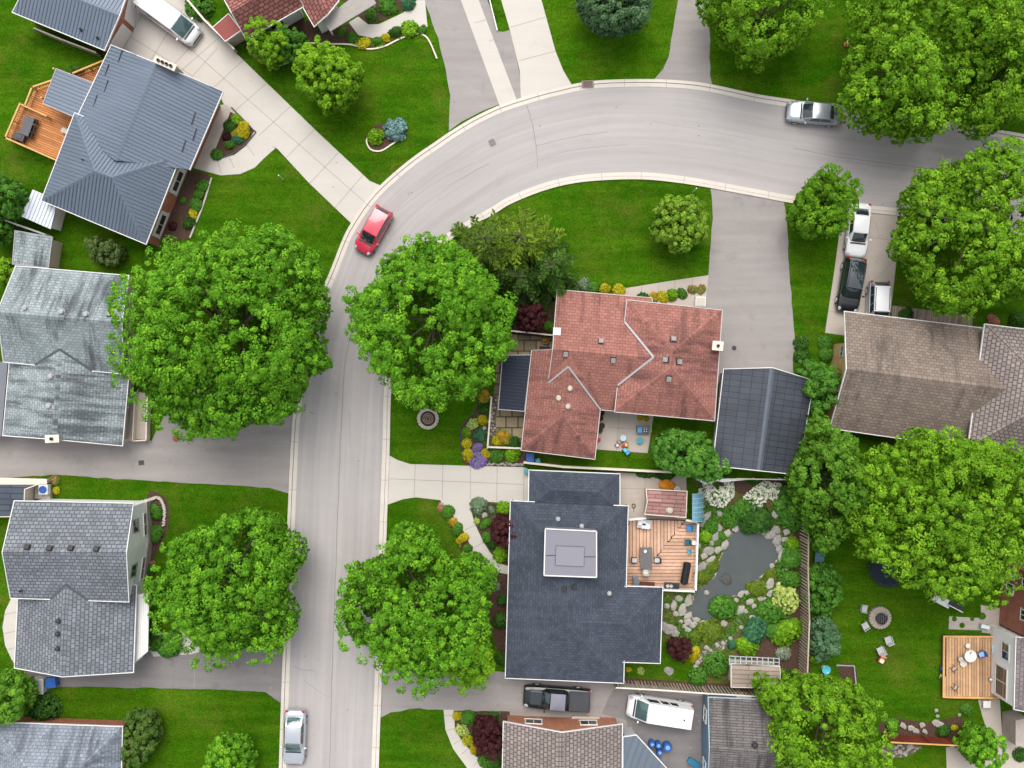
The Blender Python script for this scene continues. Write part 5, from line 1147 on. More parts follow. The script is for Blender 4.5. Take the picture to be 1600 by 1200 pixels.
  ('shrub', 715, 1119, 8, 'yellow', 'yellow flowering shrub at the top of the taupe house bed'), ('shrub', 730, 1122, 11, 'green', 'green shrub right of the yellow one in the taupe house bed'), ('shrub', 722, 1141, 11, 'palefl', 'pale speckled shrub in the taupe house bed'), ('shrub', 731, 1158, 10, 'gold', 'golden shrub along the walk in the taupe house bed'), ('shrub', 741, 1172, 8, 'yellow', 'yellow shrub along the walk below the burgundy maple'),
  ('shrub', 760, 1190, 13, 'green', 'green shrub at the lower end of the taupe house bed'), ('shrub', 772, 1118, 9, 'dark', 'dark shrub at the porch corner of the taupe house'), ('shrub', 775, 1192, 9, 'dark', 'dark shrub against the taupe house wall at the bottom edge'),
  # pond garden
  ('hydrangea', 1122, 776, 20, 'white', 'left white flowering hydrangea north of the pond'), ('hydrangea', 1105, 768, 12, 'white', 'small white hydrangea beside the greenhouse'), ('hydrangea', 1136, 768, 14, 'white', 'white hydrangea under the bent metal roof strip'), ('hydrangea', 1182, 780, 17, 'white', 'middle white flowering hydrangea with large heads north of the pond'), ('hydrangea', 1196, 766, 13, 'white', 'white hydrangea behind the middle one'), ('hydrangea', 1212, 768, 14, 'white', 'right white flowering hydrangea near the fence end'),
  ('shrub', 1142, 812, 15, 'clipped', 'round mossy green shrub at the north-west bank of the pond'), ('shrub', 1112, 822, 11, 'green', 'green shrub by the white rail of the salmon deck'), ('shrub', 1102, 838, 9, 'lime', 'lime ground plant beside the deck rail'), ('shrub', 1128, 838, 7, 'green', 'small green plant between two pale boulders on the west bank'),
  ('shrub', 1180, 810, 21, 'dark', 'dark grassy mound at the north bank of the pond'), ('shrub', 1160, 797, 15, 'green', 'green mound below the left hydrangea'), ('shrub', 1238, 790, 24, 'green', 'big green shrub at the top of the fence'), ('shrub', 1240, 812, 18, 'green', 'lower green shrub at the top of the fence'), ('shrub', 1228, 770, 16, 'dark', 'dark green shrub behind the right hydrangea'), ('shrub', 1250, 765, 20, 'green', 'green shrub between the solar garage and the fence top'),
  ('shrub', 1100, 900, 12, 'moss', 'mossy cushion on the west bank beside the deck corner'), ('shrub', 1112, 884, 10, 'moss', 'second mossy cushion on the west bank'), ('shrub', 1132, 951, 18, 'green', 'rounded green shrub on the south-east bank of the pond'), ('shrub', 1110, 988, 18, 'moss', 'mossy mound beside the gravel path south of the pond'), ('shrub', 1088, 995, 13, 'moss', 'mossy mound nearest the burgundy maple'),
  ('shrub', 1185, 922, 15, 'moss', 'mossy mound on the east bank of the pond'), ('shrub', 1206, 900, 11, 'moss', 'small mossy mound higher up the east bank'), ('shrub', 1236, 905, 15, 'green', 'green shrub against the fence half way down'), ('shrub', 1238, 872, 14, 'green', 'green shrub against the fence beside the flat boulders'), ('shrub', 1240, 850, 10, 'lime', 'light green shrub against the upper fence'),
  ('shrub', 1228, 935, 21, 'palefl', 'pale flowering shrub beside the fence'), ('shrub', 1205, 958, 19, 'green', 'dark green bush left of the pale flowering shrub'), ('shrub', 1182, 985, 21, 'teal', 'blue green hosta clump in the pond garden'), ('shrub', 1168, 1010, 15, 'lime', 'lime green ball shrub above the lattice screen'), ('shrub', 1144, 1007, 8, 'teal', 'small blue green shrub left of the lime ball above the lattice'),
  ('shrub', 1232, 988, 22, 'lime', 'bright lime shrub at the lower fence'), ('shrub', 1208, 985, 14, 'green', 'green shrub between the hosta clump and the lime shrub'), ('shrub', 1225, 1022, 13, 'silver', 'silver leaved shrub beside the lower fence'), ('shrub', 1232, 1056, 11, 'darkclip', 'dark round shrub at the foot of the fence'),
  ('shrub', 1120, 1038, 22, 'clipped', 'large clipped green ball left of the lattice shed'), ('shrub', 1091, 1058, 16, 'clipped', 'smaller clipped green ball at the slatted fence'), ('shrub', 1085, 1022, 13, 'yellow', 'yellow shrub beside the burgundy maple near the pond'), ('shrub', 1001, 1048, 6, 'palefl', 'pale flowering plant at the south wall of the blue-roofed house'), ('shrub', 982, 1046, 5, 'gold', 'small yellow plant at the south-west end of the pond lawn'),
  ('shrub', 1196, 1062, 15, 'lime', 'bright lime branchy bush over the tan shed roof'),
  # right of the fence
  ('shrub', 1281, 850, 18, 'green', 'green shrub right of the fence top, above the teal table'), ('shrub', 1300, 845, 14, 'dark', 'dark green shrub under the yellow green tree right of the fence'), ('shrub', 1273, 1030, 9, 'lime', 'lime plant beside the teal bird bath'),
  # lower right
  ('shrub', 1395, 1135, 12, 'green', 'green shrub at the left end of the red boundary fence'), ('shrub', 1475, 1142, 13, 'dark', 'dark low shrub behind the red boundary fence'), ('shrub', 1492, 1137, 6, 'gold', 'small yellow plant behind the red boundary fence'), ('shrub', 1512, 1110, 11, 'green', 'green shrub below the tan deck'), ('shrub', 1595, 1180, 12, 'darkclip', 'dark shrub in the bottom right corner'), ('shrub', 1535, 963, 6, 'green', 'small tuft on the limestone slabs above the tan deck'),
  ]:
    if 1095 < a[1] < 1256 and 795 < a[2] < 1065 and a[4] not in ('clipped', 'darkclip'): a = a[:3] + (a[3]*1.18,) + a[4:]
    k = shrub(*a)
    if a[4] not in ('clipped', 'darkclip') and a[1] not in (754, 749, 759): k.scale.x *= float(rng.uniform(.8, 1.25)); k.scale.y *= float(rng.uniform(.85, 1.2))
for px, py, sx in ((1095, 742, 2.2), (1125, 740, 2.0), (1180, 752, 2.2), (1010, 741, 2.5), (1040, 744, 2.5)): shrub('hedge_plant', px, py, 7, 'dark', 'dark low plant along the boundary strip between red house and blue house', 'boundary strip plants', sx=sx, cat='shrub')
shrub('tulip_clump', 275, 684, 6, 'pink', 'small clump of red flowers under the largest maple by the left asphalt drive')

def ground_cover(name, label, poly, n, leaf, holes=(), size=.24, h=.22, density=None):
    P = px_poly(poly); H_ = [px_poly(q) for q in holes]; xs = [p[0] for p in P]; ys = [p[1] for p in P]; C = []
    while len(C) < n:
        p = (rng.uniform(min(xs), max(xs)), rng.uniform(min(ys), max(ys)))
        if inside(p, P) and not any(inside(p, q) for q in H_) and mnoise.noise(Vector((p[0]*.75, p[1]*.75, n*.1))) > -.08: C.append((p[0], p[1], rng.uniform(.02, h)))
    C = np.array(C); t = np.array([mnoise.noise(Vector((c[0]*1.3, c[1]*1.3, 4)))*.5 + .5 for c in C])
    me = quads_mesh(name, C, rand_dir(n, 1.2), rand_dir(n), size*rng.uniform(.6, 1.4, n), .6, t*.6 + rng.uniform(0, .4, n), [leaf])
    return tag(link(bpy.data.objects.new(name, me)), label, 'ground cover', None, 'stuff')
pond_big = [(800 + (x-800) + (x-1145)*.06, y + (y-890)*.06) for x, y in pond]
ground_cover('ground_cover', 'low green plants filling the banks around the pond', [(1096,800),(1115,778),(1240,775),(1245,900),(1240,960),(1170,990),(1120,1010),(1090,1020),(1040,1000),(1038,930),(1088,926)], 5200, greenleaf, [pond_big])
ground_cover('moss_cover', 'yellow green moss patches between the pond stones', [(1092,840),(1110,815),(1160,800),(1240,820),(1243,920),(1200,960),(1130,1000),(1050,1000),(1040,960),(1090,900)], 3600, KIND['moss'][0], [pond_big], .2, .12)
ground_cover('bed_cover', 'low leafy plants between the shrubs of the flower bed by the planter lawn', [(748,612),(768,612),(764,660),(772,695),(815,700),(815,724),(740,724),(724,716),(722,670),(738,652)], 700, greenleaf, [], .18, .2)
ground_cover('bed_cover', 'low leafy plants between the shrubs beside the curved walk', [(737,784),(800,783),(800,886),(784,880),(768,866),(755,845),(743,820),(738,800)], 500, greenleaf, [], .18, .2)
ground_cover('bed_cover', 'low leafy plants in the narrow bed left of the curved walk', [(684,790),(692,786),(702,796),(716,815),(732,846),(744,870),(756,886),(728,878),(712,842),(700,815)], 420, limeleaf, [], .16, .18)
ground_cover('bed_cover', 'low leafy plants in the front bed of the taupe house', [(709,1112),(790,1112),(784,1200),(770,1200),(742,1175),(722,1150),(711,1138)], 700, greenleaf, [], .18, .2)
ground_cover('bed_cover', 'low leafy plants in the curved bed of the tiled house', [(548,60),(612,55),(640,48),(664,50),(668,62),(650,54),(625,62),(600,74),(570,77),(548,70)], 380, limeleaf, [], .16, .18)

# ------------------------------------------------------------------ vehicles (front = +x)
lamp_m = m_plain('lamp_glass', (.33, .35, .37), .12, var=.05); tail_m = m_plain('tail_lamp', (.35, .012, .012), .15, var=.05)
carglass_m = m_glass('car_glass', (.018, .028, .032)); tealglass_m = m_glass('teal_car_glass', (.05, .1, .105), .06); plastic_m = m_plain('dark_plastic', (.028, .028, .03), .6)
def patch(mb, a, b, c, d, nu=6, nv=3, bulge=0.0, out=None, r=(0, 1, 0, 1), off=0.0, m=0):
    a, b, c, d = map(Vector, (a, b, c, d)); n = (b - a).cross(d - a).normalized()
    if out is not None and n.dot(Vector(out)) < 0: n = -n
    P = []
    for j in range(nv + 1):
        v = r[2] + (r[3] - r[2])*j/nv
        for i in range(nu + 1):
            u = r[0] + (r[1] - r[0])*i/nu
            P.append((a*(1-u) + b*u)*(1-v) + (d*(1-u) + c*u)*v + n*(off + bulge*(1 - (2*u-1)**2)*(.4 + .6*(1 - (2*v-1)**2))))
    F = []
    for j in range(nv):
        for i in range(nu):
            k = j*(nu+1) + i; q = (k, k+1, k+nu+2, k+nu+1)
            e = (P[q[1]] - P[q[0]]).cross(P[q[3]] - P[q[0]])
            F.append(q if e.dot(n) > 0 else q[::-1])
    mb.add(P, F, m)
TYPES = dict(  # body stations (x/L, top z, half width), cabin: base front, base rear, roof front, roof rear, base half width, roof half width, roof z
    sedan=([(-.5,.72,.70),(-.492,.9,.82),(-.46,.99,.92),(-.4,1.02,.97),(-.28,1.03,1),(.0,1.0,1),(.2,.97,1),(.3,.93,.99),(.4,.85,.95),(.46,.76,.88),(.492,.66,.76),(.5,.55,.62)], .225, -.40, .06, -.245, .88, .70, 1.45),
    hatch=([(-.5,.75,.72),(-.49,.95,.85),(-.46,1.05,.93),(-.38,1.08,.98),(-.2,1.07,1),(.1,1.03,1),(.24,1.0,.99),(.34,.93,.97),(.42,.83,.92),(.47,.73,.84),(.495,.62,.72),(.5,.52,.6)], .27, -.475, .09, -.40, .88, .70, 1.54),
    suv=([(-.5,.8,.76),(-.49,1.05,.87),(-.46,1.13,.94),(-.38,1.15,.98),(-.2,1.14,1),(.1,1.1,1),(.25,1.07,.99),(.36,1.0,.97),(.44,.9,.92),(.48,.8,.84),(.496,.68,.74),(.5,.55,.64)], .25, -.475, .08, -.39, .89, .72, 1.70),
    van=([(-.5,.8,.86),(-.495,1.15,.93),(-.48,1.25,.97),(-.4,1.28,1),(.0,1.25,1),(.25,1.2,1),(.36,1.12,.98),(.44,1.0,.92),(.48,.85,.82),(.496,.7,.74),(.5,.55,.66)], .375, -.492, .2, -.475, .95, .80, 2.1),
    pickup=([(-.5,1.0,.90),(-.497,1.12,.93),(-.48,1.14,.97),(-.3,1.15,1),(-.1,1.15,1),(.1,1.14,1),(.2,1.13,1),(.34,1.1,.98),(.44,1.02,.94),(.48,.9,.88),(.496,.75,.8),(.5,.6,.72)], .235, -.165, .1, -.12, .88, .70, 1.85))
def vehicle(name, label, cat, kind, px, py, front, L, Wd, paint, roofm=None, glass=None, group=None, lower=None, roofglass=False, zc=.7):
    st, xb0, xb1, xr0, xr1, bw, rw, rz = TYPES[kind]; hw = Wd/2; glass = glass or carglass_m
    c = W(px, py, zc); c.z = .013; root = thing(name, label, cat, c, math.atan2(-front[1], front[0]), group)
    xs = [s[0]*L for s in st]
    def top(x): return float(np.interp(x, xs, [s[1] for s in st]))
    def wid(x): return float(np.interp(x, xs, [s[2] for s in st]))*hw
    mb = MB(); rows = []; X = sorted(set(list(xs) + [(-.5 + i/26)*L for i in range(27)]))
    wx = (-.31*L, .31*L)
    for x in X:
        t, w = top(x), wid(x); half = [(0, t + .012), (.5*w, t + .006), (.8*w, t - .025), (.93*w, t - .09), (.99*w, t - .22), (w, .55), (.985*w, .34), (.93*w, .22), (.5*w, .2), (0, .2)]
        half = [(y, min(z, max(t, .22))) for y, z in half]
        rows.append([Vector((x, y, z)) for y, z in half] + [Vector((x, -y, z)) for y, z in half[-2:0:-1]])
    n = len(rows[0]); P = [p for r_ in rows for p in r_]; F = []
    for k in range(len(rows) - 1):
        for i in range(n):
            j = (i + 1) % n; F.append((k*n+i, k*n+j, (k+1)*n+j, (k+1)*n+i))
    F.append(tuple(range(n))); F.append(tuple(range((len(rows)-1)*n, len(rows)*n))[::-1]); mb.add(P, F)
    # cabin shell
    B = lambda x, s, k=1.0: Vector((x*L, s*bw*hw*k, top(x*L) - .03)); T = lambda x, s: Vector((x*L, s*rw*hw, rz))
    fr_in = .80 if kind != 'van' else .86
    wf, rb_ = (B(xb0, 1, fr_in), B(xb0, -1, fr_in), T(xr0, -1), T(xr0, 1)), (B(xb1, -1, .84), B(xb1, 1, .84), T(xr1, 1), T(xr1, -1))
    mid = lambda x, s: Vector((x*L, s*bw*hw, top(x*L) - .03))
    xa, xz = xb0 - .075, xb1 + .06
    sides = []
    for s in (1, -1):
        sides.append((mid(xz, s), mid(xa, s), T(xr0, s), T(xr1, s), s))
    patch(mb, *wf, 8, 4, .1, (1, 0, .5)); patch(mb, *rb_, 8, 4, .06, (-1, 0, .5))
    for a, b, c_, d, s in sides:
        patch(mb, a, b, c_, d, 8, 3, .03, (0, s, .3))
        mb.add([wf[0] if s > 0 else wf[1], b, c_], [(0, 1, 2) if s < 0 else (0, 2, 1)]); mb.add([rb_[1] if s > 0 else rb_[0], a, d], [(0, 2, 1) if s < 0 else (0, 1, 2)])
    mb.build('body', paint, root, world=False, smooth=True)
    rp = MB(); patch(rp, T(xr1, -1), T(xr0, -1), T(xr0, 1), T(xr1, 1), 8, 6, .07, (0, 0, 1), off=.0); o = rp.build('roof', glass if roofglass else (roofm or paint), root, world=False, smooth=True)
    g = MB(); patch(g, *wf, 8, 4, .1, (1, 0, .5), (.05, .95, .06, .95), .015); g.build('windshield', glass, root, world=False, smooth=True)
    if kind != 'van':
        g = MB(); patch(g, *rb_, 8, 4, .06, (-1, 0, .5), (.09, .91, .12, .93), .015); g.build('rear_window', glass, root, world=False, smooth=True)
    for a, b, c_, d, s in sides:
        cuts = ((.05, .47), (.5, .93)) if kind in ('sedan', 'hatch', 'pickup') else (((.04, .32), (.35, .64), (.67, .94)) if kind == 'suv' else ((.3, .46), (.5, .66), (.72, .95)))
        for u0, u1 in cuts:
            g = MB(); patch(g, a, b, c_, d, 4, 3, .03, (0, s, .3), (u0, u1, .14 if kind != 'van' else .2, .9 if kind != 'van' else .72), .014); g.build('side_window', carglass_m, root, world=False, smooth=True)
    R_ = .33 if kind in ('sedan', 'hatch') else .38
    for x in wx:
        for s in (1, -1):
            M = Matrix.Rotation(R(90*s), 3, 'X'); w = MB().lathe((x, s*(hw - .2), R_), [(R_*.3, -.21), (R_*.92, -.21), (R_, -.17), (R_, .0), (R_*.3, .0)], 20, 0, M); wo = w.build('wheel', black_m, root, world=False, smooth=True)
            MB().lathe((x, s*(hw - .2), R_), [(R_*.68, -.2), (R_*.66, -.222), (R_*.2, -.215), (.02, -.22)], 16, 0, M).build('rim', chrome_m, wo, world=False)
    for s in (1, -1):
        x0 = .44*L; hl = MB(); hl.lathe((x0, s*wid(x0)*.76, top(x0) - .09), [(.17, -.08), (.17, .02), (.13, .07), (.03, .09)], 12, 0, Matrix.Diagonal((1.45, .85, 1)).to_3x3()); hl.build('headlight', lamp_m, root, world=False, smooth=True)
        x1 = -.475*L; tl = MB().box((x1, s*wid(x1)*.83, top(x1) - .1), (.22, .26, .2)); tl.build('tail_light', tail_m, root, world=False, bevel=.05)
        xm = xb0 - .06; m_ = MB().box((xm*L, s*(hw + .07), top(xm*L) + .1), (.14, .22, .15)); m_.build('mirror', plastic_m if paint is not None and kind in ('suv', 'pickup') else paint, root, world=False, bevel=.04)
    MB().box((.497*L, 0, .5), (.06, hw*.95, .22)).build('grille', plastic_m, root, world=False)
    cw = MB(); cw.bar(Vector((xb0*L + .11, -.7*hw, top(xb0*L) + .01)), Vector((xb0*L + .11, .7*hw, top(xb0*L) + .01)), .13, .03); cw.build('cowl', plastic_m, root, world=False)
    if lower: lower(root, L, hw, top, wid)
    return root
white_p = m_paint('white_car_paint', (.70, .70, .70)); red_p = m_paint('red_car_paint', (.52, .028, .06), rough=.25); silver_p = m_paint('silver_car_paint', (.48, .51, .54), .55, .28); steel_p = m_paint('steel_blue_paint', (.30, .33, .36), .55, .28)
black_p = m_paint('black_car_paint', (.008, .009, .01), 0, .3, .35); charcoal_m = m_plain('tonneau', (.05, .053, .062), .6)
vehicle('car', 'red hatchback parked at the kerb on the road bend', 'car', 'hatch', 583, 360, (-42, 75), 4.25, 1.85, red_p)
vehicle('car', 'steel grey sedan parked at the upper kerb beside the large bright maple', 'car', 'sedan', 1272, 176.5, (-1, -.085), 4.75, 1.9, steel_p)
vehicle('car', 'white sedan on the concrete drive, partly below the dark green tree', 'car', 'sedan', 1341, 360, (-9, 83), 4.7, 1.88, white_p)
def rails(root, L, hw, top, wid):
    for s in (1, -1): MB().bar((-.36*L, s*.62*hw, 1.76), (.06*L, s*.62*hw, 1.75), .05, .05).build('roof_rail', plastic_m, root, world=False)
vehicle('car', 'black sport utility car with dark glass roof on the concrete drive behind the white sedan', 'car', 'suv', 1330, 445, (-14, 80), 4.75, 1.95, black_p, roofglass=True, lower=rails)
vehicle('car', 'silver sport utility car with its front tucked under the brown roof', 'car', 'suv', 1372, 481, (-3, 80), 4.6, 1.9, silver_p, roofm=white_p, lower=rails)
vehicle('car', 'silver sedan parked at the left kerb at the bottom edge', 'car', 'sedan', 460, 1152, (-3, 85), 4.75, 1.92, silver_p, glass=tealglass_m)
vehicle('car', 'white car almost hidden under the large maple at the right edge', 'car', 'hatch', 1538, 330, (-1, -.15), 4.4, 1.85, white_p)
def vanbits(root, L, hw, top, wid):
    for s in (-1, 1): MB().bar((-.45*L, s*.6*hw, 2.2), (.15*L, s*.6*hw, 2.2), .03, .03).build('roof_seam', m_plain('white_seam_paint', (.55, .56, .57), .5), root, world=False)
    MB().lathe((-.35*L, .1, 2.14), [(.07, 0), (.07, .05), (.02, .06)], 10).build('roof_vent', plastic_m, root, world=False)
    MB().box((-.5*L, 0, .5), (.12, hw*1.7, .2)).build('bumper', plastic_m, root, world=False, bevel=.03)
vehicle('van', 'white cargo van on the pale concrete drive at the top left', 'van', 'van', 263, 27, (80, 58), 5.7, 2.05, white_p, glass=tealglass_m, lower=vanbits, zc=1.1)
vehicle('van', 'white passenger van on the dark asphalt between fence and taupe house', 'van', 'van', 1031, 1112, (-103, -16), 5.6, 2.1, white_p, glass=tealglass_m, lower=vanbits, zc=1.1)
def bed_(root, L, hw, top, wid):
    t = MB().box((-.335*L, 0, 1.19), (.3*L, hw*1.72, .06)); t.build('bed_cover', charcoal_m, root, world=False, bevel=.03)
    MB().box((-.502*L, 0, .6), (.12, hw*1.8, .2)).build('bumper', chrome_m, root, world=False, bevel=.04)
    MB().box((.3*L, 0, 1.145), (.2*L, hw*1.15, .05)).build('hood_panel', m_paint('dark_hood', (.02, .028, .033), 0, .2, .5), root, world=False, bevel=.025)
vehicle('pickup_truck', 'black crew cab pickup truck with covered bed below the blue-roofed house', 'pickup truck', 'pickup', 870, 1092, (-105, -8), 5.75, 2.0, black_p, roofm=m_paint('grey_roof_paint', (.2, .2, .24), .2, .3), lower=bed_, zc=.9)

# ------------------------------------------------------------------ fences
def fence(label, pts, h, m, pitch=.145, bw=.135, post=2.4, rail_m=None, name='fence', cap=.12, panel='board_panel', thick=.022, midrails=True):
    P = [W(*p) for p in pts]; root = thing(name, label, 'fence', P[0]); bd = MB(); rl = MB(); r = random.Random(int(pts[0][0]) + int(pts[0][1]))
    for a, b in zip(P, P[1:]):
        d = (b - a); L = d.length; d = d/L; rz = math.atan2(d.y, d.x); n = max(1, int(L/pitch))
        for i in range(n):
            c = a + d*((i + .5)*L/n); hh = h + r.uniform(-.015, .015); bd.box(c + Vector((0, 0, .04 + hh/2)), (bw, thick, hh), rz, 0, r.random())
        rl.bar(a + Vector((0, 0, h + .065)), b + Vector((0, 0, h + .065)), cap, .05, 0, r.random())
        for z in ((.4, h - .35) if midrails else ()): rl.bar(a + Vector((-d.y*.05, d.x*.05, z)), b + Vector((-d.y*.05, d.x*.05, z)), .05, .09, 0, r.random())
        k = max(1, round(L/post))
        for i in range(k + 1):
            if i == k and b is not P[-1]: continue
            c = a + d*(L*i/k); MB().box(c + Vector((d.y*.07, -d.x*.07, h/2 + .03)), (.1, .1, h + .06), rz, 0, r.random()).build('post', m, root)
    bd.build(panel, m, root); rl.build('top_rail', rail_m or m, root); return root
slat_m = m_boards('pale_slat', (.36, .29, .22), .2)
fence('tall slatted wooden fence between the pond garden and the back lawn', [(1247,1064),(1251,960),(1249,880),(1250,800)], 2.6, slat_m, .27, .11, 2.6, thick=.1, midrails=False)
fence('slatted wooden fence along the asphalt above the white van', [(958,1062),(1030,1066),(1098,1071),(1150,1074),(1222,1079)], 2.3, slat_m, .27, .11, 2.6, cream_m, thick=.1, midrails=False)
fence('thin boundary fence between the red-roofed house and the blue-roofed house', [(818,721),(880,728),(960,732),(1060,737)], 1.1, fence_m, rail_m=cream_m, cap=.16)
fence('dark board fence at the left edge below the white corrugated shed', [(-30,328),(0,341),(84,371)], 1.7, fence_m, rail_m=grey_m)
fence('board fence with pale top rail between the white van and the tiled house', [(276,-30),(300,8),(325,38),(372,84)], 1.2, fence_m, rail_m=cream_m, cap=.16)
fence('low dark fence behind the top left garage', [(64,52),(105,69),(160,90)], 1.3, fence_m, rail_m=cream_m)
fence('rust red board fence in the lower right garden', [(1502,1153),(1440,1150),(1378,1147)], 2.0, redfence_m, .15, .148, rail_m=cedarrail_m)
fence('low cream rail fence round the stone slabs by the navy pergola', [(768,620),(762,698),(814,700)], .6, cream_m, .4, .08, 2.0)
fence('cream topped fence north of the slab patio', [(778,516),(808,519),(864,525)], 1.2, fence_m, rail_m=cream_m)
fence('picket fence piece under the brown house eave', [(1376,690),(1372,712)], 1.4, fence_m, rail_m=cream_m)
wl = thing('garden_wall', 'cream topped boundary wall beside the dark slate outbuilding at left', 'wall', W(30, 750)); k = MB(); k.prism(px_poly([(-60,744),(80,748),(80,754),(-60,751)]), 0, .9); k.build('wall', stone_m, wl)
k = MB(); k.prism(px_poly([(-60,743),(81,747),(81,755),(-60,752)]), .903, .98); k.build('coping', cream_m, wl)
wl = thing('garden_wall', 'low stone wall piece holding the blue topped unit beside the cream wall', 'wall', W(70, 770)); k = MB(); k.prism(px_poly([(58,756),(81,757),(82,779),(58,778)]), 0, .5); k.build('wall', stone_m, wl)
aw = thing('screen_panel', 'bent white sheet panel behind the left hydrangea beside the greenhouse', 'panel', W(1120, 752)); k = MB()
q = [(1086,748),(1101,757),(1145,752),(1176,748.5)]; 
for a, b, c, d in (((1086,748),(1101,757),(1128,750),(1110,748)), ((1110,748),(1128,753.5),(1176,749),(1150,747.5))):
    k.add([W(*a, 1.75), W(*b, 1.55), W(*c, 1.6), W(*d, 1.75)], [(0, 1, 2, 3)]); k.add([W(*a, 1.7), W(*b, 1.5), W(*c, 1.55), W(*d, 1.7)], [(3, 2, 1, 0)])
k.build('sheet', white_m, aw); k = MB(); k.bar(W(1150, 748, 1.75), W(1236, 749.5, 1.75), .1, .08)
for x in (1100, 1140, 1180, 1220): k.box(W(x, 748, .87), (.08, .08, 1.7))
k.build('frame', cream_m, aw)

# ------------------------------------------------------------------ decks
def boards(mb, poly, ang, z, w=.19, gap=.022, th=.03, seed=1, m=0):
    ca, sa = math.cos(ang), math.sin(ang); Q = [(p[0]*ca + p[1]*sa, -p[0]*sa + p[1]*ca) for p in poly]; r = random.Random(seed)
    y = min(q[1] for q in Q) + w/2
    while y < max(q[1] for q in Q):
        for x0, x1 in clip_range(Q, 1, y):
            if x1 - x0 > .1:
                cx = (x0 + x1)/2; mb.box((cx*ca - y*sa, cx*sa + y*ca, z), (x1 - x0 - .01, w - gap, th), ang, m, r.random())
        y += w
def deck(label, polys, outline, z, m, rail, rail_m, h=.95, name='deck', under=None, bal=.16, rw=.11, w=.19, gap=.03):
    O = px_poly(outline, z); root = thing(name, label, 'deck', Vector((*O[0], 0))); b = MB()
    for k, (p, a) in enumerate(polys): boards(b, px_poly(p, z), a, z - .015, w, gap, seed=k + 3)
    b.build('decking', m, root); fr = MB(); fr.prism(O, .02, z - .035); fr.build('frame', under or bark_m, root)
    for pts in rail:
        P = [W(*p, z + h) for p in pts]; P = [Vector((p.x, p.y, z)) for p in P]; rl = MB(); 
        for a, c in zip(P, P[1:]):
            d = (c - a); L = d.length; d /= L; n = max(1, round(L/1.6))
            for i in range(n + 1): MB().box(a + d*(L*i/n) + Vector((0, 0, h/2)), (.1, .1, h), math.atan2(d.y, d.x)).build('post', rail_m, root)
            rl.bar(a - d*rw*.5 + Vector((0, 0, h + .02)), c + d*rw*.48 + Vector((0, 0, h + .02)), rw, .05, 0, .6); rl.bar(a + Vector((0, 0, .12)), c + Vector((0, 0, .12)), .05, .06)
            q = a + d*bal; k = 1
            while k*bal < L: rl.box(a + d*(k*bal) + Vector((0, 0, h/2 + .03)), (.035, .035, h - .14), math.atan2(d.y, d.x)); k += 1
        rl.build('railing', rail_m, root)
    return root
deck('orange cedar deck with railing behind the metal-roofed house', [([(165,100),(112,118),(54,139),(42,164),(32,166),(11,214),(89,248),(130,190),(160,130)], R(-22))], [(165,100),(112,118),(54,139),(42,164),(32,166),(11,214),(89,248),(130,190),(160,130)], .6, cedar_m,
     [[(163,94),(112,115),(50,136),(39,164)], [(31,162),(8,215),(90,251)], [(33,163),(72,181)]], cedarrail_m, rw=.14)
deck('salmon coloured deck with mitred boards and white rail beside the pond', [([(981,811),(1070,814),(1018,880),(977,880)], R(90)), ([(1070,814),(1092,815),(1087,923),(1036,922),(976,919),(977,880),(1018,880)], 0)], [(981,811),(1092,815),(1087,924),(1034,923),(976,919)], .5, deck_m,
     [[(1036,922),(1087,924),(1091,816),(1073,813)], [(984,812),(1008,810)]], white_m, .9, rw=.16, w=.3, gap=.045, bal=.2)
deck('tan timber deck with raised border at the brick and white house', [([(1477,996),(1553,997),(1561,1090),(1476,1088)], R(90))], [(1475,993),(1553,994),(1561,1092),(1474,1090)], .45, tan_deck_m, [], tan_deck_m, w=.24, gap=.04)
dk = bpy.data.objects['deck.002'] if 'deck.002' in bpy.data.objects else None
if dk:
    bm_ = MB()
    for a, b in (((1475,993),(1474,1090)), ((1476.5,994.5),(1553,995)), ((1475.5,1089),(1561,1091))): bm_.bar(W(*a, .52), W(*b, .52), .16, .12, 0, .75)
    bm_.build('border', cedarrail_m, dk)
deck('weathered timber boards on the ground along the north eave of the brown house', [([(1392,477),(1521,493),(1517,514),(1392,498)], R(83))], [(1392,477),(1521,493),(1517,514),(1392,498)], .2, fence_m, [], fence_m)

# ------------------------------------------------------------------ furniture and small things
def put(px, py, z=0): p = W(px, py, z); return p
def chair(label, px, py, rz, m, z=0.0, s=1.0, cushion=None, group=None, name='chair'):
    root = thing(name, label, 'chair', put(px, py, z), rz, group)
    MB().box((0, 0, .42*s), (.5*s, .5*s, .05)).build('seat', m, root, world=False, bevel=.015)
    MB().box((-.25*s, 0, .68*s), (.05, .5*s, .5*s), M=Matrix.Rotation(R(-10), 3, 'Y')).build('backrest', m, root, world=False, bevel=.015)
    for x in (-.22, .22):
        for y in (-.22, .22): MB().box((x*s, y*s, .2*s), (.04, .04, .4*s)).build('leg', m, root, world=False)
    for y in (-.27, .27): MB().box((0, y*s, .6*s), (.48*s, .05, .04)).build('armrest', m, root, world=False)
    if cushion: MB().box((.02, 0, .48*s), (.44*s, .42*s, .08)).build('cushion', cushion, root, world=False, bevel=.03)
    return root
def rtable(label, px, py, r, m, z=0, h=.73, legs=4, name='table', cat='table', sx=1.0):
    root = thing(name, label, cat, put(px, py, z)); MB().cyl((0, 0, h - .04), r, .04, 28, sx=sx).build('tabletop', m, root, world=False)
    for k in range(legs):
        a = k*2*math.pi/legs + .5; MB().tube([(r*.75*math.cos(a)*sx, r*.75*math.sin(a), 0), (r*.6*math.cos(a)*sx, r*.6*math.sin(a), h - .04)], [.022, .022], 6).build('leg', m, root, world=False)
    return root
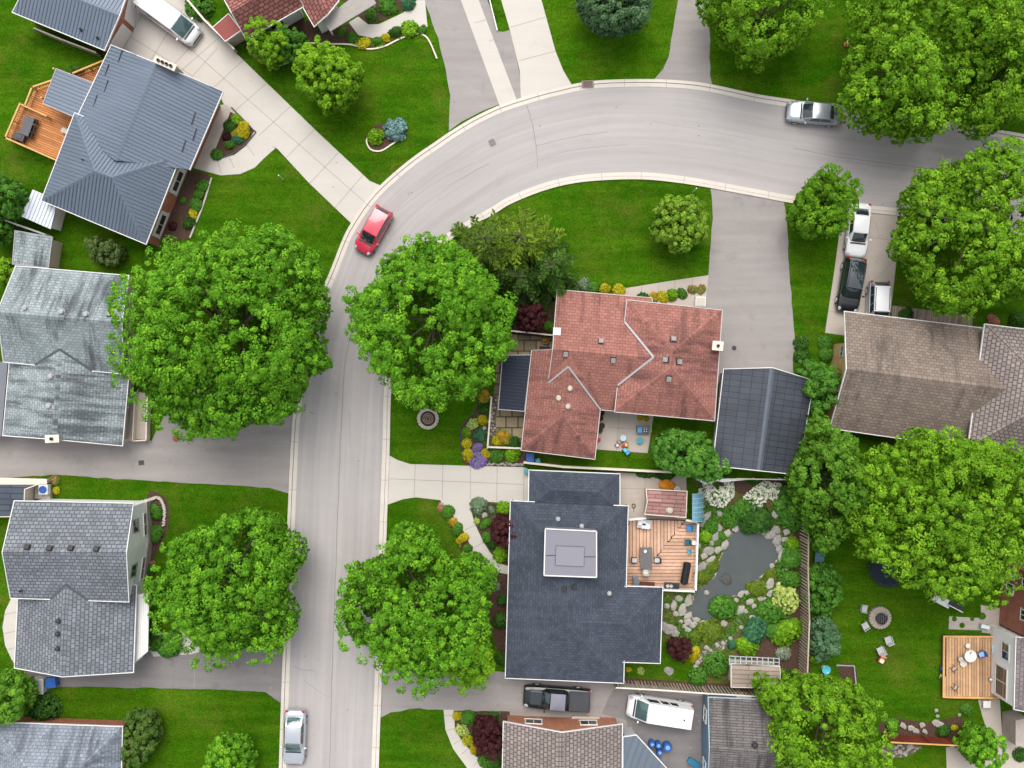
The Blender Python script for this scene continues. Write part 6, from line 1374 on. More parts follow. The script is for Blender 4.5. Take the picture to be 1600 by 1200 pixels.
def bin_(label, px, py, rz, m, lid=None, z=0, w=.6, d=.7, h=1.0, name='recycling_bin', cat='bin'):
    root = thing(name, label, cat, put(px, py, z), rz); b = MB()
    b.add([(-w*.42, -d*.4, .03), (w*.42, -d*.4, .03), (w*.42, d*.4, .03), (-w*.42, d*.4, .03), (-w/2, -d/2, h), (w/2, -d/2, h), (w/2, d/2, h), (-w/2, d/2, h)], [(3,2,1,0),(4,5,6,7),(0,1,5,4),(1,2,6,5),(2,3,7,6),(3,0,4,7)])
    b.build('bin_body', m, root, world=False, bevel=.03); l = MB().box((0, 0, h + .035), (w*1.08, d*1.06, .06)); l.box((0, 0, h + .08), (w*.6, d*.6, .05)); l.build('lid', lid or m, root, world=False, bevel=.025)
    for s in (-1, 1): MB().lathe((s*w*.4, -d*.42, .1), [(.1, -.03), (.1, .03), (.02, .03)], 12, 0, Matrix.Rotation(R(90), 3, 'Y')).build('wheel', black_m, root, world=False)
    return root
blue_m = m_plain('blue_plastic', (.025, .10, .36), .4); blue2_m = m_plain('sky_blue_plastic', (.05, .33, .62), .35); teal_m = m_plain('teal_plastic', (.05, .30, .36), .4); red_m = m_plain('red_plastic', (.5, .03, .06), .4); yellow_m = m_plain('yellow_plastic', (.75, .62, .1), .4)
orange_m = m_plain('orange_cloth', (.62, .22, .02), .8, var=.3); terra_m = m_plain('terracotta', (.42, .14, .06), .8); lgrey_m = m_plain('light_grey_plastic', (.42, .42, .41), .6); green_m = m_plain('green_plastic', (.16, .36, .14), .5); navy_m = m_plain('navy_cloth', (.012, .017, .034), .7, var=.25)
pitstone_m = m_plain('pit_stone', (.32, .275, .23), .9, var=.35, scale=5)
bin_('blue wheeled bin at the south-west corner of the red-roofed house', 828, 714, 0, blue_m, w=.62, d=.72)
bin_('small teal bin beside the blue wheeled bin', 840, 719, .3, teal_m, w=.38, d=.4, h=.7); bin_('teal box bin at the corner of the pale drive below the blue wheeled bin', 824, 736, 0, teal_m, w=.5, d=.35, h=.55)
bin_('bright blue bin at the south side of the grey shingled house', 87, 1062, .1, blue_m, w=.8, d=.8); 
sl = thing('storage_box', 'pale grey rounded storage box next to the bright blue bin', 'box', put(65, 1068)); MB().box((0, 0, .45), (1.1, 1.3, .85)).build('box_body', lgrey_m, sl, world=False, bevel=.08); MB().box((0, 0, .91), (1.14, 1.34, .06)).build('lid', m_plain('pale_lid', (.5, .5, .48), .6), sl, world=False, bevel=.02)
ac = thing('air_conditioner', 'white and blue topped air unit at the end of the cream wall', 'air conditioner', put(72, 764, .5)); ac.location.z = .5
MB().box((0, 0, .3), (.8, .85, .6)).build('casing', white_m, ac, world=False, bevel=.03); MB().lathe((0, 0, .6), [(.33, 0), (.33, .06), (.27, .06), (.05, .03)], 18).build('fan_grille', blue_m, ac, world=False)
for k, (x, y) in enumerate([(1017, 1158), (1027, 1160), (1041, 1163), (1029, 1171)]):
    root = thing('barrel', ['blue barrel left in the cluster behind the white passenger van', 'blue barrel in the middle of the cluster behind the white passenger van', 'largest blue barrel at the right of the cluster behind the white passenger van', 'blue barrel nearest the bottom edge in the cluster behind the white passenger van'][k], 'barrel', put(x, y), 0, 'blue barrels on the dark asphalt')
    r0 = (.27, .27, .38, .27)[k]; MB().lathe((0, 0, 0), [(r0*.9, 0), (r0, .15), (r0, .4), (r0*1.03, .45), (r0, .5), (r0, .8), (r0*.9, .88), (r0*.85, .86)], 20).build('barrel_body', blue_m, root, world=False, smooth=True)
    MB().lathe((0, 0, .86), [(r0*.5, 0), (r0*.5, .03), (r0*.2, .03)], 14).build('lid', m_plain('pale_blue', (.2, .35, .6), .4), root, world=False)
# deck of the metal-roofed house
t = thing('table', 'grey rectangular table on the orange cedar deck', 'table', put(48, 200, .6), R(70)); MB().box((0, 0, .72), (1.65, .85, .05)).build('tabletop', m_plain('grey_tabletop', (.085, .085, .095), .5), t, world=False, bevel=.02)
for x in (-.7, .7):
    for y in (-.33, .33): MB().box((x, y, .35), (.06, .06, .7)).build('leg', dark_m, t, world=False)
for k, (x, y) in enumerate([(59, 192), (55, 203), (51, 213)]): chair(['dark chair at the upper end of the grey deck table', 'dark chair at the middle of the grey deck table', 'dark chair at the lower end of the grey deck table'][k], x, y, R(160), dark_m, .6, .8, group='chairs at the grey deck table')
bin_('square dark storage bin on the orange cedar deck', 35, 216, R(-22), m_plain('dark_grey_box', (.06, .06, .07), .5), z=.6, w=.85, d=.6, h=.6, name='deck_box', cat='box')
gr = thing('cooler', 'white cooler on the orange cedar deck beside the house wall', 'cooler', put(104, 206, .6), R(-22)); MB().box((0, 0, .2), (.55, .4, .4)).build('cooler_body', white_m, gr, world=False, bevel=.03); MB().box((0, 0, .425), (.57, .42, .05)).build('lid', lgrey_m, gr, world=False, bevel=.015)
pl = thing('planter', 'planter of small plants in the corner of the orange cedar deck', 'planter', put(125, 112, .6), R(20)); MB().box((0, 0, .2), (.9, .35, .4)).build('planter_box', bark_m, pl, world=False); shrub('potted_plant', 125, 112, 6, 'dark', 'dark plants in the corner planter of the orange cedar deck', sx=1.4, cat='plant').location.z = 1.0
# salmon deck
tt = m_plain('slate_top', (.12, .115, .115), .35, var=.35, scale=4); t = thing('table', 'long dark stone topped dining table on the salmon deck', 'table', put(1008, 870, .5)); MB().box((0, 0, .72), (1.0, 1.85, .06)).build('tabletop', tt, t, world=False, bevel=.06)
for x in (-.4, .4):
    for y in (-.8, .8): MB().box((x, y, .35), (.07, .07, .7)).build('leg', dark_m, t, world=False)
pt = thing('flower_pot', 'small white pot on the dark dining table', 'pot', put(1008, 861, 1.25)); MB().lathe((0, 0, 0), [(.1, 0), (.14, .16), (.12, .16), (.1, .1)], 14).build('pot', white_m, pt, world=False)
chair('chair with pale cushion left of the dark dining table', 990, 874, 0, dark_m, .5, .95, m_plain('pale_cushion', (.46, .46, .48), .9)); chair('chair with pale cushion right of the dark dining table', 1026, 874, R(180), dark_m, .5, .95, MATS['pale_cushion']); chair('chair with cream cushion at the lower end of the dark dining table', 1008, 892, R(90), lgrey_m, .5, .95, m_plain('cream_cushion', (.55, .52, .45), .9))
sf = thing('sofa', 'pale outdoor sofa with white cushions at the top of the salmon deck', 'sofa', put(1006, 818, .5), R(-6)); MB().box((0, 0, .2), (1.25, .75, .34)).build('sofa_base', lgrey_m, sf, world=False, bevel=.03)
for x, y in ((-.22, .12), (.12, -.15)): MB().box((x, y, .44), (.72, .5, .12)).build('cushion', m_plain('white_cushion', (.62, .63, .66), .9), sf, world=False, bevel=.04)
chair('blue folding chair in the upper right corner of the salmon deck', 1076, 824, R(180), m_plain('blue_chair', (.04, .2, .42), .5), .5, .95); chair('dark teal chair by the rail, middle of the three on the salmon deck', 1073, 846, R(180), m_plain('dark_teal', (.02, .1, .13), .5), .5, .85); chair('small teal chair by the rail, lowest of the three on the salmon deck', 1076, 861, R(180), teal_m, .5, .6)
rtable('small white round table beside the dark teal chair', 1083, 847, .2, white_m, .5, .5, 3)
gl = thing('grill', 'long black covered grill along the rail of the salmon deck', 'grill', put(1069, 893, .5), R(80)); g = MB(); g.tube([(-.95, 0, .75), (-.88, 0, .75), (.88, 0, .75), (.95, 0, .75)], [.22, .33, .33, .22], 18); g.build('hood', m_plain('gloss_black', (.012, .012, .014), .25), gl, world=False, smooth=True); MB().box((0, -.05, .35), (1.7, .45, .6)).build('cabinet', dark_m, gl, world=False, bevel=.03); MB().box((-.1, -.45, .72), (1.4, .2, .04)).build('side_shelf', m_plain('wood_shelf', (.4, .22, .12), .7), gl, world=False)
bl = thing('propane_tank', 'blue grey gas bottle at the lower end of the black grill', 'gas bottle', put(1068, 910, .5)); MB().lathe((0, 0, 0), [(.13, 0), (.17, .06), (.17, .35), (.1, .45), (.05, .46), (.05, .52)], 16).build('tank', m_plain('blue_grey_tank', (.1, .17, .22), .35), bl, world=False, smooth=True); MB().cyl((0, 0, .52), .08, .05, 12).build('valve', dark_m, bl, world=False)
pl = thing('planter', 'dark planter box with pots against the lower rail of the salmon deck', 'planter', put(1049, 914, .5), R(-3)); MB().box((0, 0, .2), (1.25, .45, .4)).build('planter_box', dark_m, pl, world=False, bevel=.02)
for x, m in ((-.4, lgrey_m), (-.1, lgrey_m), (.25, dark_m)): MB().lathe((x, 0, .4), [(.1, 0), (.15, .18), (.12, .18), (.1, .1)], 12).build('pot', m, pl, world=False)
bin_('grey rounded bin in the lower left corner of the salmon deck', 992, 905, R(5), m_plain('blue_grey_bin', (.13, .16, .19), .4), z=.5, w=.42, d=.8, h=.7, name='storage_bin')
mt = thing('door_mat', 'dark red mat at the lower wall of the salmon deck', 'mat', put(1011, 912, .5), R(-4)); MB().box((0, 0, .012), (1.3, .34, .024)).build('mat', m_plain('maroon_mat', (.11, .03, .025), .9), mt, world=False, bevel=.008); mb = MB(); [mb.box((x, 0, .02), (.02, .36, .03)) for x in (-.66, .66)]; mb.build('border', dark_m, mt, world=False)
# patio toys behind the red-roofed house
pk = thing('play_kitchen', 'grey and teal toy kitchen with green frame on the patio of the red-roofed house', 'toy kitchen', put(1005, 671), R(-2)); MB().box((-.1, 0, .35), (1.05, .6, .7)).build('cabinet', m_plain('play_grey', (.16, .19, .19), .5), pk, world=False, bevel=.03); MB().box((-.38, -.05, .73), (.32, .42, .06)).build('sink', blue2_m, pk, world=False, bevel=.02); MB().box((.1, -.05, .72), (.5, .4, .04)).build('stove_top', dark_m, pk, world=False)
for x, y in ((0, .06), (.2, .06), (0, -.14), (.2, -.14)): MB().cyl((x, y, .74), .07, .02, 12).build('burner', lgrey_m, pk, world=False)
MB().tube([(.45, -.32, .0), (.5, -.3, 1.0), (.56, -.15, 1.05), (.56, .2, 1.05), (.5, .32, 1.0), (.45, .34, 0)], [.035]*6, 8).build('frame', green_m, pk, world=False)
rtable('round teal stool on the patio of the red-roofed house', 999, 688, .28, teal_m, 0, .4, 4, 'stool', 'stool')
rtable('round pale blue toy table with dark rim on the patio of the red-roofed house', 973, 684, .27, m_plain('pale_blue_top', (.45, .58, .66), .4), 0, .45, 4, 'toy_table', 'toy table')
def toy(label, px, py, rz, m1, m2, s=1.0):
    r = thing('ride_on_toy', label, 'toy', put(px, py), rz); MB().box((0, 0, .22*s), (.55*s, .3*s, .2*s)).build('toy_body', m1, r, world=False, bevel=.06); MB().box((-.12*s, 0, .37*s), (.25*s, .26*s, .12*s)).build('seat', m2, r, world=False, bevel=.03); MB().bar((.2*s, -.16*s, .45*s), (.2*s, .16*s, .45*s), .04, .04).build('handlebar', m2, r, world=False)
    for x in (-.2, .2):
        for y in (-.17, .17): MB().lathe((x*s, y*s, .1*s), [(.1*s, -.03), (.1*s, .03), (.02, .03)], 12, 0, Matrix.Rotation(R(90), 3, 'X')).build('wheel', black_m, r, world=False)
    return r
toy('red and white ride-on toy beside the round toy table', 965, 694, R(60), red_m, white_m, .9); toy('yellow ride-on toy below the round toy table', 976, 695, R(0), yellow_m, red_m, 1.0); toy('teal ride-on toy at the edge of the patio nearest the lawn', 978, 705, R(-50), blue2_m, m_plain('aqua', (.1, .5, .55), .4), 1.15)
for k, (x, y) in enumerate([(940, 645), (938, 653), (940, 665), (937, 672)]):
    p_ = thing('flower_pot', ['dark pot nearest the roof valley on the patio wall', 'second dark pot along the patio wall of the red house', 'third dark pot along the patio wall of the red house', 'dark pot lowest along the patio wall of the red house'][k], 'pot', put(x, y), 0, 'dark pots along the patio wall'); MB().lathe((0, 0, 0), [(.16, 0), (.25, .35), (.22, .35), (.18, .25)], 14).build('pot', m_plain('dark_pot', (.06, .045, .035), .8), p_, world=False); MB().lathe((0, 0, .26), [(.2, 0), (.1, .04)], 10).build('soil', mulch_m, p_, world=False)
p_ = thing('flower_pot', 'small red pot near the lower corner of the patio wall', 'pot', put(935, 687)); MB().lathe((0, 0, 0), [(.12, 0), (.18, .28), (.15, .28), (.12, .2)], 14).build('pot', red_m, p_, world=False)
# courtyard and slab patio
hp = MB(); r_ = random.Random(5); tp = thing('tarp_heap', 'heap of orange cloth by the small red shed', 'tarp', put(1041, 758), R(-15))
for x, y, s in ((0, 0, .5), (.35, .05, .4), (-.35, -.02, .36), (.12, -.25, .4)):
    bm = bmesh.new(); bmesh.ops.create_icosphere(bm, subdivisions=3, radius=s)
    for v in bm.verts: v.co *= 1 + .25*mnoise.noise(v.co*3 + Vector((x*5, y*7, 0))); v.co.z = max(v.co.z*.8, -.1)
    hp.add([v.co + Vector((x, y, .12)) for v in bm.verts], [[v.index for v in f.verts] for f in bm.faces]); bm.free()
hp.build('cloth', orange_m, tp, world=False, smooth=True)
p_ = thing('flower_pot', 'white round pot beside the orange cloth heap', 'pot', put(1057, 764)); MB().lathe((0, 0, 0), [(.2, 0), (.28, .4), (.25, .4), (.2, .32)], 16).build('pot', white_m, p_, world=False); MB().lathe((0, 0, .3), [(.23, 0), (.1, .03)], 12).build('soil', conc_m, p_, world=False)
hz = thing('hose_reel', 'small dark hose reel on the courtyard concrete by the blue roof', 'hose reel', put(990, 790)); hm = MB()
for k in range(3): hm.tube([(.16*math.cos(a/12*6.283), .16*math.sin(a/12*6.283), .04 + .05*k) for a in range(13)], [.03]*13, 6)
hm.build('hose', m_plain('brown_hose', (.12, .08, .05), .6), hz, world=False); MB().bar((0, -.16, .03), (.02, -.55, .03), .04, .04).build('handle', dark_m, hz, world=False)
p_ = thing('flower_pot', 'terracotta pot with orange flowers on the slab patio by the red roof', 'pot', put(852, 532)); MB().lathe((0, 0, 0), [(.2, 0), (.32, .4), (.28, .4), (.2, .3)], 16).build('pot', terra_m, p_, world=False); MB().lathe((0, 0, .33), [(.26, 0), (.1, .04)], 12).build('soil', mulch_m, p_, world=False)
o = shrub('potted_plant', 852, 531, 5, 'rust', 'orange flowers growing in the terracotta pot by the red roof', cat='plant'); o.location.z = .35
bn = thing('bench', 'low navy bench below the terracotta pot on the slab patio', 'bench', put(851, 545), R(-4)); MB().box((0, 0, .42), (.95, .36, .06)).build('seat', navy_m, bn, world=False, bevel=.02); [MB().box((x, 0, .2), (.06, .3, .4)).build('leg', dark_m, bn, world=False) for x in (-.38, .38)]
pb = thing('planter', 'white square planter box below the rust shrubs by the asphalt drive', 'planter', put(1093, 472), R(-3)); MB().box((0, 0, .3), (.9, .85, .6)).build('planter_box', white_m, pb, world=False, bevel=.02); MB().box((0, 0, .615), (.75, .7, .03)).build('lid', conc_m, pb, world=False)
# lawn features
def ring(label, px, py, r, name, cat, n, m, fill_m, h=.35, w=.28, inner=None):
    root = thing(name, label, cat, put(px, py)); st = MB()
    for k in range(n):
        a = k*2*math.pi/n; st.box((r*math.cos(a), r*math.sin(a), h/2), (w, 2*math.pi*r/n*.94, h + rr.uniform(-.03, .03)), a, 0, rr.random())
    st.build('stone_ring', m, root, world=False, bevel=.02); MB().cyl((0, 0, .0), r - w/2, h*.6, 28).build('filling', fill_m, root, world=False); return root
rg = ring('round stone planter ring filled with dark mulch on the lawn by the maple', 669, 654, .8, 'planter_ring', 'planter', 20, stone_m, mulch_m)
sp = MB()
for k in range(3): sp.tube([((.16 + .14*k)*math.cos(a/14*6.283), (.16 + .14*k)*math.sin(a/14*6.283), .23) for a in range(15)], [.03]*15, 5)
sp.build('stepping_stones', pitstone_m, rg, world=False)
fp = ring('round stone fire pit with black fire bowl on the back lawn', 1373, 964, .82, 'fire_pit', 'fire pit', 22, pitstone_m, pitstone_m, .4, .3)
MB().lathe((.12, -.08, .24), [(.5, 0), (.5, .12), (.44, .12), (.4, .02), (.05, -.0)], 24).build('fire_bowl', dark_m, fp, world=False); gk = MB()
for k in range(5): gk.bar((.12 + .16*(k-2), -.45, .37), (.12 + .16*(k-2), .3, .37), .03, .02)
gk.build('grate', m_plain('iron_grey', (.12, .12, .13), .5), fp, world=False)
GC = 'grey chairs round the fire pit'
chair('grey plastic chair upper left of the fire pit', 1347, 949, R(-10), lgrey_m, 0, 1.15, group=GC); chair('grey plastic chair lower left of the fire pit', 1349, 976, R(30), lgrey_m, 0, 1.15, group=GC); chair('grey plastic chair below the fire pit', 1385, 998, R(110), lgrey_m, 0, 1.15, group=GC); chair('grey lounge chair farthest below the fire pit beside the orange toy', 1373, 1014, R(115), lgrey_m, 0, 1.15, group=GC)
toy('orange and cream toy car on the back lawn below the fire pit', 1376, 1028, R(60), m_plain('orange_plastic', (.7, .14, .04), .4), m_plain('cream_plastic', (.8, .68, .5), .4), 1.35)
tr = thing('trampoline', 'dark navy round trampoline half hidden by the huge maple', 'trampoline', put(1384, 884)); MB().cyl((0, 0, .72), 1.55, .03, 36).build('jumping_mat', navy_m, tr, world=False); MB().tube([(1.7*math.cos(a/36*6.283), 1.7*math.sin(a/36*6.283), .75) for a in range(37)], [.06]*37, 8).build('frame', m_plain('navy_pad', (.018, .026, .05), .6), tr, world=False)
for k in range(6): a = k*1.047; MB().tube([(1.68*math.cos(a), 1.68*math.sin(a), 0), (1.68*math.cos(a), 1.68*math.sin(a), .75)], [.03, .03], 8).build('leg', chrome_m, tr, world=False)
t = thing('table', 'square slate blue table right of the slatted fence', 'table', put(1277, 869), R(-5)); MB().box((0, 0, .7), (.8, .85, .05)).build('tabletop', m_plain('slate_blue_top', (.06, .13, .18), .5), t, world=False, bevel=.015); [MB().box((x, y, .34), (.06, .06, .68)).build('leg', dark_m, t, world=False) for x in (-.33, .33) for y in (-.33, .33)]
def bath(label, px, py, r):
    b = thing('bird_bath', label, 'bird bath', put(px, py)); MB().lathe((0, 0, 0), [(r*.6, 0), (r*.3, .08), (r*.22, .6), (r*.4, .68)], 16).build('pedestal', greystone_m, b, world=False); MB().lathe((0, 0, .66), [(r*.3, 0), (r, .14), (r*.93, .15), (r*.6, .08), (.02, .06)], 22).build('basin', m_plain('turquoise_glaze', (.08, .42, .5), .2), b, world=False, smooth=True)
bath('larger turquoise bird bath right of the fence end', 1287, 1043, .38); bath('smaller turquoise bird bath right of the fence end', 1284, 1055, .25)
ld = thing('sun_lounger', 'white sun lounger under the rim of the huge maple', 'sun lounger', put(1470, 938), R(-28)); MB().box((.1, 0, .32), (1.3, .7, .08)).build('seat', white_m, ld, world=False, bevel=.03); MB().box((-.75, 0, .5), (.6, .7, .07), M=Matrix.Rotation(R(35), 3, 'Y')).build('backrest', white_m, ld, world=False, bevel=.03); [MB().box((x, y, .15), (.06, .06, .3)).build('leg', white_m, ld, world=False) for x in (-.35, .6) for y in (-.28, .28)]
bn = thing('bench', 'white framed bench with black seat beside the white sun lounger', 'bench', put(1490, 945), R(-28)); MB().box((0, .06, .42), (1.3, .42, .06)).build('seat', m_plain('black_slats', (.03, .03, .035), .5), bn, world=False, bevel=.02); MB().box((0, -.22, .6), (1.35, .09, .35)).build('backrest', white_m, bn, world=False, bevel=.02); [MB().box((x, 0, .2), (.08, .42, .4)).build('leg', white_m, bn, world=False) for x in (-.6, .6)]
tb = thing('table', 'narrow pale blue table at the house end of the limestone slabs', 'table', put(1535, 977), R(-12)); MB().box((0, 0, .6), (.75, .32, .04)).build('tabletop', m_plain('ice_blue', (.55, .66, .68), .5), tb, world=False, bevel=.01); [MB().box((x, 0, .29), (.05, .28, .58)).build('leg', lgrey_m, tb, world=False) for x in (-.32, .32)]
rtable('round white patio table on the tan deck', 1511, 1022, .52, white_m, .45, .72); rtable('white round stool above the patio table on the tan deck', 1509, 1007, .2, white_m, .45, .45, 4, 'stool', 'stool'); rtable('white stool with dark rim left of the patio table on the tan deck', 1498, 1028, .2, lgrey_m, .45, .45, 4, 'stool', 'stool'); rtable('low white stool below the patio table on the tan deck', 1504, 1036, .3, m_plain('faint_white', (.6, .52, .45), .7), .45, .2, 4, 'stool', 'stool')
ph = thing('strap', 'small dark curled strap lying on the round white patio table', 'strap', put(1516, 1020, 1.17)); MB().tube([(.0, -.16, .02), (-.02, .0, .02), (.04, .1, .02), (.12, .08, .02), (.12, 0, .02), (.02, -.03, .02)], [.02]*6, 6).build('strap', dark_m, ph, world=False)
chair('blue folding chair right of the round patio table', 1530, 1020, R(200), blue_m, .45, 1.0, m_plain('pale_blue_fabric', (.3, .42, .6), .8))
tubm = thing('paddling_pool', 'sky blue plastic tub at the white house wall on the tan deck', 'tub', put(1556, 1014, .45)); q = MB(); q.box((0, 0, .1), (.8, .75, .2)); q.build('tub_base', m_plain('pale_cyan', (.35, .6, .72), .4), tubm, world=False, bevel=.08); MB().box((0, 0, .215), (.62, .56, .03)).build('tub_floor', blue2_m, tubm, world=False, bevel=.01)
p_ = thing('flower_pot', 'grey rimmed white pot at the lower right of the tan deck', 'pot', put(1547, 1061, .45)); MB().lathe((0, 0, 0), [(.16, 0), (.22, .25), (.18, .25), (.15, .18)], 16).build('pot', greystone_m, p_, world=False); MB().lathe((0, 0, .16), [(.16, 0), (.08, .05)], 12).build('filling', white_m, p_, world=False)
def wirechair(label, px, py, rz):
    r = thing('folding_chair', label, 'chair', put(px, py, .45), rz); MB().tube([(-.22, -.2, .4), (.2, -.2, .4), (.2, .2, .4), (-.22, .2, .4), (-.22, -.2, .4)], [.022]*5, 6).build('seat_frame', dark_m, r, world=False); MB().tube([(-.22, -.2, .4), (-.3, -.2, .8), (-.3, .2, .8), (-.22, .2, .4)], [.022]*4, 6).build('back_frame', dark_m, r, world=False); MB().box((0, 0, .4), (.34, .1, .02)).build('seat', lgrey_m, r, world=False)
    for x in (-.2, .2):
        for y in (-.2, .2): MB().tube([(x, y, 0), (x*.9, y, .4)], [.02, .02], 6).build('leg', dark_m, r, world=False)
wirechair('thin black folding chair upper left on the tan deck', 1488, 1043, R(40)); wirechair('thin black folding chair lower left on the tan deck', 1490, 1072, R(60))
toy('blue and black toy on the lawn left of the tan deck', 1470, 1044, R(80), blue_m, dark_m, .8); toy('yellow and black tricycle on the lawn left of the tan deck', 1469, 1056, R(70), m_plain('cream_yellow', (.6, .5, .25), .4), dark_m, .8)
# street things
def hydrant():
    root = thing('fire_hydrant', 'orange and cream fire hydrant on the lawn beside the large bright maple', 'fire hydrant', put(1322, 70)); MB().lathe((0, 0, 0), [(.2, 0), (.2, .06), (.13, .08), (.13, .55), (.16, .57), (.16, .62)], 16).build('barrel', m_plain('hydrant_orange', (.5, .16, .03), .5), root, world=False, smooth=True); MB().lathe((0, 0, .62), [(.16, 0), (.14, .1), (.07, .17), (.04, .18), (.04, .25)], 16).build('cap', m_plain('hydrant_cream', (.75, .6, .35), .5), root, world=False, smooth=True)
    for s in (-1, 1): MB().lathe((0, s*.1, .45), [(.07, 0), (.07, s*.12), (.04, s*.14)], 12, 0, Matrix.Rotation(R(-90), 3, 'X')).build('nozzle', MATS['hydrant_cream'], root, world=False)
hydrant()
for lab, x, y in (('white marker post on the lawn between the largest maple and the pale drive', 443, 281), ('white marker post at the kerb of the corner lawn inside the bend', 1082, 301)):
    p_ = thing('marker_post', lab, 'post', put(x, y)); MB().cyl((0, 0, 0), .045, 1.9, 10).build('post', white_m, p_, world=False); MB().lathe((0, 0, 1.9), [(.06, 0), (.06, .06), (.01, .09)], 10).build('cap', white_m, p_, world=False)
def cover(name, label, px, py, sx, sy, rz, m, rnd=False, z=.03):
    r = thing(name, label, 'drain cover', put(px, py), rz); b = MB()
    if rnd: b.lathe((0, 0, z - .02), [(sx/2, 0), (sx/2, .02), (.02, .022)], 22)
    else: b.box((0, 0, z - .01), (sx, sy, .02))
    b.build('plate', m, r, world=False); g = MB()
    for k in range(5): g.bar((-sx*.36, (k-2)*sy*.16, z + .012), (sx*.36, (k-2)*sy*.16, z + .012), sy*.06, .02)
    g.build('grate', dark_m, r, world=False); return r
cover('storm_drain', 'brown storm drain set into the upper kerb above the curve', 918, 132, 1.05, .62, R(3), m_plain('drain_brown', (.22, .16, .13), .8), z=.14)
cover('drain_cover', 'small square drain cover in the left asphalt drive', 221, 723, .5, .42, R(5), m_plain('drain_dark', (.09, .085, .085), .8)); cover('manhole_cover', 'small round dark cover in the long asphalt drive beside the chimney', 1147, 544, .42, .42, 0, MATS['drain_dark'], True); cover('manhole_cover', 'faint round cover in the road bend', 769, 223, .75, .75, .5, m_plain('worn_cover', (.31, .29, .285), .8), True, .02)
ed = thing('kerb_edging', 'white edging board of the narrow grass wedge at the top', 'edging', put(770, 20)); k = MB(); k.bar(W(760, -20, .12), W(777, 48, .12), .09, .24); k.build('board', white_m, ed); wedge = MB(); tri_poly(wedge, px_poly([(764,-40),(779,49),(786,50),(796,47),(783,0),(775,-40)]), .03); structure('lawn_patch', wedge, grass_m)
wh = thing('garden_arch', 'curved white stone edging at the corner of the white gable', 'edging', put(240, 780)); L = smooth_line(px_poly([(220,784),(236,780),(248,777),(256,788),(258,803),(256,822)]), 5); k = MB()
for i in range(len(L) - 1): k.box(((L[i][0] + L[i+1][0])/2, (L[i][1] + L[i+1][1])/2, .1), (.26, .17, .2 + .05*rr.random()), rr.uniform(0, 3), 0, rr.random())
k.build('stones', stone_m, wh)
# white stool etc below tan deck
tb = thing('table', 'white box table on the paved strip below the tan deck', 'table', put(1538, 1098)); MB().box((0, 0, .5), (.65, .6, .05)).build('tabletop', white_m, tb, world=False, bevel=.01); [MB().box((x, y, .24), (.05, .05, .48)).build('leg', lgrey_m, tb, world=False) for x in (-.27, .27) for y in (-.25, .25)]
pv = MB(); tri_poly(pv, px_poly([(1528,1093),(1562,1093),(1566,1150),(1545,1150),(1535,1120)]), .02); structure('patio', pv, conc2_m)
wp = thing('water_barrel', 'dark blue tarp cover at the bottom edge behind the blue barrels', 'cover', put(1083, 1190), R(-30)); MB().box((0, 0, .2), (1.1, .5, .4)).build('crate', m_plain('deep_blue', (.03, .16, .28), .5), wp, world=False, bevel=.06); MB().box((0, 0, .42), (1.14, .54, .05)).build('lid', MATS['deep_blue'], wp, world=False, bevel=.02)

# ------------------------------------------------------------------ stones of the pond garden
RK = []
for k in range(6):
    bm = bmesh.new(); bmesh.ops.create_icosphere(bm, subdivisions=3, radius=1)
    for v in bm.verts:
        d = v.co.copy(); v.co *= 1 + .35*mnoise.noise(d*1.1 + Vector((k*9, 3, 1))) + .12*mnoise.noise(d*3 + Vector((k*4, 1, 7))); v.co.z *= .55
    me = bpy.data.meshes.new('boulder'); bm.to_mesh(me); bm.free(); me.materials.append([m_plain('boulder_pale', (.31, .285, .25), .9, var=.35, scale=2.2), m_plain('boulder_grey', (.25, .235, .215), .9, var=.4, scale=2.2)][k % 2]); RK.append(me)
me = RK[1].copy(); me.materials.clear(); me.materials.append(m_plain('boulder_dark', (.07, .068, .06), .8, var=.5, scale=3)); RK.append(me)
def rock(x, y, r, sx, rot, label, group, k=None, z=.1):
    k = int(rng.integers(0, 6)) if k is None else k; o = bpy.data.objects.new('boulder', RK[k]); m = r/S; p = W(x, y, .1); o.location = (p.x, p.y, z + m*.1); o.scale = (m*sx, m, min(m, .5)*.9); o.rotation_euler = (0, 0, R(rot)); link(o); tag(o, label, 'boulder', group)
for x, y, r, sx, rot in [(1151,825,5,1.6,30),(1136,834,5.5,1.4,60),(1133,851,5.5,1.5,70),(1122,859,5,1.4,20),(1110,876,5,2.0,45),(1100,869,5,1.1,0)]:
    rock(x, y, r, sx, rot, 'pale angular boulder on the north-west bank of the pond', 'pale boulders on the north-west bank', 0 if r > 5 else 2)
for x, y, r, sx, rot in [(1123,824,5.5,1,0),(1118,838,5,1.6,80),(1112,848,4,1,0),(1107,860,7,1.2,40),(1096,885,6,1.4,70),(1103,807,4.5,2.2,50),(1124,802,4.5,1,0),(1148,794,5,1.2,20),(1098,818,4,1.6,60),(1092,852,4,1,0),(1088,894,4.5,1.6,75)]:
    rock(x, y, r, sx, rot, 'greyish stone in the planting between salmon deck and pond', 'greyish stones west of the pond', 1)
for x, y, r, sx, rot in [(1212,828,7,1,0),(1206,835,6,1.3,60),(1214,845,7,1.4,80),(1217,858,5,1.4,80),(1195,832,5,1.3,20),(1199,838,5,1,0)]:
    rock(x, y, r, sx, rot, 'grey rock of the waterfall heap at the north-east bank of the pond', 'rocks of the waterfall heap', 3)
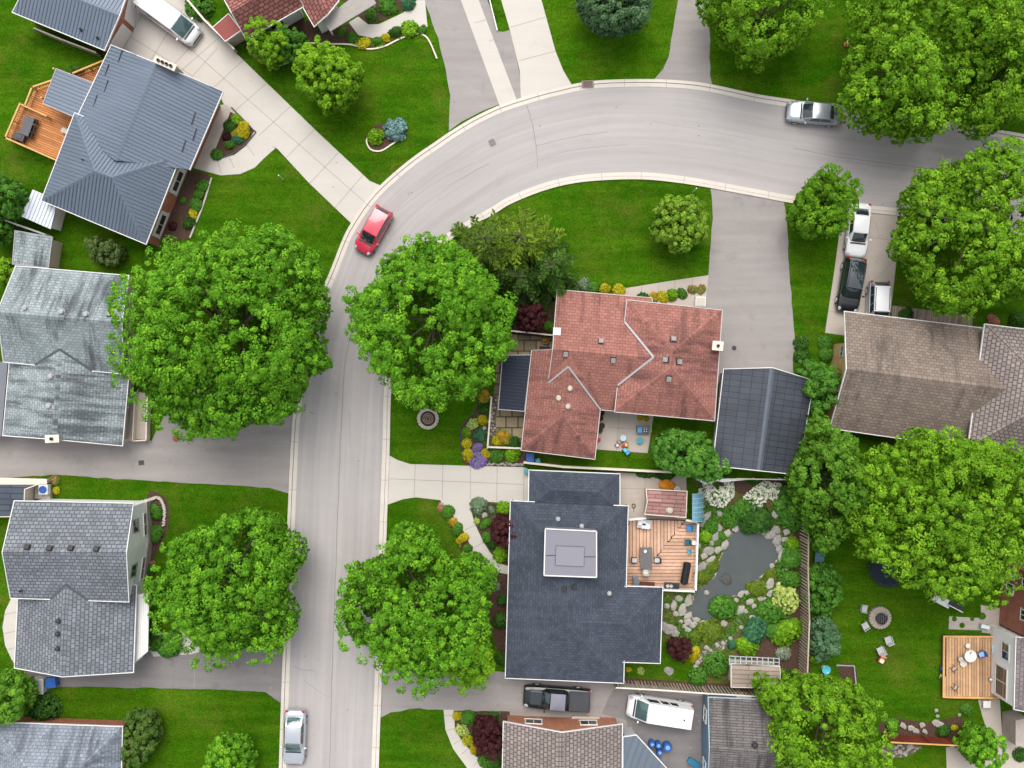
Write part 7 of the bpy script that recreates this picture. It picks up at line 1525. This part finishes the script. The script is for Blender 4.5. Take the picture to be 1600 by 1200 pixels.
for x, y, r, sx, rot in [(1212,803,6,1.2,30),(1229,831,5.5,1,0),(1226,843,4,1.6,5),(1222,868,6,1.8,75),(1206,884,4,1,0),(1229,881,4,2.6,88),(1204,910,6,1.9,70),(1204,927,5,1.5,30),(1190,935,4.5,1.5,5),(1168,926,4,1.2,0),(1158,928,4.5,1.4,40),(1216,914,4,1,0),(1178,947,4,1,0)]:
    rock(x, y, r, sx, rot, 'pale stone on the east bank between pond and fence', 'pale stones east of the pond', 2)
for x, y, r, sx, rot in [(1076,938,6,1.6,80),(1066,953,6.5,1.6,70),(1075,963,5,1.6,50),(1061,935,5,1.2,0),(1053,946,5,1.6,85),(1042,947,4.5,1,0),(1056,959,4.5,1,0),(1075,972,6,1,0),(1082,977,5,1,0),(1088,968,4,1.4,0),(1098,973,4,1.6,10),(1064,971,3.5,1,0),(1095,981,4,1,0),(1075,984,4,1.3,0),(1104,926,4,1,0),(1086,974,3.5,1,0),(1070,979,4,1,0)]:
    rock(x, y, r, sx, rot, 'cream boulder of the pile at the south-west tip of the pond', 'cream boulders at the pond tip', 2 if r > 5 else 0)
for x, y, r, sx, rot in [(1045,982,8,1.5,10),(1038,977,6,1,0),(1054,988,6,1.3,0)]: rock(x, y, r, sx, rot, 'large grey boulder against the east wall of the blue-roofed house', 'grey boulders at the blue house wall', 1)
rock(1045, 1048, 7, 1.0, 20, 'single grey stepping stone on the lawn south of the pond', None, 1, .0)
for x, y, r, sx, rot in [(1155,953,7,1.4,35),(1131,974,5.5,1,0),(1172,940,5,1.3,30),(1175,965,4.5,1.2,30),(1143,945,4,1,0),(1150,938,4,1,0),(1165,955,4,1,0),(1141,998,3.5,1,0),(1158,980,3.5,1,0),(1104,1012,4,1,0),(1120,1008,4,1,0),(1110,1016,3,1,0),(1130,1005,3.5,1,0),(1090,1035,4,1,0),(1087,1042,4,1,0),(1093,1028,3.5,1,0)]:
    rock(x, y, r, sx, rot, 'pale stone lining the gravel path south of the pond', 'stones lining the garden path', 0)
rock(1136, 905, 7, 1.2, -30, 'dark grey rock island standing in the pond', None, 6, .06); rock(1129, 904, 4, 1.3, 60, 'small black rock beside the rock island in the pond', None, 6, .04)
for x, y, r, sx, rot in [(1411,1134,4,1.5,-50),(1424,1138,4.5,1.4,-20),(1441,1133,4.5,1,0),(1431,1142,4,1.4,-30),(1462,1129,5,1.2,10),(1468,1132,5,1.5,-15),(1445,1143,3,1.6,-50),(1463,1110,3,1,0),(1465,1119,2.5,1.2,0),(1499,1117,2.5,1,0)]:
    rock(x, y, r, sx, rot, 'white stone in the dark bed behind the red boundary fence', 'white stones behind the red fence', 2)
for x, y, r, sx, rot in [(1422,1167,4.5,1.2,10),(1406,1175,3,1.5,-50),(1414,1178,3,1.5,-60),(1400,1168,3,1.2,0)]: rock(x, y, r, sx, rot, 'white stone on the gravel below the red boundary fence', 'white stones below the red fence', 2)
for x, y, r in [(690,788,3),(757,805,4.5),(737,668,3.5),(757,669,3),(731,665,2.5),(741,710,3),(736,705,2.5)]: rock(x, y, r, 1, 0, 'small cream stone among the flowers of the front beds', 'cream stones in the front beds', 2)
for k in range(22): rock(762 + k*2.7 + rng.uniform(-.6, .6), 725 + rng.uniform(-2, 2), rng.uniform(1.3, 2.2), 1.2, 0, 'cobble in the stone row along the pale drive by the flower bed', 'cobbles along the pale drive', int(rng.integers(0, 4)), .05)
